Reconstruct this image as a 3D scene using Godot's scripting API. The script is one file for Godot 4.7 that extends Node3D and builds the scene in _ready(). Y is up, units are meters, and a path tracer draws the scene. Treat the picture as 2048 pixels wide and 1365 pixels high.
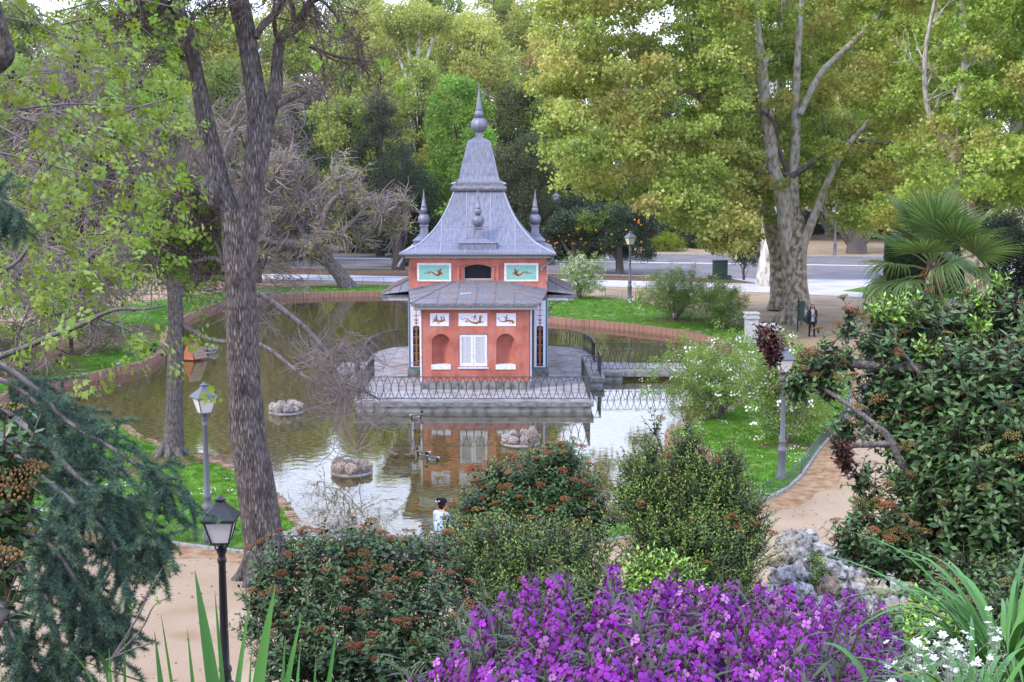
extends Node3D

var rng := RandomNumberGenerator.new()
var used := {}
var M := {}
const UPV := Vector3(0, 1, 0)

func _ready():
	rng.seed = 20240417
	# camera
	var cam := Camera3D.new()
	cam.name = "camera"
	add_child(cam)
	cam.position = Vector3(0, 8, 0)
	cam.rotation_degrees = Vector3(-7.339, 0, 0)
	cam.fov = 30.54
	cam.near = 0.1
	cam.far = 900.0
	cam.current = true
	# sky: bright thin overcast
	var we := WorldEnvironment.new()
	we.name = "world_environment"
	var env := Environment.new()
	env.background_mode = Environment.BG_SKY
	var sm := ProceduralSkyMaterial.new()
	sm.sky_top_color = Color(0.66, 0.74, 0.96)
	sm.sky_horizon_color = Color(0.90, 0.93, 1.0)
	sm.sky_curve = 0.25
	sm.ground_horizon_color = Color(0.55, 0.55, 0.52)
	sm.ground_bottom_color = Color(0.30, 0.29, 0.26)
	sm.sky_cover = cloud_cover()
	sm.sky_cover_modulate = Color(1, 1, 1, 0.5)
	sm.sky_energy_multiplier = 1.12
	var sky := Sky.new()
	sky.sky_material = sm
	env.sky = sky
	env.tonemap_mode = Environment.TONE_MAPPER_LINEAR
	env.tonemap_exposure = 2.15
	env.sdfgi_enabled = true
	env.ssao_enabled = true
	env.ssil_enabled = true
	env.fog_enabled = true
	env.fog_light_color = Color(0.97, 0.98, 1.0)
	env.fog_density = 0.00007
	we.environment = env
	add_child(we)
	# hazy sun, from the left behind the camera
	var sun := DirectionalLight3D.new()
	sun.name = "sun"
	add_child(sun)
	sun.look_at_from_position(Vector3(-0.62, 0.72, 0.42), Vector3.ZERO)
	sun.light_energy = 0.5
	sun.light_color = Color(1.0, 0.95, 0.87)
	sun.light_angular_distance = 10.0
	sun.shadow_enabled = true
	sun.sky_mode = DirectionalLight3D.SKY_MODE_LIGHT_ONLY
	make_materials()
	build_ground()
	build_road()
	build_pond()
	build_casita()
	build_terrace()
	build_park_things()
	build_people()
	build_trees()
	build_foreground()

func cloud_cover() -> ImageTexture:
	var n := FastNoiseLite.new()
	n.seed = 5
	n.frequency = 1.6
	n.fractal_octaves = 5
	var w := 512
	var h := 256
	var im := Image.create(w, h, false, Image.FORMAT_RGBAF)
	for y in h:
		var up := PI * (0.5 - (y + 0.5) / h)
		for x in w:
			var a := TAU * x / w
			var p := Vector3(cos(a) * cos(up), sin(up) * 2.2, sin(a) * cos(up))
			var c := clampf(0.5 + n.get_noise_3dv(p) * 1.1, 0, 1)
			im.set_pixel(x, y, Color(0.9, 0.93, 1.0, c))
	return ImageTexture.create_from_image(im)

# ---------------------------------------------------------------- names, things, parts
func numbered(called: String) -> String:
	var k: int = used.get(called, 0)
	used[called] = k + 1
	return called if k == 0 else "%s_%03d" % [called, k]

func thing(called: String, label: String, category: String, at := Vector3.ZERO, turn := 0.0, group := "") -> Node3D:
	var o := Node3D.new()
	o.name = numbered(called)
	add_child(o)
	o.position = at
	o.rotation.y = turn
	tag(o, label, category, group)
	return o

func tag(o: Node, label: String, category := "", group := "", kind := ""):
	if label:
		o.set_meta("label", label)
	if category:
		o.set_meta("category", category)
	if group:
		o.set_meta("group", group)
	if kind:
		o.set_meta("kind", kind)

func part(called: String, g: Geo, mat: Material, parent: Node, at := Transform3D.IDENTITY) -> MeshInstance3D:
	return put(called, g.mesh(), mat, parent, at)

func put(called: String, mesh: Mesh, mat: Material, parent: Node, at := Transform3D.IDENTITY) -> MeshInstance3D:
	var o := MeshInstance3D.new()
	o.name = numbered(called) if parent == self else called
	o.mesh = mesh
	o.material_override = mat
	o.transform = at
	parent.add_child(o, true)
	return o

func struct(called: String, g: Geo, mat: Material, label := "") -> MeshInstance3D:
	var o := part(called, g, mat, self)
	tag(o, label, "", "", "structure")
	return o

func copy(o: Node3D, at: Vector3, turn: float, label := "") -> Node3D:
	var c: Node3D = o.duplicate()
	var base := String(o.name)
	while base.length() > 4 and base.substr(base.length() - 4, 1) == "_" and base.substr(base.length() - 3).is_valid_int():
		base = base.substr(0, base.length() - 4)
	c.name = numbered(base)
	add_child(c)
	c.position = at
	c.rotation = Vector3(0, turn, 0)
	if label:
		c.set_meta("label", label)
	return c

func many(called: String, mesh: Mesh, mat: Material, parent: Node, xf: Array, cols := PackedColorArray()) -> MultiMeshInstance3D:
	var mm := MultiMesh.new()
	mm.transform_format = MultiMesh.TRANSFORM_3D
	mm.use_colors = cols.size() > 0
	mm.mesh = mesh
	mm.instance_count = xf.size()
	for i in xf.size():
		mm.set_instance_transform(i, xf[i])
		if cols.size():
			mm.set_instance_color(i, cols[i])
	var o := MultiMeshInstance3D.new()
	o.name = numbered(called) if parent == self else called
	o.multimesh = mm
	o.material_override = mat
	o.set_meta("kind", "stuff")
	parent.add_child(o, true)
	return o

func rf(a: float, b: float) -> float:
	return rng.randf_range(a, b)

func rdir() -> Vector3:
	var z := rf(-1, 1)
	var a := rf(0, TAU)
	var r := sqrt(1 - z * z)
	return Vector3(r * cos(a), z, r * sin(a))

func facing(d: Vector3, spin := 0.0) -> Basis:
	# y axis along d
	var y := d.normalized()
	var x := y.cross(Vector3(0.31, 0.2, 0.93)).normalized()
	var z := x.cross(y)
	return Basis(x, y, z) * Basis(UPV, spin)

# ---------------------------------------------------------------- mesh builder
class Geo:
	var v := PackedVector3Array()
	var n := PackedVector3Array()
	var u := PackedVector2Array()
	var k := PackedColorArray()
	var ix := PackedInt32Array()
	var c := Color.WHITE
	var t := Transform3D.IDENTITY

	func vert(p: Vector3, nn: Vector3, uv := Vector2.ZERO) -> int:
		v.append(t * p)
		n.append((t.basis * nn).normalized())
		u.append(uv)
		k.append(c)
		return v.size() - 1

	# corners counter-clockwise seen from outside
	func quad(a: Vector3, b: Vector3, cc: Vector3, d: Vector3, uvs := 1.0):
		var nn := (b - a).cross(d - a)
		if nn.length_squared() < 1e-14:
			nn = (cc - b).cross(d - b)
		nn = nn.normalized()
		var w := a.distance_to(b) * uvs
		var h := a.distance_to(d) * uvs
		var i := vert(a, nn, Vector2(0, h))
		vert(b, nn, Vector2(w, h))
		vert(cc, nn, Vector2(w, 0))
		vert(d, nn, Vector2(0, 0))
		ix.append_array([i, i + 2, i + 1, i, i + 3, i + 2])

	func quad01(a: Vector3, b: Vector3, cc: Vector3, d: Vector3):
		var nn := (b - a).cross(d - a).normalized()
		var i := vert(a, nn, Vector2(0, 1))
		vert(b, nn, Vector2(1, 1))
		vert(cc, nn, Vector2(1, 0))
		vert(d, nn, Vector2(0, 0))
		ix.append_array([i, i + 2, i + 1, i, i + 3, i + 2])

	func tri(a: Vector3, b: Vector3, cc: Vector3):
		var nn := (b - a).cross(cc - a).normalized()
		var i := vert(a, nn, Vector2(a.x, a.z))
		vert(b, nn, Vector2(b.x, b.z))
		vert(cc, nn, Vector2(cc.x, cc.z))
		ix.append_array([i, i + 2, i + 1])

	# box from lo to hi with chamfered edges
	func box(lo: Vector3, hi: Vector3, bev := 0.0):
		var x0 := lo.x
		var y0 := lo.y
		var z0 := lo.z
		var x1 := hi.x
		var y1 := hi.y
		var z1 := hi.z
		var b := minf(bev, minf(x1 - x0, minf(y1 - y0, z1 - z0)) * 0.45)
		quad(Vector3(x0 + b, y0 + b, z1), Vector3(x1 - b, y0 + b, z1), Vector3(x1 - b, y1 - b, z1), Vector3(x0 + b, y1 - b, z1))
		quad(Vector3(x1 - b, y0 + b, z0), Vector3(x0 + b, y0 + b, z0), Vector3(x0 + b, y1 - b, z0), Vector3(x1 - b, y1 - b, z0))
		quad(Vector3(x1, y0 + b, z1 - b), Vector3(x1, y0 + b, z0 + b), Vector3(x1, y1 - b, z0 + b), Vector3(x1, y1 - b, z1 - b))
		quad(Vector3(x0, y0 + b, z0 + b), Vector3(x0, y0 + b, z1 - b), Vector3(x0, y1 - b, z1 - b), Vector3(x0, y1 - b, z0 + b))
		quad(Vector3(x0 + b, y1, z1 - b), Vector3(x1 - b, y1, z1 - b), Vector3(x1 - b, y1, z0 + b), Vector3(x0 + b, y1, z0 + b))
		quad(Vector3(x0 + b, y0, z0 + b), Vector3(x1 - b, y0, z0 + b), Vector3(x1 - b, y0, z1 - b), Vector3(x0 + b, y0, z1 - b))
		if b <= 0.0:
			return
		# edges
		quad(Vector3(x0 + b, y1 - b, z1), Vector3(x1 - b, y1 - b, z1), Vector3(x1 - b, y1, z1 - b), Vector3(x0 + b, y1, z1 - b))
		quad(Vector3(x0 + b, y0, z1 - b), Vector3(x1 - b, y0, z1 - b), Vector3(x1 - b, y0 + b, z1), Vector3(x0 + b, y0 + b, z1))
		quad(Vector3(x1 - b, y1 - b, z0), Vector3(x0 + b, y1 - b, z0), Vector3(x0 + b, y1, z0 + b), Vector3(x1 - b, y1, z0 + b))
		quad(Vector3(x1 - b, y0, z0 + b), Vector3(x0 + b, y0, z0 + b), Vector3(x0 + b, y0 + b, z0), Vector3(x1 - b, y0 + b, z0))
		quad(Vector3(x1 - b, y0 + b, z1), Vector3(x1, y0 + b, z1 - b), Vector3(x1, y1 - b, z1 - b), Vector3(x1 - b, y1 - b, z1))
		quad(Vector3(x0, y0 + b, z1 - b), Vector3(x0 + b, y0 + b, z1), Vector3(x0 + b, y1 - b, z1), Vector3(x0, y1 - b, z1 - b))
		quad(Vector3(x1, y0 + b, z0 + b), Vector3(x1 - b, y0 + b, z0), Vector3(x1 - b, y1 - b, z0), Vector3(x1, y1 - b, z0 + b))
		quad(Vector3(x0 + b, y0 + b, z0), Vector3(x0, y0 + b, z0 + b), Vector3(x0, y1 - b, z0 + b), Vector3(x0 + b, y1 - b, z0))
		quad(Vector3(x1, y1 - b, z1 - b), Vector3(x1, y1 - b, z0 + b), Vector3(x1 - b, y1, z0 + b), Vector3(x1 - b, y1, z1 - b))
		quad(Vector3(x0, y1 - b, z0 + b), Vector3(x0, y1 - b, z1 - b), Vector3(x0 + b, y1, z1 - b), Vector3(x0 + b, y1, z0 + b))
		quad(Vector3(x1 - b, y0, z1 - b), Vector3(x1 - b, y0, z0 + b), Vector3(x1, y0 + b, z0 + b), Vector3(x1, y0 + b, z1 - b))
		quad(Vector3(x0 + b, y0, z0 + b), Vector3(x0 + b, y0, z1 - b), Vector3(x0, y0 + b, z1 - b), Vector3(x0, y0 + b, z0 + b))

	func cbox(m: Vector3, s: Vector3, bev := 0.0):
		box(m - s * 0.5, m + s * 0.5, bev)

	# bar with a rectangular section from a to b
	func bar(a: Vector3, b: Vector3, w: float, h: float, bev := 0.0):
		var keep := t
		var y := (b - a).normalized()
		var x := y.cross(Vector3.UP)
		if x.length() < 0.01:
			x = Vector3.RIGHT
		x = x.normalized()
		t = keep * Transform3D(Basis(x, y, x.cross(y)), a)
		box(Vector3(-w * 0.5, 0, -h * 0.5), Vector3(w * 0.5, a.distance_to(b), h * 0.5), bev)
		t = keep

	func tube(p: PackedVector3Array, r: PackedFloat32Array, sides := 6, cap := false, bump: FastNoiseLite = null, amp := 0.0):
		var m := p.size()
		if m < 2:
			return
		var d0 := (p[1] - p[0]).normalized()
		var x := d0.cross(Vector3(0.12, 0.21, 0.97))
		if x.length() < 0.05:
			x = d0.cross(Vector3.RIGHT)
		x = x.normalized()
		var first := v.size()
		var along := 0.0
		for i in m:
			var d := (p[mini(i + 1, m - 1)] - p[maxi(i - 1, 0)]).normalized()
			x = (x - d * x.dot(d)).normalized()
			var y := d.cross(x)
			if i:
				along += p[i].distance_to(p[i - 1])
			for j in sides + 1:
				var a := TAU * j / sides
				var o := x * cos(a) + y * sin(a)
				var rr := r[i]
				if bump:
					var q := p[i] + o * rr
					rr *= 1.0 + amp * bump.get_noise_3d(q.x, q.y * 0.5, q.z)
				vert(p[i] + o * rr, o, Vector2(float(j) / sides * TAU * r[0], along))
		var w := sides + 1
		for i in m - 1:
			for j in sides:
				var a := first + i * w + j
				ix.append_array([a, a + w, a + 1, a + 1, a + w, a + w + 1])
		if cap:
			for e in 2:
				var at := 0 if e == 0 else m - 1
				var nn := (p[0] - p[1]).normalized() if e == 0 else (p[m - 1] - p[m - 2]).normalized()
				var ci := vert(p[at], nn)
				var base := v.size()
				for j in w:
					v.append(v[first + at * w + j])
					n.append((t.basis * nn).normalized())
					u.append(Vector2.ZERO)
					k.append(c)
				for j in sides:
					if e == 0:
						ix.append_array([ci, base + j, base + j + 1])
					else:
						ix.append_array([ci, base + j + 1, base + j])

	func rod(a: Vector3, b: Vector3, r: float, sides := 6):
		tube(PackedVector3Array([a, b]), PackedFloat32Array([r, r]), sides, true)

	# profile of (radius, height) from the bottom up, turned about the y axis at m
	func lathe(pr: Array, sides := 16, m := Vector3.ZERO, turn := 0.0, flat := false, depth := 1.0):
		for i in pr.size() - 1:
			var a: Vector2 = pr[i]
			var b: Vector2 = pr[i + 1]
			var nr := Vector2(b.y - a.y, a.x - b.x).normalized()
			var na := nr
			var nb := nr
			if not flat:
				if i > 0:
					var e: Vector2 = pr[i - 1]
					var q := Vector2(a.y - e.y, e.x - a.x).normalized()
					if q.dot(nr) > 0.6:
						na = (q + nr).normalized()
				if i + 2 < pr.size():
					var e: Vector2 = pr[i + 2]
					var q := Vector2(e.y - b.y, b.x - e.x).normalized()
					if q.dot(nr) > 0.6:
						nb = (q + nr).normalized()
			if sides <= 8 and flat:
				for j in sides:
					var c0 := Vector3(cos(TAU * j / sides + turn), 0, -sin(TAU * j / sides + turn) * depth)
					var c1 := Vector3(cos(TAU * (j + 1) / sides + turn), 0, -sin(TAU * (j + 1) / sides + turn) * depth)
					quad(m + c0 * a.x + Vector3.UP * a.y, m + c1 * a.x + Vector3.UP * a.y, m + c1 * b.x + Vector3.UP * b.y, m + c0 * b.x + Vector3.UP * b.y)
				continue
			var f := v.size()
			for j in sides + 1:
				var o := Vector3(cos(TAU * j / sides + turn), 0, -sin(TAU * j / sides + turn))
				vert(m + o * a.x + Vector3.UP * a.y, o * na.x + Vector3.UP * na.y, Vector2(float(j) / sides * TAU * maxf(a.x, b.x), a.y))
				vert(m + o * b.x + Vector3.UP * b.y, o * nb.x + Vector3.UP * nb.y, Vector2(float(j) / sides * TAU * maxf(a.x, b.x), b.y))
			for j in sides:
				var q := f + j * 2
				ix.append_array([q, q + 1, q + 2, q + 2, q + 1, q + 3])

	# a level sheet over a polygon of (x, z)
	func sheet(poly: PackedVector2Array, y: float):
		var tr := Geometry2D.triangulate_polygon(poly)
		var f := v.size()
		for p in poly:
			vert(Vector3(p.x, y, p.y), Vector3.UP, p)
		for i in range(0, tr.size(), 3):
			var a := poly[tr[i]]
			var b := poly[tr[i + 1]]
			var cc := poly[tr[i + 2]]
			if (b - a).cross(cc - a) > 0:
				ix.append_array([f + tr[i], f + tr[i + 1], f + tr[i + 2]])
			else:
				ix.append_array([f + tr[i], f + tr[i + 2], f + tr[i + 1]])

	# upright sides of a polygon of (x, z); outside faces out when the polygon is given either way round
	func walls(poly: PackedVector2Array, y0: float, y1: float, inward := false):
		var m := poly.size()
		var area := 0.0
		for i in m:
			area += poly[i].cross(poly[(i + 1) % m])
		var ccw := area < 0.0
		for i in m:
			var a := poly[i]
			var b := poly[(i + 1) % m]
			if ccw != inward:
				var s := a
				a = b
				b = s
			quad(Vector3(b.x, y0, b.y), Vector3(a.x, y0, a.y), Vector3(a.x, y1, a.y), Vector3(b.x, y1, b.y))

	func prism(poly: PackedVector2Array, y0: float, y1: float):
		sheet(poly, y1)
		walls(poly, y0, y1)

	# rough stone: a sphere pushed in and out by noise
	func rock(m: Vector3, s: Vector3, noise: FastNoiseLite, amp := 0.35, rows := 8, cols := 12):
		var f := v.size()
		var off := m * 7.3
		var pts := PackedVector3Array()
		for i in rows + 1:
			var lat := PI * i / rows - PI / 2
			for j in cols + 1:
				var lon := TAU * (j % cols) / cols
				var d := Vector3(cos(lat) * cos(lon), sin(lat), cos(lat) * sin(lon))
				var q := d * (1.0 + amp * noise.get_noise_3dv(d * 1.2 + off) + amp * 0.45 * noise.get_noise_3dv(d * 3.4 + off))
				pts.append(m + q * s)
		var w := cols + 1
		for i in rows + 1:
			for j in w:
				var l := pts[i * w + (j - 1 if j > 0 else cols - 1)]
				var r := pts[i * w + (j + 1 if j < cols else 1)]
				var dn := pts[maxi(i - 1, 0) * w + j]
				var up := pts[mini(i + 1, rows) * w + j]
				var nn := (up - dn).cross(r - l)
				var p := pts[i * w + j]
				if nn.length() < 1e-9:
					nn = p - m
				if nn.dot(p - m) < 0:
					nn = -nn
				vert(p, nn.normalized(), Vector2(float(j) / cols, float(i) / rows))
		for i in rows:
			for j in cols:
				var a := f + i * w + j
				ix.append_array([a, a + 1, a + w, a + 1, a + w + 1, a + w])

	# a leaf folded along its midrib; y of the basis runs along it, z is its upper side
	func leaf(b: Transform3D, l: float, w: float, fold := 0.2, curl := 0.15, wide := 0.45):
		var up := b.basis.z
		var r := b.basis.x
		var d := b.basis.y
		var m := b.origin + d * l * wide - up * (fold * w * 0.5)
		var nl := (up + r * fold * 1.4).normalized()
		var nr := (up - r * fold * 1.4).normalized()
		var i := vert(b.origin, up, Vector2(0.5, 0))
		vert(m, up, Vector2(0.5, 0.5))
		vert(b.origin + d * l * wide - r * w * 0.5, nl, Vector2(0, 0.5))
		vert(b.origin + d * l * wide + r * w * 0.5, nr, Vector2(1, 0.5))
		vert(b.origin + d * l - up * curl * l, (up + d * curl * 2).normalized(), Vector2(0.5, 1))
		ix.append_array([i, i + 2, i + 1, i, i + 1, i + 3, i + 2, i + 4, i + 1, i + 1, i + 4, i + 3])

	# a ribbon (long leaf) along points with half widths, folded into a shallow V
	func ribbon(p: PackedVector3Array, hw: PackedFloat32Array, side: Vector3, fold := 0.25):
		var f := v.size()
		var m := p.size()
		for i in m:
			var d := (p[mini(i + 1, m - 1)] - p[maxi(i - 1, 0)]).normalized()
			var s := (side - d * side.dot(d)).normalized()
			var nn := s.cross(d).normalized()
			vert(p[i] - s * hw[i] + nn * hw[i] * fold, (nn + s * fold).normalized(), Vector2(0, float(i) / m))
			vert(p[i], nn, Vector2(0.5, float(i) / m))
			vert(p[i] + s * hw[i] + nn * hw[i] * fold, (nn - s * fold).normalized(), Vector2(1, float(i) / m))
		for i in m - 1:
			var a := f + i * 3
			ix.append_array([a, a + 3, a + 1, a + 1, a + 3, a + 4, a + 1, a + 4, a + 2, a + 2, a + 4, a + 5])

	func mesh() -> ArrayMesh:
		var a := []
		a.resize(Mesh.ARRAY_MAX)
		a[Mesh.ARRAY_VERTEX] = v
		a[Mesh.ARRAY_NORMAL] = n
		a[Mesh.ARRAY_TEX_UV] = u
		a[Mesh.ARRAY_COLOR] = k
		a[Mesh.ARRAY_INDEX] = ix
		var m := ArrayMesh.new()
		if v.size():
			m.add_surface_from_arrays(Mesh.PRIMITIVE_TRIANGLES, a)
		return m
# ---------------------------------------------------------------- materials
func lin(r: float, g: float, b: float) -> Color:
	return Color(r, g, b).linear_to_srgb()

func noise(sd: int, freq: float, oct := 4, type := FastNoiseLite.TYPE_SIMPLEX_SMOOTH) -> FastNoiseLite:
	var n := FastNoiseLite.new()
	n.seed = sd
	n.frequency = freq
	n.fractal_octaves = oct
	n.noise_type = type
	return n

# seamless noise coloured through a ramp of linear colours
func ntex(sd: int, freq: float, stops: Array, size := 512, oct := 5, type := FastNoiseLite.TYPE_SIMPLEX_SMOOTH) -> NoiseTexture2D:
	var t := NoiseTexture2D.new()
	t.width = size
	t.height = size
	t.seamless = true
	t.noise = noise(sd, freq, oct, type)
	var g := Gradient.new()
	var cols := PackedColorArray()
	var offs := PackedFloat32Array()
	for s in stops:
		offs.append(s[0])
		cols.append(lin(s[1], s[2], s[3]))
	g.offsets = offs
	g.colors = cols
	t.color_ramp = g
	return t

func gtex(sd: int, freq: float, size := 512, oct := 5, type := FastNoiseLite.TYPE_SIMPLEX_SMOOTH, lo := 0.0, hi := 1.0) -> NoiseTexture2D:
	return ntex(sd, freq, [[lo, 0.0, 0.0, 0.0], [hi, 1.0, 1.0, 1.0]], size, oct, type)

func mat(called: String, r: float, g: float, b: float, rough := 0.8, spec := 0.5) -> StandardMaterial3D:
	var m := StandardMaterial3D.new()
	m.resource_name = called
	m.albedo_color = lin(r, g, b)
	m.roughness = rough
	m.metallic_specular = spec
	M[called] = m
	return m

func tri(m: StandardMaterial3D, t: Texture2D, scale: Vector3, world := true) -> StandardMaterial3D:
	m.albedo_texture = t
	m.uv1_triplanar = true
	m.uv1_world_triplanar = world
	m.uv1_scale = scale
	return m

func fine(m: StandardMaterial3D, t: Texture2D, scale: Vector3, world := true) -> StandardMaterial3D:
	m.detail_enabled = true
	m.detail_blend_mode = BaseMaterial3D.BLEND_MODE_MUL
	m.detail_uv_layer = BaseMaterial3D.DETAIL_UV_2
	m.detail_albedo = t
	m.uv2_triplanar = true
	m.uv2_world_triplanar = world
	m.uv2_scale = scale
	return m

func relief(m: StandardMaterial3D, t: Texture2D, cm: float) -> StandardMaterial3D:
	m.heightmap_enabled = true
	m.heightmap_texture = t
	m.heightmap_scale = cm
	return m

func leafy(called: String, r: float, g: float, b: float, rough := 0.5, through := 0.5) -> StandardMaterial3D:
	var m := mat(called, r, g, b, rough, 0.4)
	m.vertex_color_use_as_albedo = true
	m.backlight_enabled = true
	m.backlight = Color(through, through, through * 0.7)
	return m

func make_materials():
	var speck := ntex(11, 0.08, [[0.25, 0.72, 0.72, 0.72], [0.5, 1.0, 1.0, 1.0], [0.8, 1.1, 1.1, 1.1]], 512, 4)
	var grainy := ntex(12, 0.2, [[0.2, 0.6, 0.6, 0.6], [0.45, 0.95, 0.95, 0.95], [0.8, 1.0, 1.0, 1.0]], 512, 3)
	var rough_h := gtex(13, 0.05, 512, 6)
	M["rough_h"] = rough_h
	var m := mat("sand", 1, 1, 1, 0.95, 0.2)
	tri(m, ntex(1, 0.006, [[0.15, 0.287, 0.196, 0.113], [0.35, 0.335, 0.244, 0.157], [0.6, 0.357, 0.265, 0.174], [0.85, 0.383, 0.291, 0.2]], 1024, 6), Vector3(0.07, 0.07, 0.07))
	fine(m, speck, Vector3(0.9, 0.9, 0.9))
	relief(m, rough_h, 2.0)
	m = mat("red_sand", 1, 1, 1, 0.95, 0.2)
	tri(m, ntex(36, 0.02, [[0.25, 0.226, 0.131, 0.065], [0.5, 0.296, 0.183, 0.1], [0.75, 0.339, 0.239, 0.148]]), Vector3(0.2, 0.2, 0.2))
	fine(m, speck, Vector3(0.9, 0.9, 0.9))
	m = mat("dirt", 1, 1, 1, 0.95, 0.2)
	tri(m, ntex(2, 0.02, [[0.25, 0.087, 0.057, 0.035], [0.5, 0.148, 0.096, 0.061], [0.8, 0.217, 0.148, 0.096]]), Vector3(0.3, 0.3, 0.3))
	fine(m, grainy, Vector3(1.3, 1.3, 1.3))
	m = mat("soil", 1, 1, 1, 0.95, 0.2)
	tri(m, ntex(2, 0.02, [[0.25, 0.03, 0.024, 0.016], [0.5, 0.055, 0.042, 0.028], [0.8, 0.09, 0.07, 0.045]]), Vector3(0.5, 0.5, 0.5))
	m = mat("lawn", 1, 1, 1, 0.9, 0.2)
	tri(m, ntex(3, 0.012, [[0.2, 0.074, 0.165, 0.017], [0.45, 0.087, 0.226, 0.021], [0.6, 0.109, 0.252, 0.03], [0.8, 0.165, 0.252, 0.052]], 1024, 6), Vector3(0.12, 0.12, 0.12))
	fine(m, ntex(31, 0.15, [[0.25, 0.45, 0.5, 0.4], [0.5, 0.95, 0.95, 0.9], [0.75, 1.0, 1.0, 1.0]], 512, 3), Vector3(1.1, 1.1, 1.1))
	m = mat("pavement", 1, 1, 1, 0.85, 0.3)
	tri(m, ntex(4, 0.01, [[0.2, 0.435, 0.409, 0.4], [0.5, 0.505, 0.479, 0.479], [0.8, 0.548, 0.531, 0.531]]), Vector3(0.06, 0.06, 0.06))
	fine(m, speck, Vector3(0.5, 0.5, 0.5))
	m = mat("asphalt", 1, 1, 1, 0.85, 0.3)
	tri(m, ntex(5, 0.012, [[0.2, 0.15, 0.135, 0.133], [0.5, 0.18, 0.163, 0.16], [0.8, 0.205, 0.188, 0.185]]), Vector3(0.05, 0.05, 0.05))
	fine(m, speck, Vector3(0.4, 0.4, 0.4))
	mat("road_paint", 0.55, 0.54, 0.52, 0.7)
	m = mat("kerb_stone", 1, 1, 1, 0.85, 0.3)
	tri(m, ntex(6, 0.03, [[0.25, 0.191, 0.183, 0.174], [0.5, 0.296, 0.287, 0.278], [0.8, 0.365, 0.357, 0.348]]), Vector3(0.4, 0.4, 0.4))
	# stone of the terrace: grey with dark algae
	m = mat("stone", 1, 1, 1, 0.85, 0.3)
	tri(m, ntex(7, 0.012, [[0.22, 0.148, 0.135, 0.122], [0.45, 0.261, 0.248, 0.244], [0.6, 0.304, 0.291, 0.291], [0.85, 0.348, 0.335, 0.331]], 512, 6), Vector3(0.28, 0.28, 0.28))
	fine(m, speck, Vector3(1.2, 1.2, 1.2))
	m = mat("slab", 1, 1, 1, 0.85, 0.3)
	m.vertex_color_use_as_albedo = true
	tri(m, ntex(71, 0.012, [[0.22, 0.235, 0.217, 0.209], [0.45, 0.322, 0.309, 0.309], [0.7, 0.374, 0.361, 0.365]], 512, 6), Vector3(0.2, 0.2, 0.2))
	fine(m, speck, Vector3(1.2, 1.2, 1.2))
	m = mat("stained_stone", 1, 1, 1, 0.85, 0.3)
	tri(m, ntex(8, 0.02, [[0.2, 0.104, 0.1, 0.083], [0.42, 0.165, 0.161, 0.144], [0.6, 0.204, 0.196, 0.183], [0.85, 0.252, 0.244, 0.231]], 512, 6), Vector3(0.3, 0.25, 0.3))
	# red plaster
	m = mat("plaster", 1, 1, 1, 0.9, 0.2)
	tri(m, ntex(9, 0.008, [[0.15, 0.34, 0.108, 0.078], [0.4, 0.435, 0.148, 0.108], [0.6, 0.455, 0.162, 0.12], [0.85, 0.49, 0.20, 0.155]], 512, 6), Vector3(0.2, 0.2, 0.2))
	fine(m, ntex(92, 0.02, [[0.2, 0.88, 0.87, 0.86], [0.42, 0.98, 0.98, 0.98], [0.7, 1.0, 1.0, 1.0]], 512, 6), Vector3(0.45, 0.16, 0.45))
	m = mat("white_paint", 1, 1, 1, 0.6, 0.4)
	tri(m, ntex(10, 0.02, [[0.2, 0.539, 0.531, 0.539], [0.5, 0.644, 0.635, 0.661], [0.8, 0.679, 0.67, 0.696]]), Vector3(0.6, 0.6, 0.6))
	mat("teal", 0.05, 0.17, 0.22, 0.6)
	m = mat("cornice", 1, 1, 1, 0.8, 0.3)
	tri(m, ntex(14, 0.03, [[0.2, 0.261, 0.244, 0.235], [0.5, 0.4, 0.383, 0.383], [0.8, 0.452, 0.435, 0.444]]), Vector3(0.5, 2, 0.5))
	# zinc sheet with streaks that run down it
	m = mat("zinc", 1, 1, 1, 0.5, 0.5)
	m.vertex_color_use_as_albedo = true
	tri(m, ntex(15, 0.02, [[0.12, 0.122, 0.122, 0.148], [0.35, 0.17, 0.174, 0.217], [0.65, 0.204, 0.213, 0.265], [0.9, 0.27, 0.278, 0.331]], 512, 6), Vector3(1.1, 0.22, 1.1))
	fine(m, ntex(151, 0.03, [[0.2, 0.72, 0.72, 0.72], [0.45, 0.98, 0.98, 0.98], [0.8, 1.0, 1.0, 1.0]], 512, 5), Vector3(0.35, 0.22, 0.35))
	m.metallic = 0.25
	mat("zinc_seam", 0.30, 0.31, 0.37, 0.5)
	m = mat("old_zinc", 1, 1, 1, 0.65, 0.4)
	m.vertex_color_use_as_albedo = true
	tri(m, ntex(16, 0.02, [[0.2, 0.104, 0.1, 0.104], [0.42, 0.144, 0.139, 0.152], [0.6, 0.17, 0.17, 0.187], [0.85, 0.217, 0.213, 0.226]], 512, 6), Vector3(0.9, 0.5, 0.9))
	m = mat("rust", 1, 1, 1, 0.9, 0.2)
	tri(m, ntex(161, 0.06, [[0.25, 0.13, 0.06, 0.035], [0.5, 0.22, 0.17, 0.15], [0.8, 0.27, 0.25, 0.26]]), Vector3(1.2, 1.2, 1.2))
	mat("lichen", 0.40, 0.16, 0.05, 0.95)
	mat("gutter", 0.10, 0.095, 0.095, 0.6)
	mat("iron", 0.055, 0.052, 0.058, 0.5)
	mat("rail_iron", 0.055, 0.055, 0.062, 0.5)
	mat("black_iron", 0.012, 0.013, 0.018, 0.35)
	mat("grey_iron", 0.105, 0.11, 0.13, 0.5)
	mat("dark_glass", 0.012, 0.013, 0.02, 0.15)
	mat("green_paint", 0.012, 0.04, 0.028, 0.4)
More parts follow.
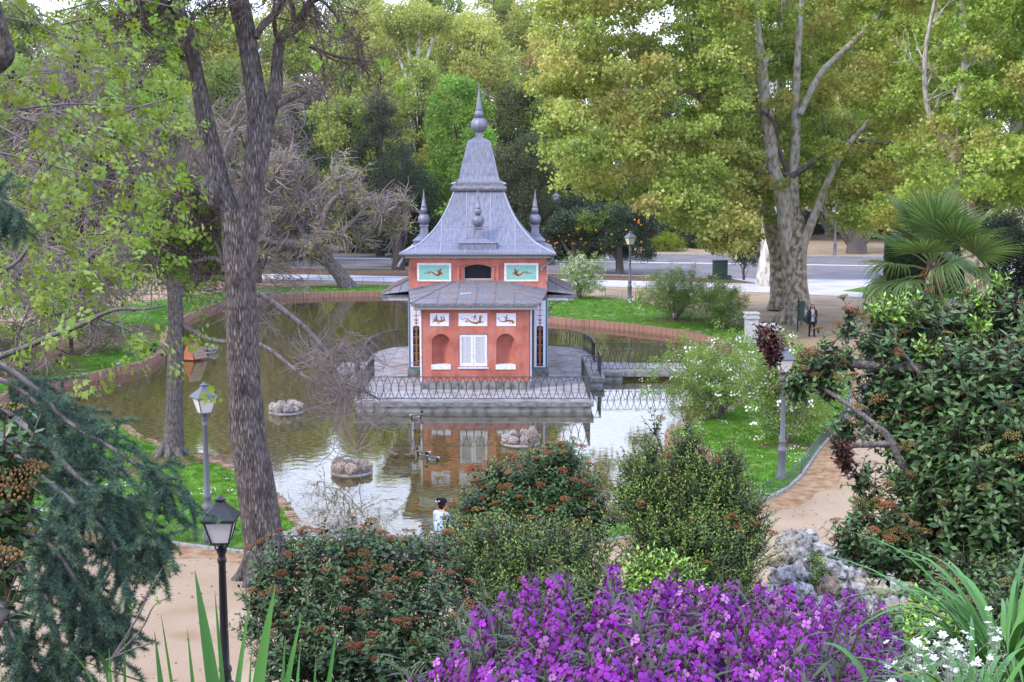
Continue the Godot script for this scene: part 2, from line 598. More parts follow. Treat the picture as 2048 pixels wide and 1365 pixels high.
	mat("lantern_glass", 0.62, 0.58, 0.53, 0.35)
	m = mat("brick", 1, 1, 1, 0.9, 0.2)
	m.vertex_color_use_as_albedo = true
	tri(m, ntex(17, 0.06, [[0.2, 0.226, 0.122, 0.087], [0.5, 0.365, 0.204, 0.157], [0.8, 0.435, 0.278, 0.226]]), Vector3(0.8, 0.8, 0.8))
	m = mat("pond_floor", 1, 1, 1, 0.95, 0.2)
	tri(m, ntex(18, 0.02, [[0.25, 0.022, 0.022, 0.006], [0.42, 0.08, 0.072, 0.014], [0.56, 0.165, 0.132, 0.028], [0.75, 0.28, 0.205, 0.055]], 1024, 6), Vector3(0.16, 0.16, 0.30))
	m = mat("water", 0.075, 0.066, 0.018, 0.03, 0.5)
	m.transparency = BaseMaterial3D.TRANSPARENCY_ALPHA
	m.albedo_color.a = 0.36
	m.uv1_triplanar = true
	m.uv1_world_triplanar = true
	m.uv1_scale = Vector3(0.22, 0.22, 0.32)
	relief(m, gtex(19, 0.014, 512, 4), 0.09)
	m = mat("tufa", 1, 1, 1, 0.95, 0.2)
	m.vertex_color_use_as_albedo = true
	tri(m, ntex(20, 0.03, [[0.24, 0.087, 0.07, 0.061], [0.38, 0.313, 0.261, 0.226], [0.55, 0.487, 0.435, 0.392], [0.85, 0.592, 0.557, 0.522]], 512, 6), Vector3(1.2, 1.2, 1.2))
	relief(m, gtex(21, 0.05, 512, 5), 6.0)
	m = mat("marble_rock", 1, 1, 1, 0.8, 0.3)
	m.vertex_color_use_as_albedo = true
	tri(m, ntex(22, 0.02, [[0.25, 0.07, 0.06, 0.05], [0.38, 0.27, 0.255, 0.235], [0.55, 0.41, 0.395, 0.37], [0.85, 0.53, 0.515, 0.49]], 512, 6), Vector3(1.1, 1.1, 1.1))
	relief(m, gtex(23, 0.03, 512, 6), 5.0)
	# barks
	m = mat("ridged_bark", 1, 1, 1, 0.95, 0.2)
	var cell := NoiseTexture2D.new()
	cell.width = 512
	cell.height = 512
	cell.seamless = true
	var cn := noise(24, 0.035, 2, FastNoiseLite.TYPE_CELLULAR)
	cn.cellular_return_type = FastNoiseLite.RETURN_DISTANCE2_SUB
	cn.domain_warp_enabled = true
	cn.domain_warp_amplitude = 18.0
	cell.noise = cn
	var gr := Gradient.new()
	gr.offsets = PackedFloat32Array([0.0, 0.22, 0.5, 1.0])
	gr.colors = PackedColorArray([lin(0.041, 0.034, 0.031), lin(0.118, 0.10, 0.093), lin(0.24, 0.211, 0.196), lin(0.30, 0.272, 0.255)])
	cell.color_ramp = gr
	tri(m, cell, Vector3(1.25, 0.24, 1.25))
	fine(m, ntex(241, 0.02, [[0.2, 0.45, 0.45, 0.47], [0.5, 0.85, 0.85, 0.85], [0.8, 1.0, 1.0, 1.0]], 512, 5), Vector3(0.35, 0.2, 0.35))
	var ch := cell.duplicate()
	var g2 := Gradient.new()
	g2.offsets = PackedFloat32Array([0.0, 0.5])
	g2.colors = PackedColorArray([Color.BLACK, Color.WHITE])
	ch.color_ramp = g2
	relief(m, ch, 3.5)
	m = mat("limb_bark", 1, 1, 1, 0.95, 0.2)
	tri(m, cell, Vector3(1.25, 0.24, 1.25))
	m.albedo_color = lin(0.9, 0.88, 0.88)
	fine(m, ntex(242, 0.02, [[0.2, 0.45, 0.45, 0.47], [0.5, 0.85, 0.85, 0.85], [0.8, 1.0, 1.0, 1.0]], 256, 5), Vector3(0.35, 0.2, 0.35))
	relief(m, ch, 2.5)
	m = mat("dark_bark", 1, 1, 1, 0.95, 0.2)
	tri(m, ntex(25, 0.03, [[0.2, 0.03, 0.025, 0.023], [0.5, 0.085, 0.07, 0.065], [0.8, 0.15, 0.13, 0.12]], 512, 5), Vector3(1.2, 0.4, 1.2))
	relief(m, gtex(26, 0.05, 512, 4), 3.0)
	m = mat("plane_bark", 1, 1, 1, 0.9, 0.2)
	tri(m, ntex(27, 0.012, [[0.22, 0.13, 0.09, 0.06], [0.40, 0.21, 0.16, 0.11], [0.52, 0.28, 0.235, 0.175], [0.62, 0.38, 0.345, 0.28], [0.8, 0.43, 0.405, 0.35]], 512, 5), Vector3(0.55, 0.33, 0.55))
	m = mat("pale_bark", 1, 1, 1, 0.9, 0.2)
	tri(m, ntex(28, 0.02, [[0.22, 0.20, 0.155, 0.11], [0.36, 0.29, 0.25, 0.195], [0.48, 0.42, 0.395, 0.34], [0.8, 0.50, 0.48, 0.44]], 512, 5), Vector3(0.4, 0.15, 0.4))
	m = mat("trunk_grey", 1, 1, 1, 0.95, 0.2)
	tri(m, ntex(29, 0.03, [[0.2, 0.06, 0.052, 0.048], [0.5, 0.145, 0.125, 0.115], [0.8, 0.21, 0.185, 0.17]], 512, 5), Vector3(1.1, 0.35, 1.1))
	relief(m, gtex(291, 0.04, 512, 5), 4.0)
	m = mat("twig_bark", 1, 1, 1, 0.95, 0.2)
	tri(m, ntex(30, 0.03, [[0.2, 0.08, 0.066, 0.062], [0.5, 0.16, 0.135, 0.13], [0.8, 0.24, 0.21, 0.205]], 256, 4), Vector3(0.8, 0.4, 0.8))
	m = mat("white_bark", 1, 1, 1, 0.9, 0.2)
	tri(m, ntex(33, 0.016, [[0.24, 0.20, 0.15, 0.11], [0.36, 0.38, 0.34, 0.28], [0.48, 0.60, 0.58, 0.54], [0.8, 0.68, 0.66, 0.63]], 512, 5), Vector3(0.3, 0.1, 0.3))
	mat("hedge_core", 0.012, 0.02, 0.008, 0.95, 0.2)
	mat("twig_grey", 0.22, 0.185, 0.19, 0.9, 0.2)
	mat("twig_brown", 0.115, 0.085, 0.08, 0.9, 0.2)
	mat("twig_dark", 0.05, 0.038, 0.034, 0.9, 0.2)
	# foliage (tinted by vertex and copy colours)
	leafy("leaf", 1, 1, 1, 0.55, 0.95)
	leafy("leaf_glossy", 1, 1, 1, 0.33, 0.25)
	leafy("needle", 1, 1, 1, 0.6, 0.15)
	leafy("petal", 1, 1, 1, 0.6, 0.6)
	m = mat("berry", 1, 1, 1, 0.7, 0.3)
	m.vertex_color_use_as_albedo = true
	m = mat("skin", 0.50, 0.30, 0.22, 0.6)
	m = mat("plain", 1, 1, 1, 0.8, 0.3)
	m.vertex_color_use_as_albedo = true

# ---------------------------------------------------------------- plan of the ground
func V(x: float, z: float) -> Vector2:
	return Vector2(x, z)

func smooth(p: Array, per := 5, closed := true) -> PackedVector2Array:
	var out := PackedVector2Array()
	var m := p.size()
	var last := m if closed else m - 1
	for i in last:
		var a: Vector2 = p[(i - 1 + m) % m] if closed else p[maxi(i - 1, 0)]
		var b: Vector2 = p[i]
		var c: Vector2 = p[(i + 1) % m]
		var d: Vector2 = p[(i + 2) % m] if closed else p[mini(i + 2, m - 1)]
		for s in per:
			out.append(b.cubic_interpolate(c, a, d, float(s) / per))
	if not closed:
		out.append(p[m - 1])
	return out

var pond := PackedVector2Array()
var garden := PackedVector2Array()
var near_edge := PackedVector2Array()
var far_edge := PackedVector2Array()

func plan():
	pond = smooth([V(-18.4, -48.9), V(-17.2, -52.0), V(-16.3, -54.9), V(-16.5, -58.3), V(-17.5, -62.6), V(-18.6, -68.0), V(-19.4, -77.3), V(-18.7, -83.9), V(-17.0, -87.2), V(-11.6, -89.5), V(-7.1, -89.0), V(-2.4, -82.1), V(2.2, -73.0), V(5.0, -70.6), V(7.6, -68.0), V(8.9, -66.2), V(9.8, -64.7), V(10.4, -61.8), V(10.7, -58.9), V(10.6, -54.5), V(9.8, -49.9), V(8.5, -45.4), V(7.3, -42.8), V(5.9, -40.9), V(4.9, -39.2), V(5.1, -38.0), V(5.6, -36.9), V(5.8, -34.7), V(5.0, -32.0), V(3.4, -29.8), V(0.9, -27.9), V(-1.4, -27.4), V(-3.5, -27.5), V(-4.4, -27.9), V(-5.0, -28.7), V(-5.8, -30.8), V(-7.6, -34.0), V(-8.9, -35.5), V(-10.0, -36.8), V(-10.8, -37.6), V(-11.7, -38.6), V(-12.6, -40.2), V(-14.2, -41.4), V(-16.4, -42.2), V(-18.2, -43.7), V(-19.0, -46.4)], 4)
	near_edge = smooth([V(-21, -36), V(-15, -30.5), V(-10.8, -28.3), V(-8.3, -27.2), V(-6.6, -26.5), V(-5.9, -26.2), V(-4.6, -26.0), V(-3.5, -25.9), V(-1.3, -26.0), V(0.8, -26.4), V(3.2, -27.7), V(5.1, -29.3), V(6.6, -31.0), V(7.7, -32.9), V(9.2, -36.7), V(11.2, -41.4), V(12.4, -45.2), V(13.4, -49.2), V(13.7, -53.3), V(13.1, -56.3), V(12.6, -58.6)], 4, false)
	far_edge = smooth([V(12.7, -62.5), V(12.8, -66.9), V(12.4, -69.9), V(11.2, -74.4), V(7.9, -83.2), V(4.3, -86.8), V(-4.6, -93.0), V(-9.3, -95.1), V(-16.0, -94.2), V(-18.8, -92.9), V(-22.5, -87.0)], 4, false)
	garden = near_edge.duplicate()
	garden.append(V(12.6, -60.5))
	garden.append_array(far_edge)
	garden.append_array(PackedVector2Array([V(-26, -76), V(-27, -60), V(-25, -44)]))

func rect(x0: float, z0: float, x1: float, z1: float) -> PackedVector2Array:
	return PackedVector2Array([V(x0, z0), V(x1, z0), V(x1, z1), V(x0, z1)])

# a level sheet over OUTER without the pond
func sheet_round_pond(g: Geo, outer: PackedVector2Array, y: float):
	for half in [rect(-900, -900, -4.3, 200), rect(-4.3, -900, 900, 200)]:
		for a in Geometry2D.intersect_polygons(outer, half):
			for b in Geometry2D.clip_polygons(a, pond):
				g.sheet(b, y)

func hill(x: float, z: float) -> float:
	var d := -z
	var s := smoothstep(0.6, 2.4, x - 0.06 * d)
	var c := smoothstep(-2.6, -0.6, x + 0.05 * d)
	var l := [[-6.0, 6.45], [2.6, 6.42], [5.0, 5.55], [9.0, 3.75], [13.0, 1.7], [16.6, -0.35]]
	var m := [[-6.0, 6.45], [3.4, 6.42], [6.0, 5.3], [9.0, 3.85], [12.0, 2.9], [14.5, 1.4], [17.0, -0.35]]
	var r := [[-6.0, 6.45], [3.4, 6.42], [6.0, 5.45], [9.0, 4.4], [12.4, 3.55], [13.4, 3.0], [15.2, -0.35]]
	var hh := lerpf(lerpf(along(l, d), along(m, d), c), along(r, d), s)
	return hh - 0.02 * maxf(absf(x) - 8.0, 0.0) * maxf(absf(x) - 8.0, 0.0)

func along(t: Array, d: float) -> float:
	if d <= t[0][0]:
		return t[0][1]
	for i in t.size() - 1:
		if d < t[i + 1][0]:
			var f: float = (d - t[i][0]) / (t[i + 1][0] - t[i][0])
			return lerpf(t[i][1], t[i + 1][1], f)
	return t[t.size() - 1][1] - (d - t[t.size() - 1][0]) * 0.6

func build_ground():
	plan()
	var g := Geo.new()
	sheet_round_pond(g, rect(-420, -640, 420, 120), 0.0)
	struct("ground", g, M.sand, "sandy ground of the park round the pond")
	# the mound the picture is taken from
	g = Geo.new()
	var nz := noise(40, 0.5, 3)
	var x0 := -18.0
	var nx := 72
	var nn := 52
	for j in nn + 1:
		for i in nx + 1:
			var x := x0 + i * 0.5
			var z := 7.0 - j * 0.5
			var y := hill(x, z)
			y += nz.get_noise_2d(x, z) * 0.12
			var e := 0.25
			var nv := Vector3(hill(x - e, z) - hill(x + e, z), 2 * e, hill(x, z - e) - hill(x, z + e))
			g.vert(Vector3(x, maxf(y, -1.2), z), nv.normalized(), Vector2(x, z))
	for j in nn:
		for i in nx:
			var a := j * (nx + 1) + i
			g.ix.append_array([a, a + nx + 1, a + 1, a + 1, a + nx + 1, a + nx + 2])
	struct("hillside", g, M.soil, "dark soil slope of the planted mound in the foreground")
	# lawn ring round the pond
	g = Geo.new()
	sheet_round_pond(g, garden, 0.03)
	struct("lawn", g, M.lawn, "green lawn with small white daisies round the pond")
	# bare earth under the trees and shrubs
	g = Geo.new()
	for s in [[-9.6, -35.3, 1.5, 0.9], [9.4, -71.2, 1.5, 1.2], [11.5, -67.6, 1.0, 0.9], [-20.8, -63.0, 2.6, 6.0], [-21.5, -53.0, 3.2, 3.4], [8.3, -37.0, 0.9, 0.6], [-11.0, -33.6, 1.2, 0.7]]:
		var p := PackedVector2Array()
		for i in 14:
			var r: float = 1.0 + rf(-0.18, 0.18)
			p.append(V(s[0] + cos(TAU * i / 14) * s[2] * r, s[1] + sin(TAU * i / 14) * s[3] * r))
		g.sheet(p, 0.036)
	struct("bare_earth", g, M.dirt, "bare brown earth under the trees on the lawn")
	# short grass and daisies standing on the lawn
	var blades := Geo.new()
	for i in 9:
		var a := rf(0, TAU)
		var b := Vector3(rf(-0.06, 0.06), 0, rf(-0.06, 0.06))
		var lean := Vector3(cos(a), 0, sin(a)) * rf(0.01, 0.05)
		blades.c = Color(rf(0.8, 1.25), rf(0.85, 1.2), rf(0.7, 1.1))
		blades.ribbon(PackedVector3Array([b, b + lean * 0.4 + Vector3(0, 0.05, 0), b + lean + Vector3(0, rf(0.07, 0.1), 0)]), PackedFloat32Array([0.005, 0.005, 0.0005]), Vector3(-sin(a), 0, cos(a)), 0.1)
	var bm := blades.mesh()
	var daisy := Geo.new()
	for i in 7:
		var p := Vector3(rf(-0.15, 0.15), rf(0.06, 0.1), rf(-0.15, 0.15))
		daisy.c = Color(0.75, 0.75, 0.72)
		daisy.t = Transform3D(Basis(rdir(), 0.4), p)
		daisy.lathe([Vector2(0.018, 0), Vector2(0.016, 0.004), Vector2(0.001, 0.006)], 6)
	var xs := []
	var cs := PackedColorArray()
	var dx := []
	var patch := noise(44, 0.25, 3)
	while xs.size() < 26000:
		var near := xs.size() < 17000
		var p := V(rf(-20, 14), rf(-60, -26)) if near else V(rf(-22, 13), rf(-95, -58))
		if not Geometry2D.is_point_in_polygon(p, garden) or Geometry2D.is_point_in_polygon(p, pond):
			continue
		var q := patch.get_noise_2d(p.x, p.y)
		xs.append(Transform3D(Basis(UPV, rf(0, TAU)).scaled(Vector3.ONE * rf(0.6, 1.15)), Vector3(p.x, 0.03, p.y)))
		var k := 0.14 + 0.05 * q
		cs.append(Color(k * rf(0.6, 0.95) + maxf(q, 0) * 0.05, k * rf(1.5, 1.9), k * 0.2))
		if q > 0.16 and rf(0, 1) < (q - 0.1) * 0.22:
			dx.append(Transform3D(Basis(UPV, rf(0, TAU)), Vector3(p.x, 0.03, p.y)))
	tag(many("grass", bm, M.leaf, self, xs, cs), "short green grass blades on the lawn round the pond", "grass")
	tag(many("daisies", daisy.mesh(), M.petal, self, dx), "small white daisies scattered over the lawn", "flowers")
	# path edging of narrow stones along the near lawn
	var e := Geo.new()
	for i in near_edge.size() - 1:
		e.bar(Vector3(near_edge[i].x, 0.02, near_edge[i].y), Vector3(near_edge[i + 1].x, 0.02, near_edge[i + 1].y), 0.09, 0.11, 0.01)
	struct("path_edging", e, M.kerb_stone, "low pale stone edging between lawn and sand path")
	# redder, trodden sand along the lawn's edge
	var mg := Geo.new()
	var en := noise(66, 0.35, 3)
	var off := PackedVector2Array()
	for i in near_edge.size():
		var d := (near_edge[mini(i + 1, near_edge.size() - 1)] - near_edge[maxi(i - 1, 0)]).normalized()
		off.append(near_edge[i] + V(-d.y, d.x) * (0.75 + 0.55 * en.get_noise_2dv(near_edge[i])))
	for i in near_edge.size() - 1:
		mg.sheet(PackedVector2Array([near_edge[i], near_edge[i + 1], off[i + 1], off[i]]), 0.005)
	struct("path_margin", mg, M.red_sand, "redder trodden sand along the edge of the lawn")
	# pebbles and dry leaves on the sand
	var pb := Geo.new()
	pb.c = Color(0.30, 0.24, 0.18)
	pb.rock(Vector3.ZERO, Vector3(0.022, 0.012, 0.018), en, 0.2, 4, 6)
	var px := []
	var pc := PackedColorArray()
	var dl := Geo.new()
	dl.leaf(Transform3D(Basis(Vector3.RIGHT, Vector3(0, 0, -1), UPV), Vector3.ZERO), 0.07, 0.05, 0.4, -0.2)
	var lx := []
	var lc2 := PackedColorArray()
	while px.size() < 1500:
		var p := V(rf(-10, 13), rf(-45, -17))
		if Geometry2D.is_point_in_polygon(p, garden):
			continue
		px.append(Transform3D(Basis(UPV, rf(0, TAU)).scaled(Vector3.ONE * rf(0.4, 1.3)), Vector3(p.x, 0.006, p.y)))
		var k := rf(0.6, 1.4)
		pc.append(Color(k, k, k))
		if px.size() % 3 == 0:
			p = p + V(rf(-1, 1), rf(-1, 1))
			lx.append(Transform3D(Basis(UPV, rf(0, TAU)) * Basis(Vector3.RIGHT, rf(-0.3, 0.3)), Vector3(p.x, 0.012 if not Geometry2D.is_point_in_polygon(p, garden) else 0.05, p.y)))
			lc2.append(Color(0.16 * k, 0.095 * k, 0.045 * k))
	tag(many("pebbles", pb.mesh(), M.plain, self, px, pc), "small pebbles scattered on the sand path", "pebbles")
	tag(many("dry_leaves", dl.mesh(), M.plain, self, lx, lc2), "dry brown leaves scattered on the sand path", "leaves")
	# stone path slabs on the near lawn
	var ps := Geo.new()
	for i in 4:
		var a := V(-5.35 + i * 0.62, -27.35 + i * 0.06)
		ps.t = Transform3D(Basis(UPV, rf(-0.05, 0.05)), Vector3(a.x, 0.03, a.y))
		ps.box(Vector3(-0.29, 0, -0.28), Vector3(0.29, 0.05, 0.28), 0.012)
	struct("path_slabs", ps, M.kerb_stone, "flat grey stone slabs across the near lawn")
	# landing of the footbridge
	var l := Geo.new()
	l.sheet(PackedVector2Array([V(10.2, -54.2), V(10.3, -51.4), V(12.2, -50.6), V(13.6, -51.0), V(13.7, -54.2), V(13.0, -57.5), V(12.5, -61.5), V(11.6, -60.0), V(11.0, -56.8)]), 0.045)
	struct("path", l, M.sand, "sandy path from the footbridge to the gate pillars")

func build_road():
	# pale pavement, asphalt road, kerbs and a painted line, all running across behind the garden
	var g := Geo.new()
	var pv_near := [V(-80, -108), V(-19.2, -100.6), V(4.8, -95.1), V(18.7, -88.7), V(24.8, -84.9), V(84, -56)]
	var pv_far := [V(-80, -114), V(-20.4, -107.0), V(5.1, -101.2), V(20.4, -96.5), V(27.7, -94.5), V(84, -72)]
	var rd_near := [V(-80, -121), V(-22.4, -115.0), V(-10.3, -113.5), V(5.4, -106.6), V(15.5, -103.0), V(29.4, -100.2), V(90, -88)]
	var rd_far := [V(-90, -160), V(-29.2, -150.0), V(-13.1, -146.0), V(6.8, -136.5), V(38.1, -131.0), V(110, -122)]
	g.sheet(strip(pv_near, pv_far), 0.012)
	struct("pavement", g, M.pavement, "pale grey pavement along the road behind the pond")
	g = Geo.new()
	g.sheet(strip(pv_far, rd_near), 0.006)
	struct("verge", g, M.dirt, "strip of brown earth between pavement and road")
	g = Geo.new()
	g.sheet(PackedVector2Array([V(17.5, -103.0), V(19.5, -96.2), V(28.5, -92.5), V(34, -98.0), V(30, -101.0)]), 0.02)
	struct("driveway", g, M.pavement, "pale paved crossing from pavement to road")
	g = Geo.new()
	g.sheet(strip(rd_near, rd_far), 0.014)
	struct("road", g, M.asphalt, "grey asphalt road across the park behind the pond")
	g = Geo.new()
	g.sheet(strip([V(-40, -133.4), V(6.2, -123.4), V(34.0, -117.0), V(95, -105)], [V(-40, -134.3), V(6.2, -124.4), V(34.0, -118.0), V(95, -106)]), 0.018)
	struct("road_marking", g, M.road_paint, "long white line painted along the road")
	g = Geo.new()
	for s in [[rd_far, 0.14, 0.35], [rd_near, 0.06, 0.2], [pv_near, 0.05, 0.2]]:
		var p: Array = s[0]
		for i in p.size() - 1:
			g.bar(Vector3(p[i].x, 0, p[i].y), Vector3(p[i + 1].x, 0, p[i + 1].y), s[2], s[1] * 2.0, 0.02)
	struct("road_kerb", g, M.kerb_stone, "grey stone kerbs along both sides of the road")
	# second strip of pavement and lawn at the right edge
	g = Geo.new()
	g.sheet(PackedVector2Array([V(24, -90.5), V(28, -96), V(40, -94), V(44, -84), V(34, -80)]), 0.024)
	g.sheet(PackedVector2Array([V(27, -72), V(27, -65), V(60, -50), V(60, -60)]), 0.024)
	struct("grass_strip", g, M.lawn, "green grass strips beside the pavement at right")

func strip(a: Array, b: Array) -> PackedVector2Array:
	var p := PackedVector2Array(a)
	for i in b.size():
		p.append(b[b.size() - 1 - i])
	return p

func build_pond():
	var g := Geo.new()
	g.sheet(pond, -0.95)
	struct("pond_floor", g, M.pond_floor, "mossy olive green floor of the pond")
	g = Geo.new()
	var w := Geometry2D.offset_polygon(pond, 0.03)[0]
	g.sheet(w, -0.3)
	struct("water", g, M.water, "shallow still pond water reflecting sky and house")
	# kerb of upright bricks: a wall behind, each brick in front
	g = Geo.new()
	g.walls(Geometry2D.offset_polygon(pond, 0.14)[0], -1.0, 0.02, true)
	g.walls(Geometry2D.offset_polygon(pond, 0.16)[0], -1.0, 0.02, false)
	var kerb := struct("pond_kerb", g, M.brick, "low red brick kerb round the pond")
	var variants := []
	for i in 5:
		var b := Geo.new()
		var k := rf(0.75, 1.2)
		b.c = Color(k, k * rf(0.9, 1.08), k * rf(0.85, 1.1))
		b.box(Vector3(-0.052, -0.42, -0.02), Vector3(0.052, 0.055 + rf(-0.008, 0.01), 0.24), 0.012)
		variants.append(b.mesh())
	var all := []
	var m := pond.size()
	var left := 0.0
	for i in m:
		var a := pond[i]
		var b := pond[(i + 1) % m]
		var len := a.distance_to(b)
		var d := (b - a) / len
		while left < len:
			var p := a + d * left
			var out := V(-d.y, d.x)
			if Geometry2D.is_point_in_polygon(p + out * 0.3, pond):
				out = -out
			var bs := Basis(Vector3(out.y, 0, -out.x), UPV, Vector3(out.x, 0, out.y))
			if bs.determinant() < 0:
				bs.x = -bs.x
			all.append(Transform3D(bs * Basis(UPV, rf(-0.03, 0.03)), Vector3(p.x, rf(-0.008, 0.008), p.y)))
			left += 0.118
		left -= len
	# the three hundred nearest stand alone
	all.sort_custom(func(p, q): return brick_rank(p) < brick_rank(q))
	for i in 300:
		put("brick", variants[i % 5], M.brick, kerb, all[i])
	for v in 5:
		var rest := []
		for i in range(300 + v, all.size(), 5):
			rest.append(all[i])
		many("far_bricks", variants[v], M.brick, kerb, rest)

func brick_rank(t: Transform3D) -> float:
	var p := t.origin
	var hidden := 0.0
	if p.z > -31.5 and p.x > -4.4 and p.x < 6.0:
		hidden = 60.0
	if p.z > -37 and p.x > 5.05:
		hidden = 60.0
	return -p.z + hidden
# ---------------------------------------------------------------- the little house on the pond
# upright sheet of a polygon of (x, y), facing +z at depth z
func wall_sheet(g: Geo, poly: PackedVector2Array, z: float):
	var tr := Geometry2D.triangulate_polygon(poly)
	var f := g.v.size()
	for p in poly:
		g.vert(Vector3(p.x, p.y, z), Vector3(0, 0, 1), p)
	for i in range(0, tr.size(), 3):
		var a := poly[tr[i]]
		var b := poly[tr[i + 1]]
		var c := poly[tr[i + 2]]
		if (b - a).cross(c - a) < 0:
			g.ix.append_array([f + tr[i], f + tr[i + 1], f + tr[i + 2]])
		else:
			g.ix.append_array([f + tr[i], f + tr[i + 2], f + tr[i + 1]])

# sides of a polygon of (x, y) between two depths; outward, or inward for an opening's reveal
func wall_sides(g: Geo, poly: PackedVector2Array, z0: float, z1: float, inward := false):
	var area := 0.0
	var m := poly.size()
	for i in m:
		area += poly[i].cross(poly[(i + 1) % m])
	for i in m:
		var a := poly[i]
		var b := poly[(i + 1) % m]
		if (area < 0) != inward:
			var s := a
			a = b
			b = s
		g.quad(Vector3(a.x, a.y, z1), Vector3(a.x, a.y, z0), Vector3(b.x, b.y, z0), Vector3(b.x, b.y, z1))

# a wall with openings: cut into strips at the openings' middles, so that no piece has a hole
func wall_open(g: Geo, x0: float, x1: float, y0: float, y1: float, openings: Array, z: float):
	var cuts := [x0]
	for o in openings:
		var mid := 0.0
		for p in o:
			mid += p.x / o.size()
		cuts.append(mid)
	cuts.append(x1)
	cuts.sort()
	for i in cuts.size() - 1:
		var polys := [PackedVector2Array([V(cuts[i], y0), V(cuts[i + 1], y0), V(cuts[i + 1], y1), V(cuts[i], y1)])]
		for o in openings:
			var nxt := []
			for p in polys:
				nxt.append_array(Geometry2D.clip_polygons(p, o))
			polys = nxt
		for p in polys:
			wall_sheet(g, p, z)

func arch(x0: float, x1: float, y0: float, spring: float, rise: float, seg := 12) -> PackedVector2Array:
	var p := PackedVector2Array([V(x0, y0), V(x1, y0)])
	for i in seg + 1:
		var a := PI * i / seg
		p.append(V((x0 + x1) / 2 + cos(a) * (x1 - x0) / 2, spring + sin(a) * rise))
	return p

# low segmental arch
func seg_arch(x0: float, x1: float, y0: float, spring: float, rise: float, seg := 10) -> PackedVector2Array:
	var p := PackedVector2Array([V(x0, y0), V(x1, y0)])
	for i in seg + 1:
		var f := float(i) / seg
		p.append(V(lerpf(x1, x0, f), spring + rise * (1.0 - pow(2 * f - 1, 2))))
	return p

# ---- brushwork of the painted panels: soft strokes along curves
func stroke(im: Image, p: Array, w0: float, w1: float, col: Color):
	var w := im.get_width()
	var h := im.get_height()
	var c := smooth(p, 10, false)
	for i in c.size() - 1:
		var steps := int(ceil((c[i] * w).distance_to(c[i + 1] * w)))
		for s in maxi(steps, 1):
			var q := c[i].lerp(c[i + 1], float(s) / maxi(steps, 1))
			var f := (i + float(s) / maxi(steps, 1)) / (c.size() - 1)
			var r := lerpf(w0, w1, f) * w
			var cx := q.x * w
			var cy := q.y * w
			for y in range(maxi(int(cy - r - 1), 0), mini(int(cy + r + 2), h)):
				for x in range(maxi(int(cx - r - 1), 0), mini(int(cx + r + 2), w)):
					var dd := V(x - cx, y - cy).length()
					var a := clampf(r - dd + 0.7, 0, 1)
					if a > 0:
						var sh := col
						sh = sh.darkened(clampf((y - cy) / maxf(r, 1.0) * 0.25, 0, 0.25))
						im.set_pixel(x, y, im.get_pixel(x, y).lerp(sh, a))

func blot(im: Image, x: float, y: float, r: float, col: Color):
	stroke(im, [V(x, y), V(x + 0.001, y)], r, r, col)

func fresh(w: int, h: int, r: float, g: float, b: float) -> Image:
	var im := Image.create(w, h, false, Image.FORMAT_RGBA8)
	im.fill(Color(r, g, b))
	var n := noise(w + h, 0.03, 4)
	for y in h:
		for x in w:
			var k := 1.0 + 0.06 * n.get_noise_2d(x, y)
			im.set_pixel(x, y, Color(r * k, g * k, b * k))
	return im

func image_mat(called: String, im: Image) -> StandardMaterial3D:
	var m := mat(called, 1, 1, 1, 0.85, 0.2)
	m.albedo_color = Color.WHITE
	m.albedo_texture = ImageTexture.create_from_image(im)
	return m

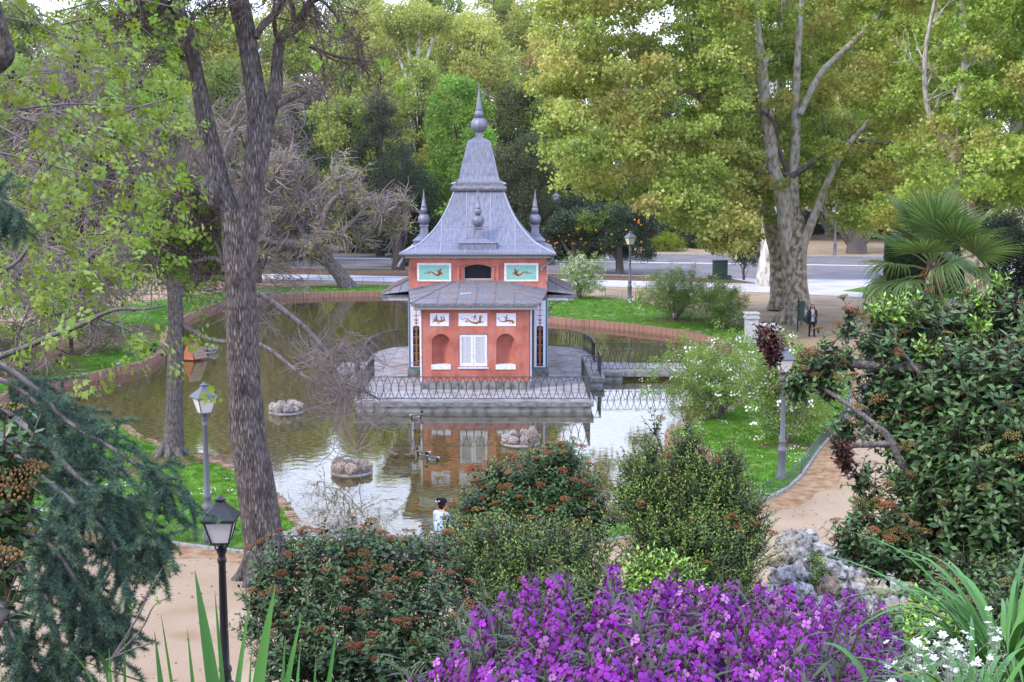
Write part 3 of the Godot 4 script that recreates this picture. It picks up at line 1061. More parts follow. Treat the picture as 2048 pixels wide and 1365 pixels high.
func paint_panels():
	var rust := Color(0.56, 0.30, 0.17)
	var deep := Color(0.42, 0.22, 0.13)
	# winged sea beasts on green, facing each other
	for side in 2:
		var im := fresh(192, 100, 0.50, 0.68, 0.63)
		var s := func(p: Array) -> Array:
			return p.map(func(q): return q if side == 0 else Vector2(1.0 - q.x, q.y))
		stroke(im, s.call([V(0.20, 0.30), V(0.24, 0.285), V(0.27, 0.25), V(0.34, 0.24), V(0.35, 0.29), V(0.31, 0.30), V(0.29, 0.27)]), 0.006, 0.014, rust)
		stroke(im, s.call([V(0.34, 0.245), V(0.42, 0.25), V(0.50, 0.31), V(0.58, 0.355), V(0.66, 0.35)]), 0.014, 0.034, rust)
		stroke(im, s.call([V(0.62, 0.34), V(0.69, 0.31), V(0.71, 0.25), V(0.685, 0.20), V(0.70, 0.155), V(0.73, 0.15), V(0.755, 0.19)]), 0.034, 0.011, rust)
		stroke(im, s.call([V(0.67, 0.29), V(0.62, 0.24), V(0.575, 0.16)]), 0.018, 0.004, deep)
		stroke(im, s.call([V(0.68, 0.27), V(0.645, 0.21), V(0.62, 0.16)]), 0.012, 0.003, rust)
		stroke(im, s.call([V(0.70, 0.31), V(0.77, 0.28), V(0.80, 0.26)]), 0.012, 0.006, deep)
		stroke(im, s.call([V(0.69, 0.33), V(0.78, 0.33), V(0.80, 0.35)]), 0.010, 0.005, rust)
		stroke(im, s.call([V(0.20, 0.30), V(0.17, 0.28)]), 0.01, 0.016, rust)
		stroke(im, s.call([V(0.52, 0.345), V(0.60, 0.385), V(0.66, 0.38)]), 0.003, 0.005, deep)
		image_mat("beast_panel_%d" % side, im)
	var gold := Color(0.62, 0.44, 0.22)
	var dark := Color(0.45, 0.30, 0.15)
	var skin := Color(0.66, 0.45, 0.32)
	# a figure driving a pair of swimming beasts
	var im := fresh(144, 100, 0.86, 0.85, 0.89)
	stroke(im, [V(0.08, 0.52), V(0.2, 0.44), V(0.34, 0.42), V(0.5, 0.44), V(0.62, 0.42)], 0.012, 0.06, gold)
	stroke(im, [V(0.2, 0.36), V(0.3, 0.34), V(0.42, 0.40)], 0.05, 0.06, gold)
	stroke(im, [V(0.56, 0.42), V(0.62, 0.36), V(0.6, 0.26), V(0.57, 0.18)], 0.045, 0.02, gold)
	stroke(im, [V(0.64, 0.42), V(0.76, 0.36), V(0.73, 0.25), V(0.7, 0.16)], 0.045, 0.02, gold)
	stroke(im, [V(0.57, 0.18), V(0.55, 0.21)], 0.022, 0.012, dark)
	stroke(im, [V(0.7, 0.155), V(0.68, 0.19)], 0.022, 0.012, dark)
	stroke(im, [V(0.34, 0.30), V(0.31, 0.22), V(0.34, 0.16)], 0.035, 0.03, skin)
	blot(im, 0.345, 0.12, 0.033, dark)
	stroke(im, [V(0.32, 0.22), V(0.22, 0.2), V(0.17, 0.27)], 0.012, 0.01, skin)
	stroke(im, [V(0.34, 0.22), V(0.44, 0.26)], 0.012, 0.01, skin)
	stroke(im, [V(0.74, 0.4), V(0.88, 0.42)], 0.008, 0.004, dark)
	stroke(im, [V(0.36, 0.5), V(0.45, 0.58), V(0.48, 0.5)], 0.015, 0.012, gold)
	image_mat("swim_panel_0", im)
	# a figure standing on a long sea horse
	im = fresh(216, 100, 0.86, 0.85, 0.89)
	stroke(im, [V(0.07, 0.13), V(0.09, 0.21), V(0.15, 0.22), V(0.24, 0.18), V(0.31, 0.20), V(0.34, 0.27), V(0.29, 0.32), V(0.24, 0.29), V(0.27, 0.25)], 0.004, 0.018, gold)
	stroke(im, [V(0.31, 0.21), V(0.38, 0.28), V(0.48, 0.33), V(0.58, 0.345), V(0.70, 0.325), V(0.74, 0.29)], 0.018, 0.045, gold)
	stroke(im, [V(0.73, 0.30), V(0.755, 0.22), V(0.745, 0.14), V(0.77, 0.095)], 0.04, 0.022, gold)
	stroke(im, [V(0.76, 0.095), V(0.80, 0.115), V(0.825, 0.17)], 0.026, 0.010, gold)
	stroke(im, [V(0.75, 0.30), V(0.84, 0.30), V(0.88, 0.28)], 0.014, 0.006, dark)
	stroke(im, [V(0.73, 0.33), V(0.83, 0.35), V(0.88, 0.345)], 0.012, 0.005, dark)
	stroke(im, [V(0.45, 0.345), V(0.58, 0.385), V(0.68, 0.37)], 0.006, 0.008, dark)
	stroke(im, [V(0.56, 0.18), V(0.575, 0.11)], 0.028, 0.028, skin)
	blot(im, 0.58, 0.055, 0.022, skin)
	stroke(im, [V(0.56, 0.17), V(0.535, 0.22), V(0.52, 0.27)], 0.014, 0.009, skin)
	stroke(im, [V(0.57, 0.17), V(0.62, 0.21), V(0.645, 0.27)], 0.014, 0.009, skin)
	stroke(im, [V(0.56, 0.10), V(0.50, 0.12), V(0.45, 0.155)], 0.010, 0.008, dark)
	stroke(im, [V(0.59, 0.10), V(0.635, 0.12)], 0.009, 0.007, skin)
	image_mat("swim_panel_1", im)
	# a small figure riding a dolphin
	im = fresh(144, 100, 0.86, 0.85, 0.89)
	stroke(im, [V(0.10, 0.28), V(0.14, 0.36), V(0.24, 0.44), V(0.38, 0.46), V(0.54, 0.40)], 0.010, 0.035, rust)
	stroke(im, [V(0.5, 0.43), V(0.62, 0.40), V(0.76, 0.42), V(0.88, 0.48)], 0.04, 0.06, rust)
	stroke(im, [V(0.8, 0.42), V(0.86, 0.52)], 0.07, 0.05, gold)
	stroke(im, [V(0.10, 0.28), V(0.07, 0.25)], 0.01, 0.028, rust)
	stroke(im, [V(0.48, 0.37), V(0.50, 0.26), V(0.52, 0.2)], 0.04, 0.034, skin)
	blot(im, 0.525, 0.13, 0.037, dark)
	stroke(im, [V(0.49, 0.24), V(0.41, 0.2), V(0.37, 0.16)], 0.014, 0.02, skin)
	stroke(im, [V(0.53, 0.24), V(0.60, 0.3), V(0.66, 0.3)], 0.014, 0.01, skin)
	stroke(im, [V(0.66, 0.52), V(0.72, 0.57)], 0.02, 0.01, dark)
	image_mat("swim_panel_2", im)
	# tall panel of a pilaster: candelabrum above, blue field with gold urns below
	im = fresh(72, 450, 0.86, 0.86, 0.91)
	var blue := Color(0.09, 0.09, 0.17)
	for y in range(168, 446):
		var top := 168.0 + 10.0 * (1.0 - sqrt(maxf(0.0, 1.0 - pow(0.0, 2))))
		for x in range(14, 58):
			if y < 178 and y < 178 - 9.0 * sqrt(maxf(0.0, 1.0 - pow((x - 36.0) / 22.0, 2))):
				continue
			im.set_pixel(x, y, blue)
	var grey := Color(0.42, 0.40, 0.44)
	stroke(im, [V(0.5, 0.1), V(0.5, 2.3)], 0.03, 0.035, grey)
	for q in [[0.25, 0.10, 0.10], [0.45, 0.12, 0.05], [0.85, 0.28, 0.03], [1.35, 0.30, 0.04], [1.75, 0.16, 0.09], [2.05, 0.12, 0.07]]:
		stroke(im, [V(0.5 - q[1], q[0]), V(0.5, q[0] + q[2]), V(0.5 + q[1], q[0])], q[2] * 0.5, q[2] * 0.5, Color(0.48, 0.42, 0.42))
	stroke(im, [V(0.5, 2.45), V(0.5, 6.0)], 0.05, 0.07, Color(0.55, 0.45, 0.30))
	for q in [[2.55, 0.22], [3.1, 0.12], [3.38, 0.26], [3.75, 0.1], [4.12, 0.27], [4.5, 0.14], [4.9, 0.2], [5.25, 0.13], [5.5, 0.12], [5.95, 0.24]]:
		stroke(im, [V(0.5 - q[1], q[0]), V(0.5, q[0] + 0.04), V(0.5 + q[1], q[0])], 0.05, 0.05, Color(0.60, 0.42, 0.24))
		stroke(im, [V(0.5 - q[1] * 0.8, q[0] + 0.2), V(0.5, q[0] + 0.12), V(0.5 + q[1] * 0.8, q[0] + 0.2)], 0.02, 0.02, Color(0.62, 0.55, 0.48))
	image_mat("pilaster_panel", im)

# one sloping face of a roof in separate sheets: profile of (half width, y, distance from the axis)
func roof_face(parent: Node, t: Transform3D, pr: Array, rows: Array, xs: Array, m: Material, seam_m: Material, seam := 0.018):
	var at := func(f: float) -> Vector3:
		var q := f * (pr.size() - 1)
		var i := clampi(int(q), 0, pr.size() - 2)
		return (pr[i] as Vector3).lerp(pr[i + 1], q - i)
	for r in rows.size() - 1:
		for i in xs.size() - 1:
			var g := Geo.new()
			g.t = t
			var k := rf(0.86, 1.10)
			g.c = Color(k, k, k * rf(0.98, 1.03))
			var steps := 4 if pr.size() > 2 else 1
			var lift := rf(0.0, 0.006)
			for s in steps:
				var a: Vector3 = at.call(lerpf(rows[r], rows[r + 1], float(s) / steps))
				var b: Vector3 = at.call(lerpf(rows[r], rows[r + 1], float(s + 1) / steps))
				var a0 := clampf(xs[i], -a.x, a.x)
				var a1 := clampf(xs[i + 1], -a.x, a.x)
				var b0 := clampf(xs[i], -b.x, b.x)
				var b1 := clampf(xs[i + 1], -b.x, b.x)
				if a1 - a0 < 0.01:
					continue
				var l := Vector3(0, lift, lift)
				g.quad(Vector3(a0, a.y, a.z) + l, Vector3(a1, a.y, a.z) + l, Vector3(b1, b.y, b.z) + l, Vector3(b0, b.y, b.z) + l)
			if g.v.size():
				part("roof_sheet", g, m, parent)
	for i in range(1, xs.size() - 1):
		var p := PackedVector3Array()
		var rr := PackedFloat32Array()
		for s in 17:
			var a: Vector3 = at.call(s / 16.0)
			if absf(xs[i]) < a.x:
				p.append(Vector3(xs[i], a.y + 0.01, a.z + 0.008))
				rr.append(seam)
		if p.size() > 1:
			var g := Geo.new()
			g.t = t
			g.tube(p, rr, 5)
			part("standing_seam", g, seam_m, parent)
	for r in range(1, rows.size() - 1):
		var a: Vector3 = at.call(rows[r])
		var g := Geo.new()
		g.t = t
		g.tube(PackedVector3Array([Vector3(-a.x, a.y + 0.006, a.z + 0.006), Vector3(a.x, a.y + 0.006, a.z + 0.006)]), PackedFloat32Array([seam * 0.8, seam * 0.8]), 5)
		part("cross_seam", g, seam_m, parent)

func finial(parent: Node, called: String, y: float, r: float, r2: float, gap: float, spike: float, off: Vector3):
	var g := Geo.new()
	var p := []
	for i in 13:
		var a := -PI / 2 * 0.86 + PI * 0.9 * i / 12
		p.append(Vector2(cos(a) * r, y + sin(a) * r))
	g.lathe(p, 20, off)
	for i in 8:
		var q := PackedVector3Array()
		var w := PackedFloat32Array()
		for s in 9:
			var a := -PI / 2 * 0.85 + PI * 0.85 * s / 8
			q.append(off + Vector3(cos(TAU * i / 8) * cos(a) * r, y + sin(a) * r, sin(TAU * i / 8) * cos(a) * r))
			w.append(r * 0.045)
		g.tube(q, w, 4)
	var y2 := y + gap
	p = [Vector2(r2 * 0.6, y2 - r2 * 0.95), Vector2(r2 * 1.06, y2 - r2 * 0.75)]
	for i in 9:
		var a := -PI / 4 + PI * 0.66 * i / 8
		p.append(Vector2(cos(a) * r2, y2 + sin(a) * r2))
	var top := y2 + r2 * 0.85
	p.append_array([Vector2(r2 * 0.78, top), Vector2(r2 * 0.78, top + 0.05), Vector2(r2 * 0.68, top + 0.06), Vector2(r2 * 0.36, lerpf(top, spike, 0.5)), Vector2(0.008, spike)])
	g.lathe(p, 14, off)
	part(called, g, M.zinc, parent)

func build_casita():
	paint_panels()
	var o := thing("pavilion", "red pavilion with grey zinc spire roof standing on the pond terrace", "pavilion", Vector3(-1.37, 0.1, -52.86))
	var hw := 2.77
	var turns := [0.0, PI / 2, PI, -PI / 2]
	# tower walls with a low-arched window on each side
	var win := seg_arch(-0.57, 0.57, 3.93, 4.42, 0.13)
	for k in 4:
		var t := Transform3D(Basis(UPV, turns[k]), Vector3.ZERO)
		var g := Geo.new()
		g.t = t
		wall_open(g, -hw, hw, 0.0, 4.9, [win], hw)
		wall_sides(g, win, hw - 0.16, hw, true)
		part("wall", g, M.plaster, o)
		g = Geo.new()
		g.t = t
		wall_sheet(g, seg_arch(-0.6, 0.6, 3.9, 4.42, 0.15), hw - 0.15)
		var pane := part("window_pane", g, M.dark_glass, o)
		g = Geo.new()
		g.t = t
		g.box(Vector3(-0.57, 3.93, hw - 0.13), Vector3(0.57, 3.975, hw - 0.07), 0.005)
		g.box(Vector3(-0.57, 3.975, hw - 0.13), Vector3(-0.535, 4.46, hw - 0.07), 0.005)
		g.box(Vector3(0.535, 3.975, hw - 0.13), Vector3(0.57, 4.46, hw - 0.07), 0.005)
		part("window_frame", g, M.cornice, pane)
		g = Geo.new()
		g.t = t
		g.box(Vector3(-0.72, 3.80, hw), Vector3(0.72, 3.91, hw + 0.10), 0.01)
		part("window_sill", g, M.old_zinc, pane)
		# raised surround in two steps
		g = Geo.new()
		g.t = t
		for q in [[0.66, 0.012, 0.05, 4.52], [0.84, 0.028, 0.0, 4.60]]:
			var outer := seg_arch(-q[0], q[0], 3.55, q[3] - 0.10, 0.17)
			var hole := win if q[0] < 0.7 else seg_arch(-0.74, 0.74, 3.5, 4.47, 0.15)
			for side in [rect(-2, 3, 0, 6), rect(0, 3, 2, 6)]:
				for a in Geometry2D.intersect_polygons(outer, side):
					for b in Geometry2D.clip_polygons(a, hole):
						wall_sheet(g, b, hw + 0.02 + q[1])
						wall_sides(g, b, hw, hw + 0.02 + q[1])
		part("window_surround", g, M.plaster, pane)
		# painted panels either side
		for s in 2:
			var x0 := -2.44 if s == 0 else 1.06
			var x1 := x0 + 1.37
			g = Geo.new()
			g.t = t
			g.box(Vector3(x0, 3.86, hw), Vector3(x1, 4.60, hw + 0.03), 0.008)
			var fr := part("panel_frame", g, M.white_paint, o)
			g = Geo.new()
			g.t = t
			g.quad01(Vector3(x0 + 0.085, 3.94, hw + 0.033), Vector3(x1 - 0.085, 3.94, hw + 0.033), Vector3(x1 - 0.085, 4.52, hw + 0.033), Vector3(x0 + 0.085, 4.52, hw + 0.033))
			part("painted_panel", g, M["beast_panel_%d" % s], fr)
		# pilasters at the corners: teal border, painted white panel
		for s: float in [-1.0, 1.0]:
			g = Geo.new()
			g.t = t
			var xa := minf(s * 2.80, s * 2.19)
			var xb := maxf(s * 2.80, s * 2.19)
			g.box(Vector3(xa, 0.30, hw - 0.05), Vector3(xb, 3.2, hw + 0.035), 0.008)
			var pil := part("pilaster", g, M.teal, o)
			g = Geo.new()
			g.t = t
			g.box(Vector3(xa + 0.075, 0.39, hw + 0.03), Vector3(xb - 0.075, 3.1, hw + 0.05), 0.004)
			part("pilaster_field", g, M.white_paint, pil)
			g = Geo.new()
			g.t = t
			g.quad01(Vector3(xa + 0.09, 0.40, hw + 0.053), Vector3(xb - 0.09, 0.40, hw + 0.053), Vector3(xb - 0.09, 3.08, hw + 0.053), Vector3(xa + 0.09, 3.08, hw + 0.053))
			part("painted_panel", g, M.pilaster_panel, pil)
	var g := Geo.new()
	for s in [[-1, -1], [-1, 1], [1, -1], [1, 1]]:
		g = Geo.new()
		g.cbox(Vector3(s[0] * 2.5, 0.15, s[1] * 2.5), Vector3(0.72, 0.31, 0.72), 0.015)
		part("corner_plinth", g, M.stained_stone, o)
	g = Geo.new()
	g.box(Vector3(-hw + 0.1, 0, -hw + 0.1), Vector3(hw - 0.1, 0.28, hw - 0.1))
	part("plinth", g, M.stone, o)
	g = Geo.new()
	for k in 4:
		g.t = Transform3D(Basis(UPV, turns[k]), Vector3.ZERO)
		g.box(Vector3(-2.93, 4.80, hw - 0.02), Vector3(2.775, 4.90, 2.93), 0.01)
	part("cornice", g, M.cornice, o)
	# main roof: a square bell shape in sheets of zinc
	var pr := []
	for q in smooth([V(3.12, 4.99), V(2.66, 5.19), V(2.22, 5.46), V(1.70, 6.03), V(1.33, 6.66), V(1.02, 7.42)], 3, false):
		pr.append(Vector3(q.x, q.y, q.x))
	for k in 4:
		var t := Transform3D(Basis(UPV, turns[k]), Vector3.ZERO)
		roof_face(o, t, pr, [0.0, 0.11, 0.30, 0.60, 1.0], [-3.2, -2.5, -1.5, -0.5, 0.5, 1.5, 2.5, 3.2], M.zinc, M.zinc_seam)
		g = Geo.new()
		g.t = t
		var hp := PackedVector3Array()
		var hr := PackedFloat32Array()
		for q in pr:
			hp.append(Vector3(q.x, q.y + 0.012, q.z))
			hr.append(0.032)
		g.tube(hp, hr, 6)
		part("hip_ridge", g, M.zinc_seam, o)
		g = Geo.new()
		g.t = t
		g.box(Vector3(-3.15, 4.915, 3.02), Vector3(3.05, 4.985, 3.15), 0.02)
		part("gutter", g, M.gutter, o)
		g = Geo.new()
		g.t = t
		g.quad(Vector3(-3.03, 4.912, 2.9), Vector3(3.03, 4.912, 2.9), Vector3(3.03, 4.912, 3.05), Vector3(-3.03, 4.912, 3.05))
		part("soffit", g, M.cornice, o)
		# small hipped block on the roof that carries a finial
		g = Geo.new()
		g.t = t
		var z0 := 1.62
		var z1 := 2.74
		g.box(Vector3(-0.76, 5.10, z0), Vector3(0.76, 5.40, z1), 0.01)
		for e in [[-0.80, 0.80]]:
			var a := Vector3(-0.80, 5.40, z1 + 0.04)
			var b := Vector3(0.80, 5.40, z1 + 0.04)
			var c := Vector3(0.80, 5.40, z0)
			var d := Vector3(-0.80, 5.40, z0)
			var q := [Vector3(-0.22, 5.60, 2.56), Vector3(0.22, 5.60, 2.56), Vector3(0.22, 5.60, 2.0), Vector3(-0.22, 5.60, 2.0)]
			g.quad(a, b, q[1], q[0])
			g.quad(b, c, q[2], q[1])
			g.quad(d, a, q[0], q[3])
		var blk := part("roof_block", g, M.zinc, o)
		g = Geo.new()
		g.t = t * Transform3D(Basis(), Vector3(0, 0, 2.34))
		g.lathe([Vector2(0.34, 5.56), Vector2(0.34, 5.62), Vector2(0.25, 5.66), Vector2(0.22, 5.95), Vector2(0.27, 5.97), Vector2(0.27, 6.03), Vector2(0.12, 6.05)], 4, Vector3.ZERO, PI / 4, true)
		part("pedestal", g, M.zinc, blk)
		finial(blk, "finial", 6.27, 0.245, 0.145, 0.385, 7.52, t * Vector3(0, 0, 2.34))
		# drain elbow at each corner of the eaves
		g = Geo.new()
		g.t = t
		g.tube(PackedVector3Array([Vector3(2.98, 4.93, 2.98), Vector3(3.0, 4.78, 3.0), Vector3(2.9, 4.66, 2.9), Vector3(2.6, 4.42, 2.8 + 0.05), Vector3(2.55, 4.3, 2.86)]) if k != 3 else PackedVector3Array([Vector3(2.98, 4.93, 2.98), Vector3(3.0, 4.78, 3.0), Vector3(3.3, 4.6, 3.1), Vector3(3.5, 4.47, 3.15)]), PackedFloat32Array([0.05, 0.05, 0.05, 0.05, 0.05]).slice(0, 5 if k != 3 else 4), 8)
		part("drain_pipe", g, M.old_zinc, o)
	# collar, upper spire and top finial
	g = Geo.new()
	var q2 := sqrt(2.0)
	g.lathe([Vector2(1.0 * q2, 7.36), Vector2(1.02 * q2, 7.46)], 4, Vector3.ZERO, PI / 4, true)
	part("collar_neck", g, M.gutter, o)
	g = Geo.new()
	g.lathe([Vector2(1.02 * q2, 7.44), Vector2(1.10 * q2, 7.46), Vector2(1.145 * q2, 7.52), Vector2(1.15 * q2, 7.58), Vector2(1.12 * q2, 7.64), Vector2(1.05 * q2, 7.67), Vector2(1.05 * q2, 7.80), Vector2(0.98 * q2, 7.83), Vector2(0.88 * q2, 7.86)], 4, Vector3.ZERO, PI / 4, true)
	part("collar", g, M.old_zinc, o)
	var sp := []
	for q in [V(0.90, 7.85), V(0.82, 8.0), V(0.78, 8.2), V(0.63, 8.85), V(0.485, 9.46)]:
		sp.append(Vector3(q.x, q.y, q.x))
	for k in 4:
		roof_face(o, Transform3D(Basis(UPV, turns[k]), Vector3.ZERO), sp, [0.0, 0.62, 1.0], [-1.0, 1.0], M.zinc, M.zinc_seam, 0.014)
	g = Geo.new()
	g.lathe([Vector2(0.50 * q2, 9.45), Vector2(0.47 * q2, 9.49), Vector2(0.13 * q2, 9.70), Vector2(0.12 * q2, 9.9)], 4, Vector3.ZERO, PI / 4, true)
	part("spire_cap", g, M.zinc, o)
	finial(o, "top_finial", 10.18, 0.34, 0.19, 0.46, 11.88, Vector3.ZERO)
	# lower roofs on the four sides
	for k in 4:
		var t := Transform3D(Basis(UPV, turns[k]), Vector3.ZERO)
		var dep := 6.30 if k % 2 == 0 else 3.98
		var eh := 2.42 if k % 2 == 0 else 2.62
		var ye := 3.31
		var rows := [0.0, 0.2, 0.46, 0.73, 1.0] if k % 2 == 0 else [0.0, 0.5, 1.0]
		roof_face(o, t, [Vector3(eh, ye, dep), Vector3(0.95, 3.86, hw + 0.01)], rows, [-2.7, -1.45, -0.72, 0.0, 0.72, 1.45, 2.7], M.old_zinc, M.rust, 0.014)
		for s: float in [-1.0, 1.0]:
			var top := Vector3(s * 0.95, 3.86, hw + 0.01)
			var out := Vector3(s * eh, ye, dep)
			var back := Vector3(s * (hw + 0.02 if k % 2 == 0 else hw + 0.02), 3.47, hw + 0.01)
			var low := Vector3(s * eh, ye + 0.0, hw + 0.01) if k % 2 == 0 else back
			g = Geo.new()
			g.t = t
			g.c = Color(0.97, 0.97, 1.0)
			if s > 0:
				g.tri(top, out, back)
				if k % 2 == 0:
					g.tri(out, Vector3(s * eh, ye, hw + 0.01), back)
			else:
				g.tri(top, back, out)
				if k % 2 == 0:
					g.tri(out, back, Vector3(s * eh, ye, hw + 0.01))
			part("roof_sheet", g, M.old_zinc, o)
			for f in [0.33, 0.66]:
				g = Geo.new()
				g.t = t
				var a := top.lerp(out, f) + Vector3(0, 0.012, 0)
				var b := back.lerp(out, f) + Vector3(0, 0.012, 0)
				g.tube(PackedVector3Array([a, b]), PackedFloat32Array([0.013, 0.013]), 5)
				part("cross_seam", g, M.rust, o)
			g = Geo.new()
			g.t = t
			g.tube(PackedVector3Array([top + Vector3(0, 0.015, 0), out + Vector3(0, 0.015, 0)]), PackedFloat32Array([0.03, 0.03]), 6)
			part("hip_ridge", g, M.rust, o)
			# fascia along the sides
			g = Geo.new()
			g.t = t
			var x0 := s * eh
			g.box(Vector3(minf(x0, x0 - s * 0.05), ye - 0.10, hw + 0.02), Vector3(maxf(x0, x0 - s * 0.05), ye - 0.004, dep - 0.05), 0.006)
			part("fascia", g, M.old_zinc, o)
			g = Geo.new()
			g.t = t
			var x1 := s * (eh - 0.10)
			g.box(Vector3(minf(x1, x1 - s * 0.22), ye - 0.24, hw + 0.02), Vector3(maxf(x1, x1 - s * 0.22), ye - 0.10, dep - 0.33), 0.006)
			part("cornice", g, M.white_paint, o)
		g = Geo.new()
		g.t = t
		g.box(Vector3(-eh, ye - 0.10, dep - 0.05), Vector3(eh, ye - 0.004, dep + 0.01), 0.006)
		part("fascia", g, M.old_zinc, o)
		g = Geo.new()
		g.t = t
		g.box(Vector3(-eh + 0.1, ye - 0.24, dep - 0.32), Vector3(eh - 0.1, ye - 0.102, dep - 0.1), 0.006)
		part("cornice", g, M.cornice, o)
		g = Geo.new()
		g.t = t
		g.quad(Vector3(-eh + 0.04, ye - 0.095, hw + 0.02), Vector3(eh - 0.04, ye - 0.095, hw + 0.02), Vector3(eh - 0.04, ye - 0.095, dep - 0.06), Vector3(-eh + 0.04, ye - 0.095, dep - 0.06))
		part("soffit", g, M.cornice, o)
		# flashing against the wall
		g = Geo.new()
		g.t = t
		for s: float in [-1.0, 1.0]:
			g.bar(Vector3(s * 0.72, 3.90, hw + 0.015), Vector3(s * 2.79, 3.52, hw + 0.015), 0.03, 0.09)
		part("flashing", g, M.zinc, o)
		if k % 2 == 1:
			# curled iron brackets under the canopies
			for s: float in [-1.0, 1.0]:
				g = Geo.new()
				g.t = t
				var zz := hw + 0.02
				var x := s * 2.45
				var arc := PackedVector3Array()
				for i in 13:
					var a := PI / 2 * i / 12
					arc.append(Vector3(x, 2.35 + 0.78 * sin(a), zz + 1.02 * (1.0 - cos(a))))
				g.tube(arc, bars(13, 0.018), 5)
				g.rod(Vector3(x, 2.2, zz + 0.02), Vector3(x, 3.2, zz + 0.02), 0.018, 5)
				g.rod(Vector3(x, 3.16, zz), Vector3(x, 3.16, zz + 1.1), 0.018, 5)
				for c in [[2.98, 0.18, 0.13], [2.72, 0.12, 0.10], [3.05, 0.46, 0.10], [3.08, 0.72, 0.07], [3.05, 1.0, 0.09], [2.42, 0.08, 0.08]]:
					var sp2 := PackedVector3Array()
					for i in 15:
						var a := TAU * 1.25 * i / 14
						var r: float = c[2] * (1.0 - 0.6 * i / 14)
						sp2.append(Vector3(x, c[0] + sin(a) * r, zz + c[1] + cos(a) * r))
					g.tube(sp2, bars(15, 0.013), 4)
				part("bracket", g, M.iron, o)
	# front and back rooms
	for k in [0, 2]:
		var t := Transform3D(Basis(UPV, turns[k]), Vector3.ZERO)
		var w := 2.02
		var zf := 5.93
		g = Geo.new()
		g.t = t
		g.box(Vector3(-w - 0.03, 0, hw), Vector3(w + 0.03, 0.33, zf + 0.03), 0.012)
		part("plinth", g, M.stained_stone, o)
		var door := PackedVector2Array([V(-0.645, 0.85), V(0.455, 0.85), V(0.455, 2.13), V(-0.645, 2.13)])
		var n0 := arch(-1.67, -0.97, 0.95, 1.78, 0.35)
		var n1 := arch(0.77, 1.49, 0.95, 1.78, 0.36)
		g = Geo.new()
		g.t = t
		wall_open(g, -w, w, 0.33, 3.1, [n0, door, n1], zf)
		wall_sides(g, door, zf - 0.1, zf, true)
		part("front_wall", g, M.plaster, o)
		for s: float in [-1.0, 1.0]:
			g = Geo.new()
			g.t = t
			if s > 0:
				g.quad(Vector3(w, 0.33, zf), Vector3(w, 0.33, hw), Vector3(w, 3.1, hw), Vector3(w, 3.1, zf))
			else:
				g.quad(Vector3(-w, 0.33, hw), Vector3(-w, 0.33, zf), Vector3(-w, 3.1, zf), Vector3(-w, 3.1, hw))
			part("side_wall", g, M.plaster, o)
			g = Geo.new()
			g.t = t
			g.rod(Vector3(s * (w + 0.06), 0.3, zf - 0.1), Vector3(s * (w + 0.06), 3.1, zf - 0.1), 0.04, 8)
			part("drain_pipe", g, M.white_paint, o)
		# niches: hollow half cylinders under a quarter dome
		for q in [[-1.67, -0.97], [0.77, 1.49]]:
			var cx: float = (q[0] + q[1]) / 2
			var r: float = (q[1] - q[0]) / 2
			g = Geo.new()
			g.t = t
			var f := g.v.size()
			var rows := 12
			for i in rows + 1:
				for j in 13:
					var a := PI * j / 12
					var y := 0.95 + 0.83 * minf(i / 5.0, 1.0)
					var rr := r
					if i > 5:
						var b := PI / 2 * (i - 5) / 7.0
						y = 1.78 + r * sin(b)
						rr = r * cos(b)
					var p := Vector3(cx + cos(a) * rr, y, zf - sin(a) * rr * 0.95)
					g.vert(p, Vector3(-cos(a) * rr, -(y - 1.78 if y > 1.78 else 0.0), sin(a) * rr), V(a, y))
			for i in rows:
				for j in 12:
					var a := f + i * 13 + j
					g.ix.append_array([a, a + 1, a + 13, a + 1, a + 14, a + 13])
			part("niche", g, M.plaster, o)
			g = Geo.new()
			g.t = t
			var bow := PackedVector2Array()
			for i in 11:
				var a := PI * i / 10
				bow.append(V(cx + cos(a) * (r + 0.02), zf - 0.02 - sin(a) * r * 0.93))
			bow.append(V(cx - r - 0.02, zf + 0.035))
			bow.append(V(cx + r + 0.02, zf + 0.035))
			g.prism(bow, 0.77, 0.952)
			part("niche_sill", g, M.white_paint, o)
		# shuttered window
		g = Geo.new()
		g.t = t
		wall_sheet(g, PackedVector2Array([V(-0.66, 0.83), V(0.47, 0.83), V(0.47, 2.15), V(-0.66, 2.15)]), zf - 0.098)
		g.box(Vector3(-0.68, 0.80, zf), Vector3(0.49, 0.848, zf + 0.05), 0.006)
		var win2 := part("window", g, M.white_paint, o)
		for s in 2:
			var x0 := -0.625 if s == 0 else -0.09
			var x1 := x0 + 0.525
			g = Geo.new()
			g.t = t
			var za := zf - 0.09
			var zb := zf - 0.03
			g.box(Vector3(x0, 0.87, za), Vector3(x0 + 0.09, 2.09, zb), 0.006)
			g.box(Vector3(x1 - 0.09, 0.87, za), Vector3(x1, 2.09, zb), 0.006)
			g.box(Vector3(x0 + 0.09, 0.87, za), Vector3(x1 - 0.09, 1.00, zb - 0.002), 0.006)
			g.box(Vector3(x0 + 0.09, 2.0, za), Vector3(x1 - 0.09, 2.09, zb - 0.002), 0.006)
			var sh := part("shutter", g, M.white_paint, win2)
			g = Geo.new()
			for i in 26:
				g.t = t * Transform3D(Basis(Vector3.RIGHT, 0.65), Vector3(0, 1.018 + i * 0.0385, zf - 0.06))
				g.box(Vector3(x0 + 0.09, -0.004, -0.024), Vector3(x1 - 0.09, 0.004, 0.024))
			var sl := part("shutter_slat", g, M.white_paint, win2)
			sl.set_meta("kind", "stuff")
		# three painted panels
		var spans := [[-1.73, -1.01], [-0.655, 0.44], [0.78, 1.52]]
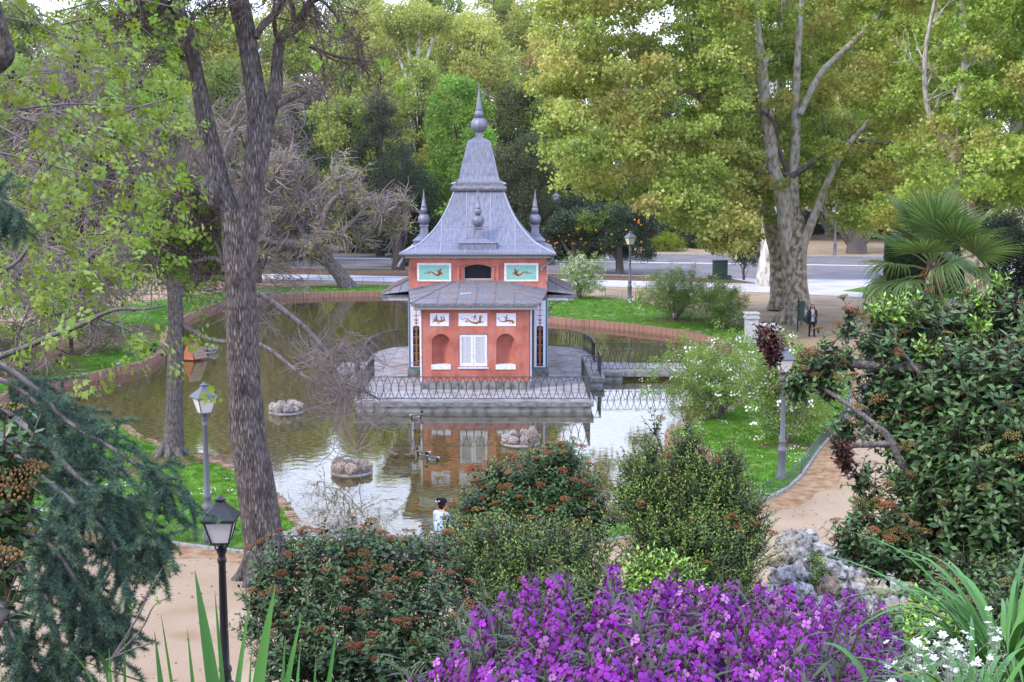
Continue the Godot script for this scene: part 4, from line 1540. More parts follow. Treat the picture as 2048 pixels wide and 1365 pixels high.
		for i in 3:
			g = Geo.new()
			g.t = t
			g.box(Vector3(spans[i][0], 2.42, zf), Vector3(spans[i][1], 2.92, zf + 0.018), 0.004)
			var fr := part("panel_frame", g, M.white_paint, o)
			g = Geo.new()
			g.t = t
			g.quad01(Vector3(spans[i][0] + 0.012, 2.432, zf + 0.021), Vector3(spans[i][1] - 0.012, 2.432, zf + 0.021), Vector3(spans[i][1] - 0.012, 2.908, zf + 0.021), Vector3(spans[i][0] + 0.012, 2.908, zf + 0.021))
			part("painted_panel", g, M["swim_panel_%d" % i], fr)
	# lichen and droppings on the front roof
	g = Geo.new()
	var tn := noise(55, 2.0, 2)
	for i in 150:
		var f := pow(rf(0, 1), 3.0) * 0.9 if i < 100 else rf(0.05, 0.85)
		var p := Vector3(2.42, 3.31, 6.30).lerp(Vector3(0.95, 3.86, 2.78), f)
		g.rock(Vector3(rf(-p.x, p.x), p.y + 0.01, p.z), Vector3(rf(0.012, 0.05), 0.012, rf(0.012, 0.04)), tn, 0.4, 3, 5)
	part("lichen", g, M.lichen, o).set_meta("kind", "stuff")
	g = Geo.new()
	for q in [[-0.45, 4.75, 0.16, 0.05], [-0.28, 4.72, 0.09, 0.035], [-0.58, 4.85, 0.06, 0.04]]:
		var f: float = (6.30 - q[1]) / 3.52
		g.rock(Vector3(q[0], lerpf(3.31, 3.86, f) + 0.012, q[1]), Vector3(q[2], 0.012, q[3]), tn, 0.5, 4, 9)
	part("bird_droppings", g, M.white_paint, o)

func bars(n: int, r: float) -> PackedFloat32Array:
	var a := PackedFloat32Array()
	a.resize(n)
	a.fill(r)
	return a

# ---------------------------------------------------------------- terrace, railings, footbridge
func rail_panel(parent: Node, a: Vector3, b: Vector3, h := 0.86, post_a := true, post_b := true):
	var len := a.distance_to(b)
	var d := (b - a) / len
	var g := Geo.new()
	g.bar(a + UPV * h, b + UPV * h, 0.055, 0.028, 0.004)
	g.bar(a + UPV * 0.07, b + UPV * 0.07, 0.026, 0.02)
	var feet := maxi(int(round(len / 1.05)), 1)
	for i in feet + 1:
		var p := a + d * len * i / feet
		g.bar(p, p + UPV * 0.07, 0.016, 0.016)
	if post_a:
		g.bar(a, a + UPV * (h - 0.008), 0.03, 0.03)
	if post_b:
		g.bar(b, b + UPV * (h - 0.008), 0.03, 0.03)
	var pn := part("railing_panel", g, M.rail_iron, parent)
	g = Geo.new()
	var half := maxi(int(round(len / 0.27)), 1)
	for s in 2:
		var p := PackedVector3Array()
		var steps := half * 7
		for i in steps + 1:
			var ph := PI * i / 7.0 + s * PI
			# loops with flat tops and steep sides
			var y := sin(ph + PI / 2)
			y = signf(y) * pow(absf(y), 0.75)
			p.append(a + d * len * i / steps + UPV * (0.07 + (h - 0.08) * (0.5 + 0.49 * y)))
		g.tube(p, bars(p.size(), 0.0125), 4)
	part("lattice", g, M.rail_iron, pn)

func build_terrace():
	var cx := -1.38
	var half := [V(4.30, -44.4), V(4.30, -49.9), V(5.1, -49.9), V(5.1, -51.55), V(6.05, -51.55), V(6.05, -54.05), V(5.1, -54.05), V(5.1, -55.8), V(4.85, -57.6), V(4.2, -59.0), V(2.9, -59.6)]
	var poly := PackedVector2Array()
	for p in half:
		poly.append(V(cx + p.x, p.y))
	for i in half.size():
		var p: Vector2 = half[half.size() - 1 - i]
		poly.append(V(cx - p.x, p.y))
	var o := thing("terrace", "grey stone terrace standing in the pond under the red pavilion", "terrace")
	var g := Geo.new()
	g.prism(Geometry2D.offset_polygon(poly, -0.05)[0], -1.0, -0.09)
	part("base", g, M.stone, o)
	g = Geo.new()
	g.prism(Geometry2D.offset_polygon(poly, 0.03)[0], -0.10, 0.052)
	part("coping", g, M.stained_stone, o)
	# paving slabs, each cut to the outline
	var z := -44.37
	var row := 0
	var skip := rect(cx - 2.0, -58.7, cx + 2.0, -46.98)
	var outline := Geometry2D.offset_polygon(poly, 0.035)[0]
	while z > -59.8:
		var dz := 0.62 + 0.12 * (row % 3)
		var x := -8.6 + (0.55 if row % 2 else 0.0)
		while x < 5.5:
			var dx := rf(1.0, 1.5)
			var cell := rect(x + 0.006, z - dz + 0.006, x + dx - 0.006, z - 0.006)
			for a in Geometry2D.intersect_polygons(cell, outline):
				for b in Geometry2D.clip_polygons(a, skip):
					if b.size() < 3:
						continue
					g = Geo.new()
					var k := rf(0.86, 1.08)
					g.c = Color(k, k * rf(0.98, 1.0), k * rf(0.97, 1.02))
					g.prism(b, 0.045, 0.1 + rf(-0.004, 0.004))
					part("paving_slab", g, M.slab, o)
			x += dx
		z -= dz
		row += 1
	# railing all round, with gaps for the bridge
	var r := thing("terrace_railing", "dark iron railing with looped lattice round the stone terrace", "railing")
	var path := [V(4.2, -44.52), V(4.2, -49.98), V(4.98, -49.98), V(4.98, -51.66)]
	var back := [V(4.98, -53.95), V(4.98, -55.75), V(4.72, -57.5), V(4.1, -58.88), V(2.85, -59.45)]
	for s: float in [-1.0, 1.0]:
		for q in [path, back]:
			for i in q.size() - 1:
				rail_panel(r, Vector3(cx + q[i].x * s, 0.1, q[i].y), Vector3(cx + q[i + 1].x * s, 0.1, q[i + 1].y), 0.86, i == 0, true)
	rail_panel(r, Vector3(cx - 4.2, 0.1, -44.52), Vector3(cx + 4.2, 0.1, -44.52), 0.86, false, false)
	rail_panel(r, Vector3(cx - 2.85, 0.1, -59.45), Vector3(cx + 2.85, 0.1, -59.45), 0.86, false, false)
	# landing stage rails at the left
	rail_panel(r, Vector3(cx - 4.98, 0.1, -51.66), Vector3(cx - 5.95, 0.1, -51.66), 0.86, false, true)
	rail_panel(r, Vector3(cx - 5.95, 0.1, -51.66), Vector3(cx - 5.95, 0.1, -53.95), 0.86, false, true)
	rail_panel(r, Vector3(cx - 5.95, 0.1, -53.95), Vector3(cx - 4.98, 0.1, -53.95), 0.86, false, false)
	# footbridge to the right bank
	var br := thing("footbridge", "flat footbridge of grey boards between terrace and right bank", "footbridge")
	var xa := 4.66
	var xb := 10.75
	var bz := -51.68
	for i in 9:
		var z0 := bz - i * 0.245
		g = Geo.new()
		g.box(Vector3(xa, 0.04 + rf(-0.004, 0.004), z0 - 0.232), Vector3(xb + rf(0, 0.03), 0.10 + rf(-0.003, 0.003), z0), 0.008)
		part("deck_board", g, M.kerb_stone, br)
	for zz in [-51.72, -53.8]:
		g = Geo.new()
		g.box(Vector3(xa - 0.02, -0.16, zz - 0.08), Vector3(xb, 0.036, zz + 0.08), 0.01)
		part("beam", g, M.stained_stone, br)
	rail_panel(br, Vector3(cx + 4.98, 0.1, -51.66), Vector3(xb, 0.1, -51.66), 0.86, true, true)
	rail_panel(br, Vector3(cx + 4.98, 0.1, -53.95), Vector3(xb, 0.1, -53.95), 0.86, true, true)
	# bank pier
	g = Geo.new()
	g.box(Vector3(xb - 0.15, -0.9, -54.1), Vector3(xb + 0.5, 0.035, -51.5), 0.02)
	part("pier", g, M.stained_stone, br)
# ---------------------------------------------------------------- lamps, fences, stones, birds, furniture
func make_lamp(label: String, m: Material) -> Node3D:
	var o := thing("street_lamp", label, "street lamp", Vector3.ZERO, 0.0, "lantern lamps in the park")
	var g := Geo.new()
	g.lathe([Vector2(0.14, 0), Vector2(0.14, 0.10), Vector2(0.115, 0.14), Vector2(0.105, 0.75), Vector2(0.125, 0.78), Vector2(0.125, 0.84), Vector2(0.09, 0.88), Vector2(0.078, 1.0), Vector2(0.095, 1.03), Vector2(0.095, 1.07), Vector2(0.066, 1.12), Vector2(0.052, 2.62), Vector2(0.066, 2.64), Vector2(0.066, 2.69), Vector2(0.055, 2.71), Vector2(0.055, 2.76), Vector2(0.075, 2.79), Vector2(0.075, 2.83), Vector2(0.03, 2.86), Vector2(0.02, 2.9)], 16)
	part("post", g, m, o)
	g = Geo.new()
	for i in 4:
		var d := Vector3(cos(TAU * i / 4 + PI / 4), 0, sin(TAU * i / 4 + PI / 4))
		var p := PackedVector3Array()
		for j in 9:
			var a := PI * j / 8
			p.append(Vector3(0, 2.89 - 0.055 * sin(a), 0) + d * (0.035 + 0.075 * (1.0 - cos(a)) * 0.5))
		p.append(Vector3(0, 2.95, 0) + d * 0.125)
		g.tube(p, bars(10, 0.011), 5)
	part("bracket", g, m, o)
	# lantern: a glazed cage that widens upwards
	var lo := 2.94
	var hi := 3.27
	var a0 := 0.12
	var a1 := 0.205
	g = Geo.new()
	for i in 4:
		var q := Basis(UPV, TAU * i / 4)
		g.bar(q * Vector3(a0, lo, a0), q * Vector3(a1, hi, a1), 0.022, 0.022, 0.004)
		g.bar(q * Vector3(-a0 - 0.01, lo, a0), q * Vector3(a0 + 0.01, lo, a0), 0.022, 0.022, 0.004)
		g.bar(q * Vector3(-a1 - 0.02, hi, a1), q * Vector3(a1 + 0.02, hi, a1), 0.026, 0.03, 0.004)
	g.box(Vector3(-a0, lo - 0.008, -a0), Vector3(a0, lo + 0.003, a0))
	part("lantern_frame", g, m, o)
	for i in 4:
		g = Geo.new()
		g.t = Transform3D(Basis(UPV, TAU * i / 4), Vector3.ZERO)
		g.quad(Vector3(-a0, lo + 0.01, a0 - 0.004), Vector3(a0, lo + 0.01, a0 - 0.004), Vector3(a1, hi, a1 - 0.004), Vector3(-a1, hi, a1 - 0.004))
		part("glass_pane", g, M.lantern_glass, o)
	g = Geo.new()
	var q2 := sqrt(2.0)
	g.lathe([Vector2(0.2 * q2, hi - 0.005), Vector2(0.245 * q2, hi + 0.01), Vector2(0.24 * q2, hi + 0.035), Vector2(0.085 * q2, hi + 0.20), Vector2(0.06 * q2, hi + 0.245), Vector2(0.055 * q2, hi + 0.26)], 4, Vector3.ZERO, PI / 4, true)
	var roof := part("lantern_roof", g, m, o)
	g = Geo.new()
	g.lathe([Vector2(0.05, hi + 0.25), Vector2(0.085, hi + 0.275), Vector2(0.085, hi + 0.295), Vector2(0.05, hi + 0.31), Vector2(0.028, hi + 0.325), Vector2(0.02, hi + 0.345), Vector2(0.001, hi + 0.36)], 14)
	part("finial", g, m, roof)
	return o

func build_lamps():
	var a := make_lamp("black lantern lamp nearest the sand path corner, below the dark trunk", M.black_iron)
	a.position = Vector3(-4.12, -0.02, -17.2)
	a.rotation.y = 0.06
	var b := make_lamp("grey lantern lamp on the near left lawn beside the big tree trunk", M.grey_iron)
	b.position = Vector3(-6.75, 0, -27.0)
	b.rotation.y = 0.62
	var c := copy(b, Vector3(7.25, 0, -32.9), 0.1, "grey lantern lamp on the right lawn among white flowering shrubs")
	var d := copy(b, Vector3(7.75, 0, -82.0), 0.5, "distant grey lantern lamp by the hoop fence beyond the far lawn")
	d.scale = Vector3.ONE * 1.30
	var e := copy(b, Vector3(4.7, 0, -134), 0.2, "tall dark lamp post under dark trees just right of the spire")
	e.scale = Vector3(1.6, 1.9, 1.6)
	var f := copy(b, Vector3(34.6, 0, -134), 0.2, "grey lamp post beyond the road between distant plane trunks")
	f.scale = Vector3.ONE * 1.5
	var h := copy(b, Vector3(31.5, 0, -84), 0.2, "grey lamp post behind the palm at the right edge")
	h.scale = Vector3.ONE * 1.1

# low hoop fence: each panel a part
func hoop_fence(label: String, line: PackedVector2Array, h: float, m: Material, skip := 0.0):
	var o := thing("hoop_fence", label, "fence", Vector3.ZERO, 0.0, "low hoop fences")
	var pts := PackedVector2Array()
	var acc := 0.0
	var step := 1.6
	pts.append(line[0])
	for i in line.size() - 1:
		var len := line[i].distance_to(line[i + 1])
		while acc + step <= len + 0.0001:
			acc += step
			pts.append(line[i].lerp(line[i + 1], acc / len))
		acc -= len
	for i in pts.size() - 1:
		var a := Vector3(pts[i].x, 0.02, pts[i].y)
		var b := Vector3(pts[i + 1].x, 0.02, pts[i + 1].y)
		var d := (b - a)
		var g := Geo.new()
		g.bar(a, a + UPV * (h + 0.02), 0.02, 0.02)
		g.bar(a + UPV * h, b + UPV * h, 0.022, 0.012)
		g.bar(a + UPV * 0.06, b + UPV * 0.06, 0.016, 0.010)
		for k in 8:
			var c := a + d * (k + 0.5) / 8.0
			var p := PackedVector3Array()
			var w := d / 8.0 * 0.86
			for j in 8:
				var an := PI * j / 7
				p.append(c - w * cos(an) * (1.0 if j in [0, 7] else 1.0) + UPV * (0.06 + (h - 0.07) * pow(sin(an), 0.5)))
			g.tube(p, bars(8, 0.006), 3)
		part("fence_panel", g, m, o)

func build_fences():
	hoop_fence("low green wire hoop fence along the near lawn and sand path", near_edge, 0.42, M.green_wire)
	hoop_fence("low dark hoop fence along the far lawn below the pale pavement", far_edge, 0.62, M.iron)

func islet(at: Vector3, r: float, seed_: int, label: String, warm: float, peak: float):
	var o := thing("rock_islet", label, "rock islet", at, 0.0, "rock islets in the pond")
	var n := noise(seed_, 1.0, 3)
	var g := Geo.new()
	g.lathe([Vector2(r * 1.0, -0.06), Vector2(r * 1.04, -0.03), Vector2(r * 1.0, 0.03), Vector2(0.01, 0.03)], 28)
	part("base_disc", g, M.stone, o)
	g = Geo.new()
	g.lathe([Vector2(r * 0.9, -0.65), Vector2(r * 0.9, -0.05)], 20)
	part("foot", g, M.pond_floor, o)
	var cnt := 9
	for i in cnt:
		var a := TAU * i / cnt + rf(-0.1, 0.1)
		var s := r * rf(0.24, 0.36)
		g = Geo.new()
		var k := rf(0.75, 1.15)
		var ora := maxf(0.0, rf(-0.6, 0.6)) * warm
		g.c = Color(k, k * (1.0 - 0.28 * ora), k * (1.0 - 0.5 * ora))
		var tall := s * rf(0.85, 1.2)
		if peak > 0 and i in [8, 9]:
			tall *= peak
		g.rock(Vector3(cos(a) * r * 0.74, 0.03 + tall * 0.62, -sin(a) * r * 0.74), Vector3(s, tall, s * 0.85), n, 0.42, 10, 14)
		part("stone", g, M.tufa, o)
	g = Geo.new()
	g.rock(Vector3(0, 0.02, 0), Vector3(r * 0.5, r * 0.16, r * 0.5), n, 0.4)
	part("soil", g, M.soil, o)

func build_islets():
	islet(Vector3(-8.15, -0.3, -44.5), 0.64, 3, "pale rock islet in the pond just right of the big trunk", 0.4, 0.0)
	islet(Vector3(-4.6, -0.3, -35.1), 0.60, 4, "brown rock islet on a round base nearest to the four ducks", 1.0, 0.0)
	islet(Vector3(0.27, -0.3, -39.1), 0.62, 6, "rock islet with one tall white stone, in front of the terrace", 0.8, 1.7)
	islet(Vector3(-15.0, -0.3, -60.4), 0.6, 8, "distant rock islet behind the big trunk near the duck house", 0.5, 0.0)
	# stone spout mound on the near bank
	var o := thing("rock_mound", "rough pale rock mound with brick blocks on the near pond edge", "rock mound", Vector3(-4.25, 0, -27.75))
	var n := noise(77, 1.0, 4)
	for q in [[-0.35, 0.12, 0.0, 0.34, 0.24, 0.34, 1.0], [0.05, 0.17, 0.06, 0.42, 0.26, 0.36, 0.85], [0.42, 0.14, 0.0, 0.3, 0.22, 0.34, 0.7], [-0.1, 0.1, 0.3, 0.4, 0.2, 0.22, 1.1], [0.25, 0.3, -0.12, 0.22, 0.1, 0.16, 0.75], [-0.62, 0.05, 0.08, 0.2, 0.12, 0.22, 0.8]]:
		var g := Geo.new()
		g.c = Color(q[6], q[6], q[6] * 0.96)
		g.rock(Vector3(q[0], q[1], q[2]), Vector3(q[3], q[4], q[5]), n, 0.5, 10, 16)
		part("stone", g, M.tufa, o)
	for j in 4:
		for i in 6:
			var g := Geo.new()
			var k := rf(0.7, 1.0)
			g.c = Color(k, k * 0.95, k * 0.95)
			var off := 0.1 if j % 2 else 0.0
			g.t = Transform3D(Basis(UPV, -0.35), Vector3(0.62, 0, 0.22))
			g.box(Vector3(-0.30 + i * 0.15 - off * 0.5, j * 0.062, -0.11), Vector3(-0.30 + i * 0.15 + 0.143 - off * 0.5, j * 0.062 + 0.056, 0.11), 0.006)
			part("brick", g, M.brick, o)

# ---- shapes from smooth distance fields (people and birds)
# bones: [a, b, radius a, radius b]; squash scales the distance in x, y, z round the bone's middle
func blob(g: Geo, bones: Array, cell: float, blend: float, colour: Callable):
	var field := {}
	var hit := {}
	# cells near each bone
	for bn in bones:
		var a: Vector3 = bn[0]
		var b: Vector3 = bn[1]
		var r := maxf(bn[2], bn[3]) + blend * 0.6 + cell * 1.5
		var lo := Vector3(minf(a.x, b.x) - r, minf(a.y, b.y) - r, minf(a.z, b.z) - r) / cell
		var hi := Vector3(maxf(a.x, b.x) + r, maxf(a.y, b.y) + r, maxf(a.z, b.z) + r) / cell
		for x in range(floori(lo.x), ceili(hi.x) + 1):
			for y in range(floori(lo.y), ceili(hi.y) + 1):
				for z in range(floori(lo.z), ceili(hi.z) + 1):
					var p := Vector3(x, y, z) * cell
					var d := bone_distance(p, bn)
					if d > r:
						continue
					var key := Vector3i(x, y, z)
					if field.has(key):
						var e: float = field[key]
						var h := clampf(0.5 + 0.5 * (e - d) / blend, 0, 1)
						field[key] = lerpf(e, d, h) - blend * h * (1 - h)
					else:
						field[key] = d
	var ids := {}
	var corner := []
	for i in 8:
		corner.append(Vector3i(i & 1, (i >> 1) & 1, (i >> 2) & 1))
	var edges := [[0, 1], [2, 3], [4, 5], [6, 7], [0, 2], [1, 3], [4, 6], [5, 7], [0, 4], [1, 5], [2, 6], [3, 7]]
	for key in field:
		var vals := []
		var neg := 0
		var ok := true
		for c in corner:
			var q: Vector3i = key + c
			if not field.has(q):
				ok = false
				break
			var d: float = field[q]
			vals.append(d)
			if d < 0:
				neg += 1
		if not ok or neg == 0 or neg == 8:
			continue
		var sum := Vector3.ZERO
		var cnt := 0
		for e in edges:
			var d0: float = vals[e[0]]
			var d1: float = vals[e[1]]
			if (d0 < 0) != (d1 < 0):
				sum += Vector3(corner[e[0]]).lerp(Vector3(corner[e[1]]), d0 / (d0 - d1))
				cnt += 1
		var p := (Vector3(key) + sum / cnt) * cell
		var nn := Vector3(vals[1] + vals[3] + vals[5] + vals[7] - vals[0] - vals[2] - vals[4] - vals[6], vals[2] + vals[3] + vals[6] + vals[7] - vals[0] - vals[1] - vals[4] - vals[5], vals[4] + vals[5] + vals[6] + vals[7] - vals[0] - vals[1] - vals[2] - vals[3]).normalized()
		g.c = colour.call(p, nn)
		ids[key] = g.vert(p, nn)
	var axes := [Vector3i(1, 0, 0), Vector3i(0, 1, 0), Vector3i(0, 0, 1)]
	for key in field:
		var d0: float = field[key]
		for ax in 3:
			var nb: Vector3i = key + axes[ax]
			if not field.has(nb):
				continue
			var d1: float = field[nb]
			if (d0 < 0) == (d1 < 0):
				continue
			var u: Vector3i = axes[(ax + 1) % 3]
			var w: Vector3i = axes[(ax + 2) % 3]
			var q := [key - u - w, key - w, key, key - u]
			if not (ids.has(q[0]) and ids.has(q[1]) and ids.has(q[2]) and ids.has(q[3])):
				continue
			var a: int = ids[q[0]]
			var b: int = ids[q[1]]
			var c: int = ids[q[2]]
			var d: int = ids[q[3]]
			if d0 < 0:
				g.ix.append_array([a, c, b, a, d, c])
			else:
				g.ix.append_array([a, b, c, a, c, d])

func bone_distance(p: Vector3, bn: Array) -> float:
	var a: Vector3 = bn[0]
	var b: Vector3 = bn[1]
	if bn.size() > 4:
		var s: Vector3 = bn[4]
		var m := (a + b) * 0.5
		p = m + (p - m) / s
		a = m + (a - m) / s
		b = m + (b - m) / s
	var ab := b - a
	var f := clampf((p - a).dot(ab) / maxf(ab.length_squared(), 1e-9), 0, 1)
	return p.distance_to(a + ab * f) - lerpf(bn[2], bn[3], f)

func make_duck(label: String, drake: bool, tucked: bool) -> Node3D:
	# swims towards +x; the water line is y = 0
	var o := thing("duck", label, "duck", Vector3.ZERO, 0.0, "ducks swimming on the pond")
	var bones := [
		[Vector3(-0.13, 0.055, 0), Vector3(0.10, 0.045, 0), 0.075, 0.085, Vector3(1, 0.9, 1.15)],
		[Vector3(-0.13, 0.075, 0), Vector3(-0.25, 0.115, 0), 0.06, 0.015, Vector3(1, 0.8, 1.3)],
	]
	var head := Vector3(0.19, 0.20, 0) if not tucked else Vector3(0.17, 0.12, 0.01)
	bones.append([Vector3(0.12, 0.06, 0), head, 0.058, 0.036])
	bones.append([head, head + Vector3(0.025, 0.008, 0), 0.042, 0.036])
	bones.append([head + Vector3(0.045, -0.006, 0), head + Vector3(0.095, -0.016, 0), 0.017, 0.014, Vector3(1, 0.6, 1.3)])
	var g := Geo.new()
	blob(g, bones, 0.012, 0.03, func(p: Vector3, nn: Vector3) -> Color:
		if p.x > head.x + 0.048:
			return Color(0.30, 0.24, 0.05)
		if not drake:
			var k := 0.10 + 0.06 * sin(p.x * 90.0) * sin(p.y * 80.0)
			return Color(k * 1.6, k * 1.15, k * 0.75)
		if p.y > head.y - 0.05 and p.x > 0.11:
			return Color(0.01, 0.035, 0.025)
		if p.x > 0.12 and p.y > head.y - 0.07:
			return Color(0.6, 0.6, 0.58)
		if p.x > 0.09:
			return Color(0.09, 0.045, 0.03)
		if p.x < -0.16:
			return Color(0.02, 0.02, 0.02) if p.y < 0.12 and p.x > -0.21 else Color(0.55, 0.54, 0.52)
		if p.y > 0.105:
			return Color(0.12, 0.10, 0.085)
		return Color(0.42, 0.41, 0.40)
	)
	part("body", g, M.plain, o)
	for s: float in [-1.0, 1.0]:
		g = Geo.new()
		g.c = Color(0.13, 0.11, 0.10) if drake else Color(0.12, 0.085, 0.055)
		g.rock(Vector3(-0.05, 0.085, s * 0.075), Vector3(0.13, 0.045, 0.025), noise(3, 1.0, 1), 0.15, 6, 10)
		part("wing", g, M.plain, o)
	return o

func build_birds():
	var d := make_duck("drake with dark head at the front right of the duck group", true, false)
	d.position = Vector3(-2.38, -0.3, -36.55)
	d.rotation.y = 2.75
	copy(d, Vector3(-2.72, -0.3, -37.25), 2.95, "drake with dark head swimming just behind the front drake")
	copy(d, Vector3(-3.36, -0.3, -43.3), 0.3, "drake swimming alone close to the terrace front")
	var f := make_duck("brown duck swimming left of the two drakes", false, false)
	f.position = Vector3(-3.06, -0.3, -36.95)
	f.rotation.y = 1.0
	copy(f, Vector3(-3.58, -0.3, -37.05), 2.2, "brown duck at the left end of the duck group")
	# two pigeons on the roof collar and two on the left lawn
	var p := make_pigeon("grey pigeon on the left corner of the roof collar")
	p.position = Vector3(-1.37 - 1.02, 7.76, -52.86 + 1.0)
	copy(p, Vector3(-1.37 + 1.02, 7.76, -52.86 + 1.0), 2.6, "grey pigeon on the right corner of the roof collar")
	copy(p, Vector3(-17.5, 0.03, -57.2), 0.4, "grey pigeon on the left lawn nearest the brick kerb")
	copy(p, Vector3(-17.9, 0.03, -58.4), 2.4, "grey pigeon on the left lawn further from the kerb")
	copy(p, Vector3(-16.95, 0.055, -53.2), 1.2, "grey pigeon perched on the brick kerb at left")

func make_pigeon(label: String) -> Node3D:
	var o := thing("pigeon", label, "pigeon", Vector3.ZERO, 0.0, "grey pigeons")
	var g := Geo.new()
	blob(g, [
		[Vector3(-0.06, 0.10, 0), Vector3(0.05, 0.115, 0), 0.05, 0.06],
		[Vector3(-0.06, 0.10, 0), Vector3(-0.18, 0.075, 0), 0.04, 0.015, Vector3(1, 0.6, 1.2)],
		[Vector3(0.06, 0.13, 0), Vector3(0.10, 0.20, 0), 0.038, 0.026],
		[Vector3(0.10, 0.205, 0), Vector3(0.108, 0.205, 0), 0.03, 0.027],
		[Vector3(0.135, 0.2, 0), Vector3(0.155, 0.195, 0), 0.008, 0.005],
		[Vector3(0.01, 0.07, 0.02), Vector3(0.015, 0.0, 0.02), 0.012, 0.008],
		[Vector3(0.01, 0.07, -0.02), Vector3(0.015, 0.0, -0.02), 0.012, 0.008],
	], 0.01, 0.02, func(q: Vector3, nn: Vector3) -> Color: return Color(0.13, 0.13, 0.16) if q.x > 0.06 or q.x < -0.12 else (Color(0.3, 0.12, 0.1) if q.y < 0.05 else Color(0.30, 0.31, 0.35)))
	part("body", g, M.plain, o)
	return o

func build_furniture():
	# duck house
	var o := thing("duck_house", "small orange duck house with shingled roof on the left bank", "duck house", Vector3(-14.85, -0.25, -57.6), -0.45)
	var g := Geo.new()
	g.box(Vector3(-0.36, 0.0, -0.42), Vector3(0.36, 0.06, 0.42), 0.01)
	part("floor", g, M.orange_wood, o)
	g = Geo.new()
	for z: float in [-0.36, 0.36]:
		var s := signf(z)
		var a := Vector3(-0.34, 0.06, z)
		var b := Vector3(0.34, 0.06, z)
		var c := Vector3(0, 0.86, z)
		if s > 0:
			g.tri(a, b, c)
		else:
			g.tri(b, a, c)
	part("gable", g, M.orange_wood, o)
	for s: float in [-1.0, 1.0]:
		for i in 7:
			g = Geo.new()
			var f0 := i / 7.0
			var f1 := (i + 1.25) / 7.0
			var p0 := Vector3(s * 0.46, 0.04, 0).lerp(Vector3(0, 0.96, 0), f0)
			var p1 := Vector3(s * 0.46, 0.04, 0).lerp(Vector3(0, 0.96, 0), minf(f1, 1.0))
			var outn := Vector3(s * 0.92, 0.46, 0).normalized() * 0.035
			for k in 1:
				g.bar(p0 + outn + Vector3(0, 0, 0), p1 + outn * 0.3, 0.0001 + 0.84, 0.02)
			part("roof_board", g, M.roof_wood, o)
	# white gate pillars
	g = Geo.new()
	o = thing("gate_pillar", "white stone gate pillar, the taller rear one at the lawn corner", "pillar", Vector3(11.75, 0, -60.9), 0.0, "white gate pillars")
	g.box(Vector3(-0.34, 0, -0.34), Vector3(0.34, 0.16, 0.34), 0.015)
	part("base", g, M.pillar_white, o)
	g = Geo.new()
	g.box(Vector3(-0.29, 0.16, -0.29), Vector3(0.29, 1.28, 0.29), 0.012)
	part("shaft", g, M.pillar_white, o)
	g = Geo.new()
	g.box(Vector3(-0.36, 1.28, -0.36), Vector3(0.36, 1.36, 0.36), 0.015)
	g.box(Vector3(-0.31, 1.36, -0.31), Vector3(0.31, 1.50, 0.31), 0.015)
	g.box(Vector3(-0.36, 1.50, -0.36), Vector3(0.36, 1.58, 0.36), 0.02)
	part("cap", g, M.pillar_white, o)
	var c := copy(o, Vector3(12.05, -0.05, -58.2), 0.0, "white stone gate pillar, the lower front one beside the shrubs")
	c.scale = Vector3(1.05, 0.86, 1.05)
	# green information post
	o = thing("information_post", "dark green information post in front of the big plane tree", "sign post", Vector3(15.25, 0, -66.2), 0.25)
	g = Geo.new()
	g.lathe([Vector2(0.06, 0), Vector2(0.05, 0.05), Vector2(0.045, 1.72), Vector2(0.06, 1.74), Vector2(0.03, 1.78), Vector2(0.05, 1.83), Vector2(0.001, 1.9)], 10)
	part("post", g, M.green_paint, o)
	g = Geo.new()
	g.box(Vector3(0.05, 0.55, -0.03), Vector3(0.36, 1.62, 0.03), 0.012)
	part("board", g, M.green_paint, o)
	g = Geo.new()
	for y in [0.75, 1.2, 1.5]:
		g.lathe([Vector2(0.06, y), Vector2(0.062, y + 0.03), Vector2(0.05, y + 0.035)], 10)
	part("clamp_ring", g, M.grey_iron, o)
	# dark green cabinet beside the road
	o = thing("utility_cabinet", "dark green cabinet on a stepped base beside the road", "cabinet", Vector3(16.9, 0, -101.4), 0.1)
	g = Geo.new()
	g.box(Vector3(-0.85, 0, -0.5), Vector3(0.85, 0.35, 0.5), 0.02)
	part("base", g, M.green_paint, o)
	g = Geo.new()
	g.box(Vector3(-0.55, 0.35, -0.36), Vector3(0.55, 1.5, 0.36), 0.03)
	part("body", g, M.green_paint, o)
	g = Geo.new()
	g.box(Vector3(-0.6, 1.5, -0.41), Vector3(0.6, 1.58, 0.41), 0.02)
	part("lid", g, M.green_paint, o)
	# bench
	o = thing("park_bench", "wooden park bench seen from behind at the plaza edge", "bench", Vector3(23.4, 0, -79.6), -0.7)
	for i in 4:
		g = Geo.new()
		g.box(Vector3(-0.9, 0.43, -0.22 + i * 0.12), Vector3(0.9, 0.465, -0.12 + i * 0.12), 0.006)
		part("seat_slat", g, M.roof_wood, o)
	for i in 3:
		g = Geo.new()
		g.t = Transform3D(Basis(Vector3.RIGHT, -0.2), Vector3(0, 0.55 + i * 0.13, 0.30))
		g.box(Vector3(-0.9, 0, -0.015), Vector3(0.9, 0.11, 0.015), 0.006)
		part("back_slat", g, M.roof_wood, o)
	for s: float in [-0.7, 0.7]:
		g = Geo.new()
		g.bar(Vector3(s, 0, -0.2), Vector3(s, 0.43, -0.16), 0.05, 0.04)
		g.bar(Vector3(s, 0, 0.3), Vector3(s, 0.95, 0.38), 0.05, 0.04)
		g.bar(Vector3(s, 0.42, -0.2), Vector3(s, 0.42, 0.3), 0.05, 0.03)
		part("leg", g, M.grey_iron, o)

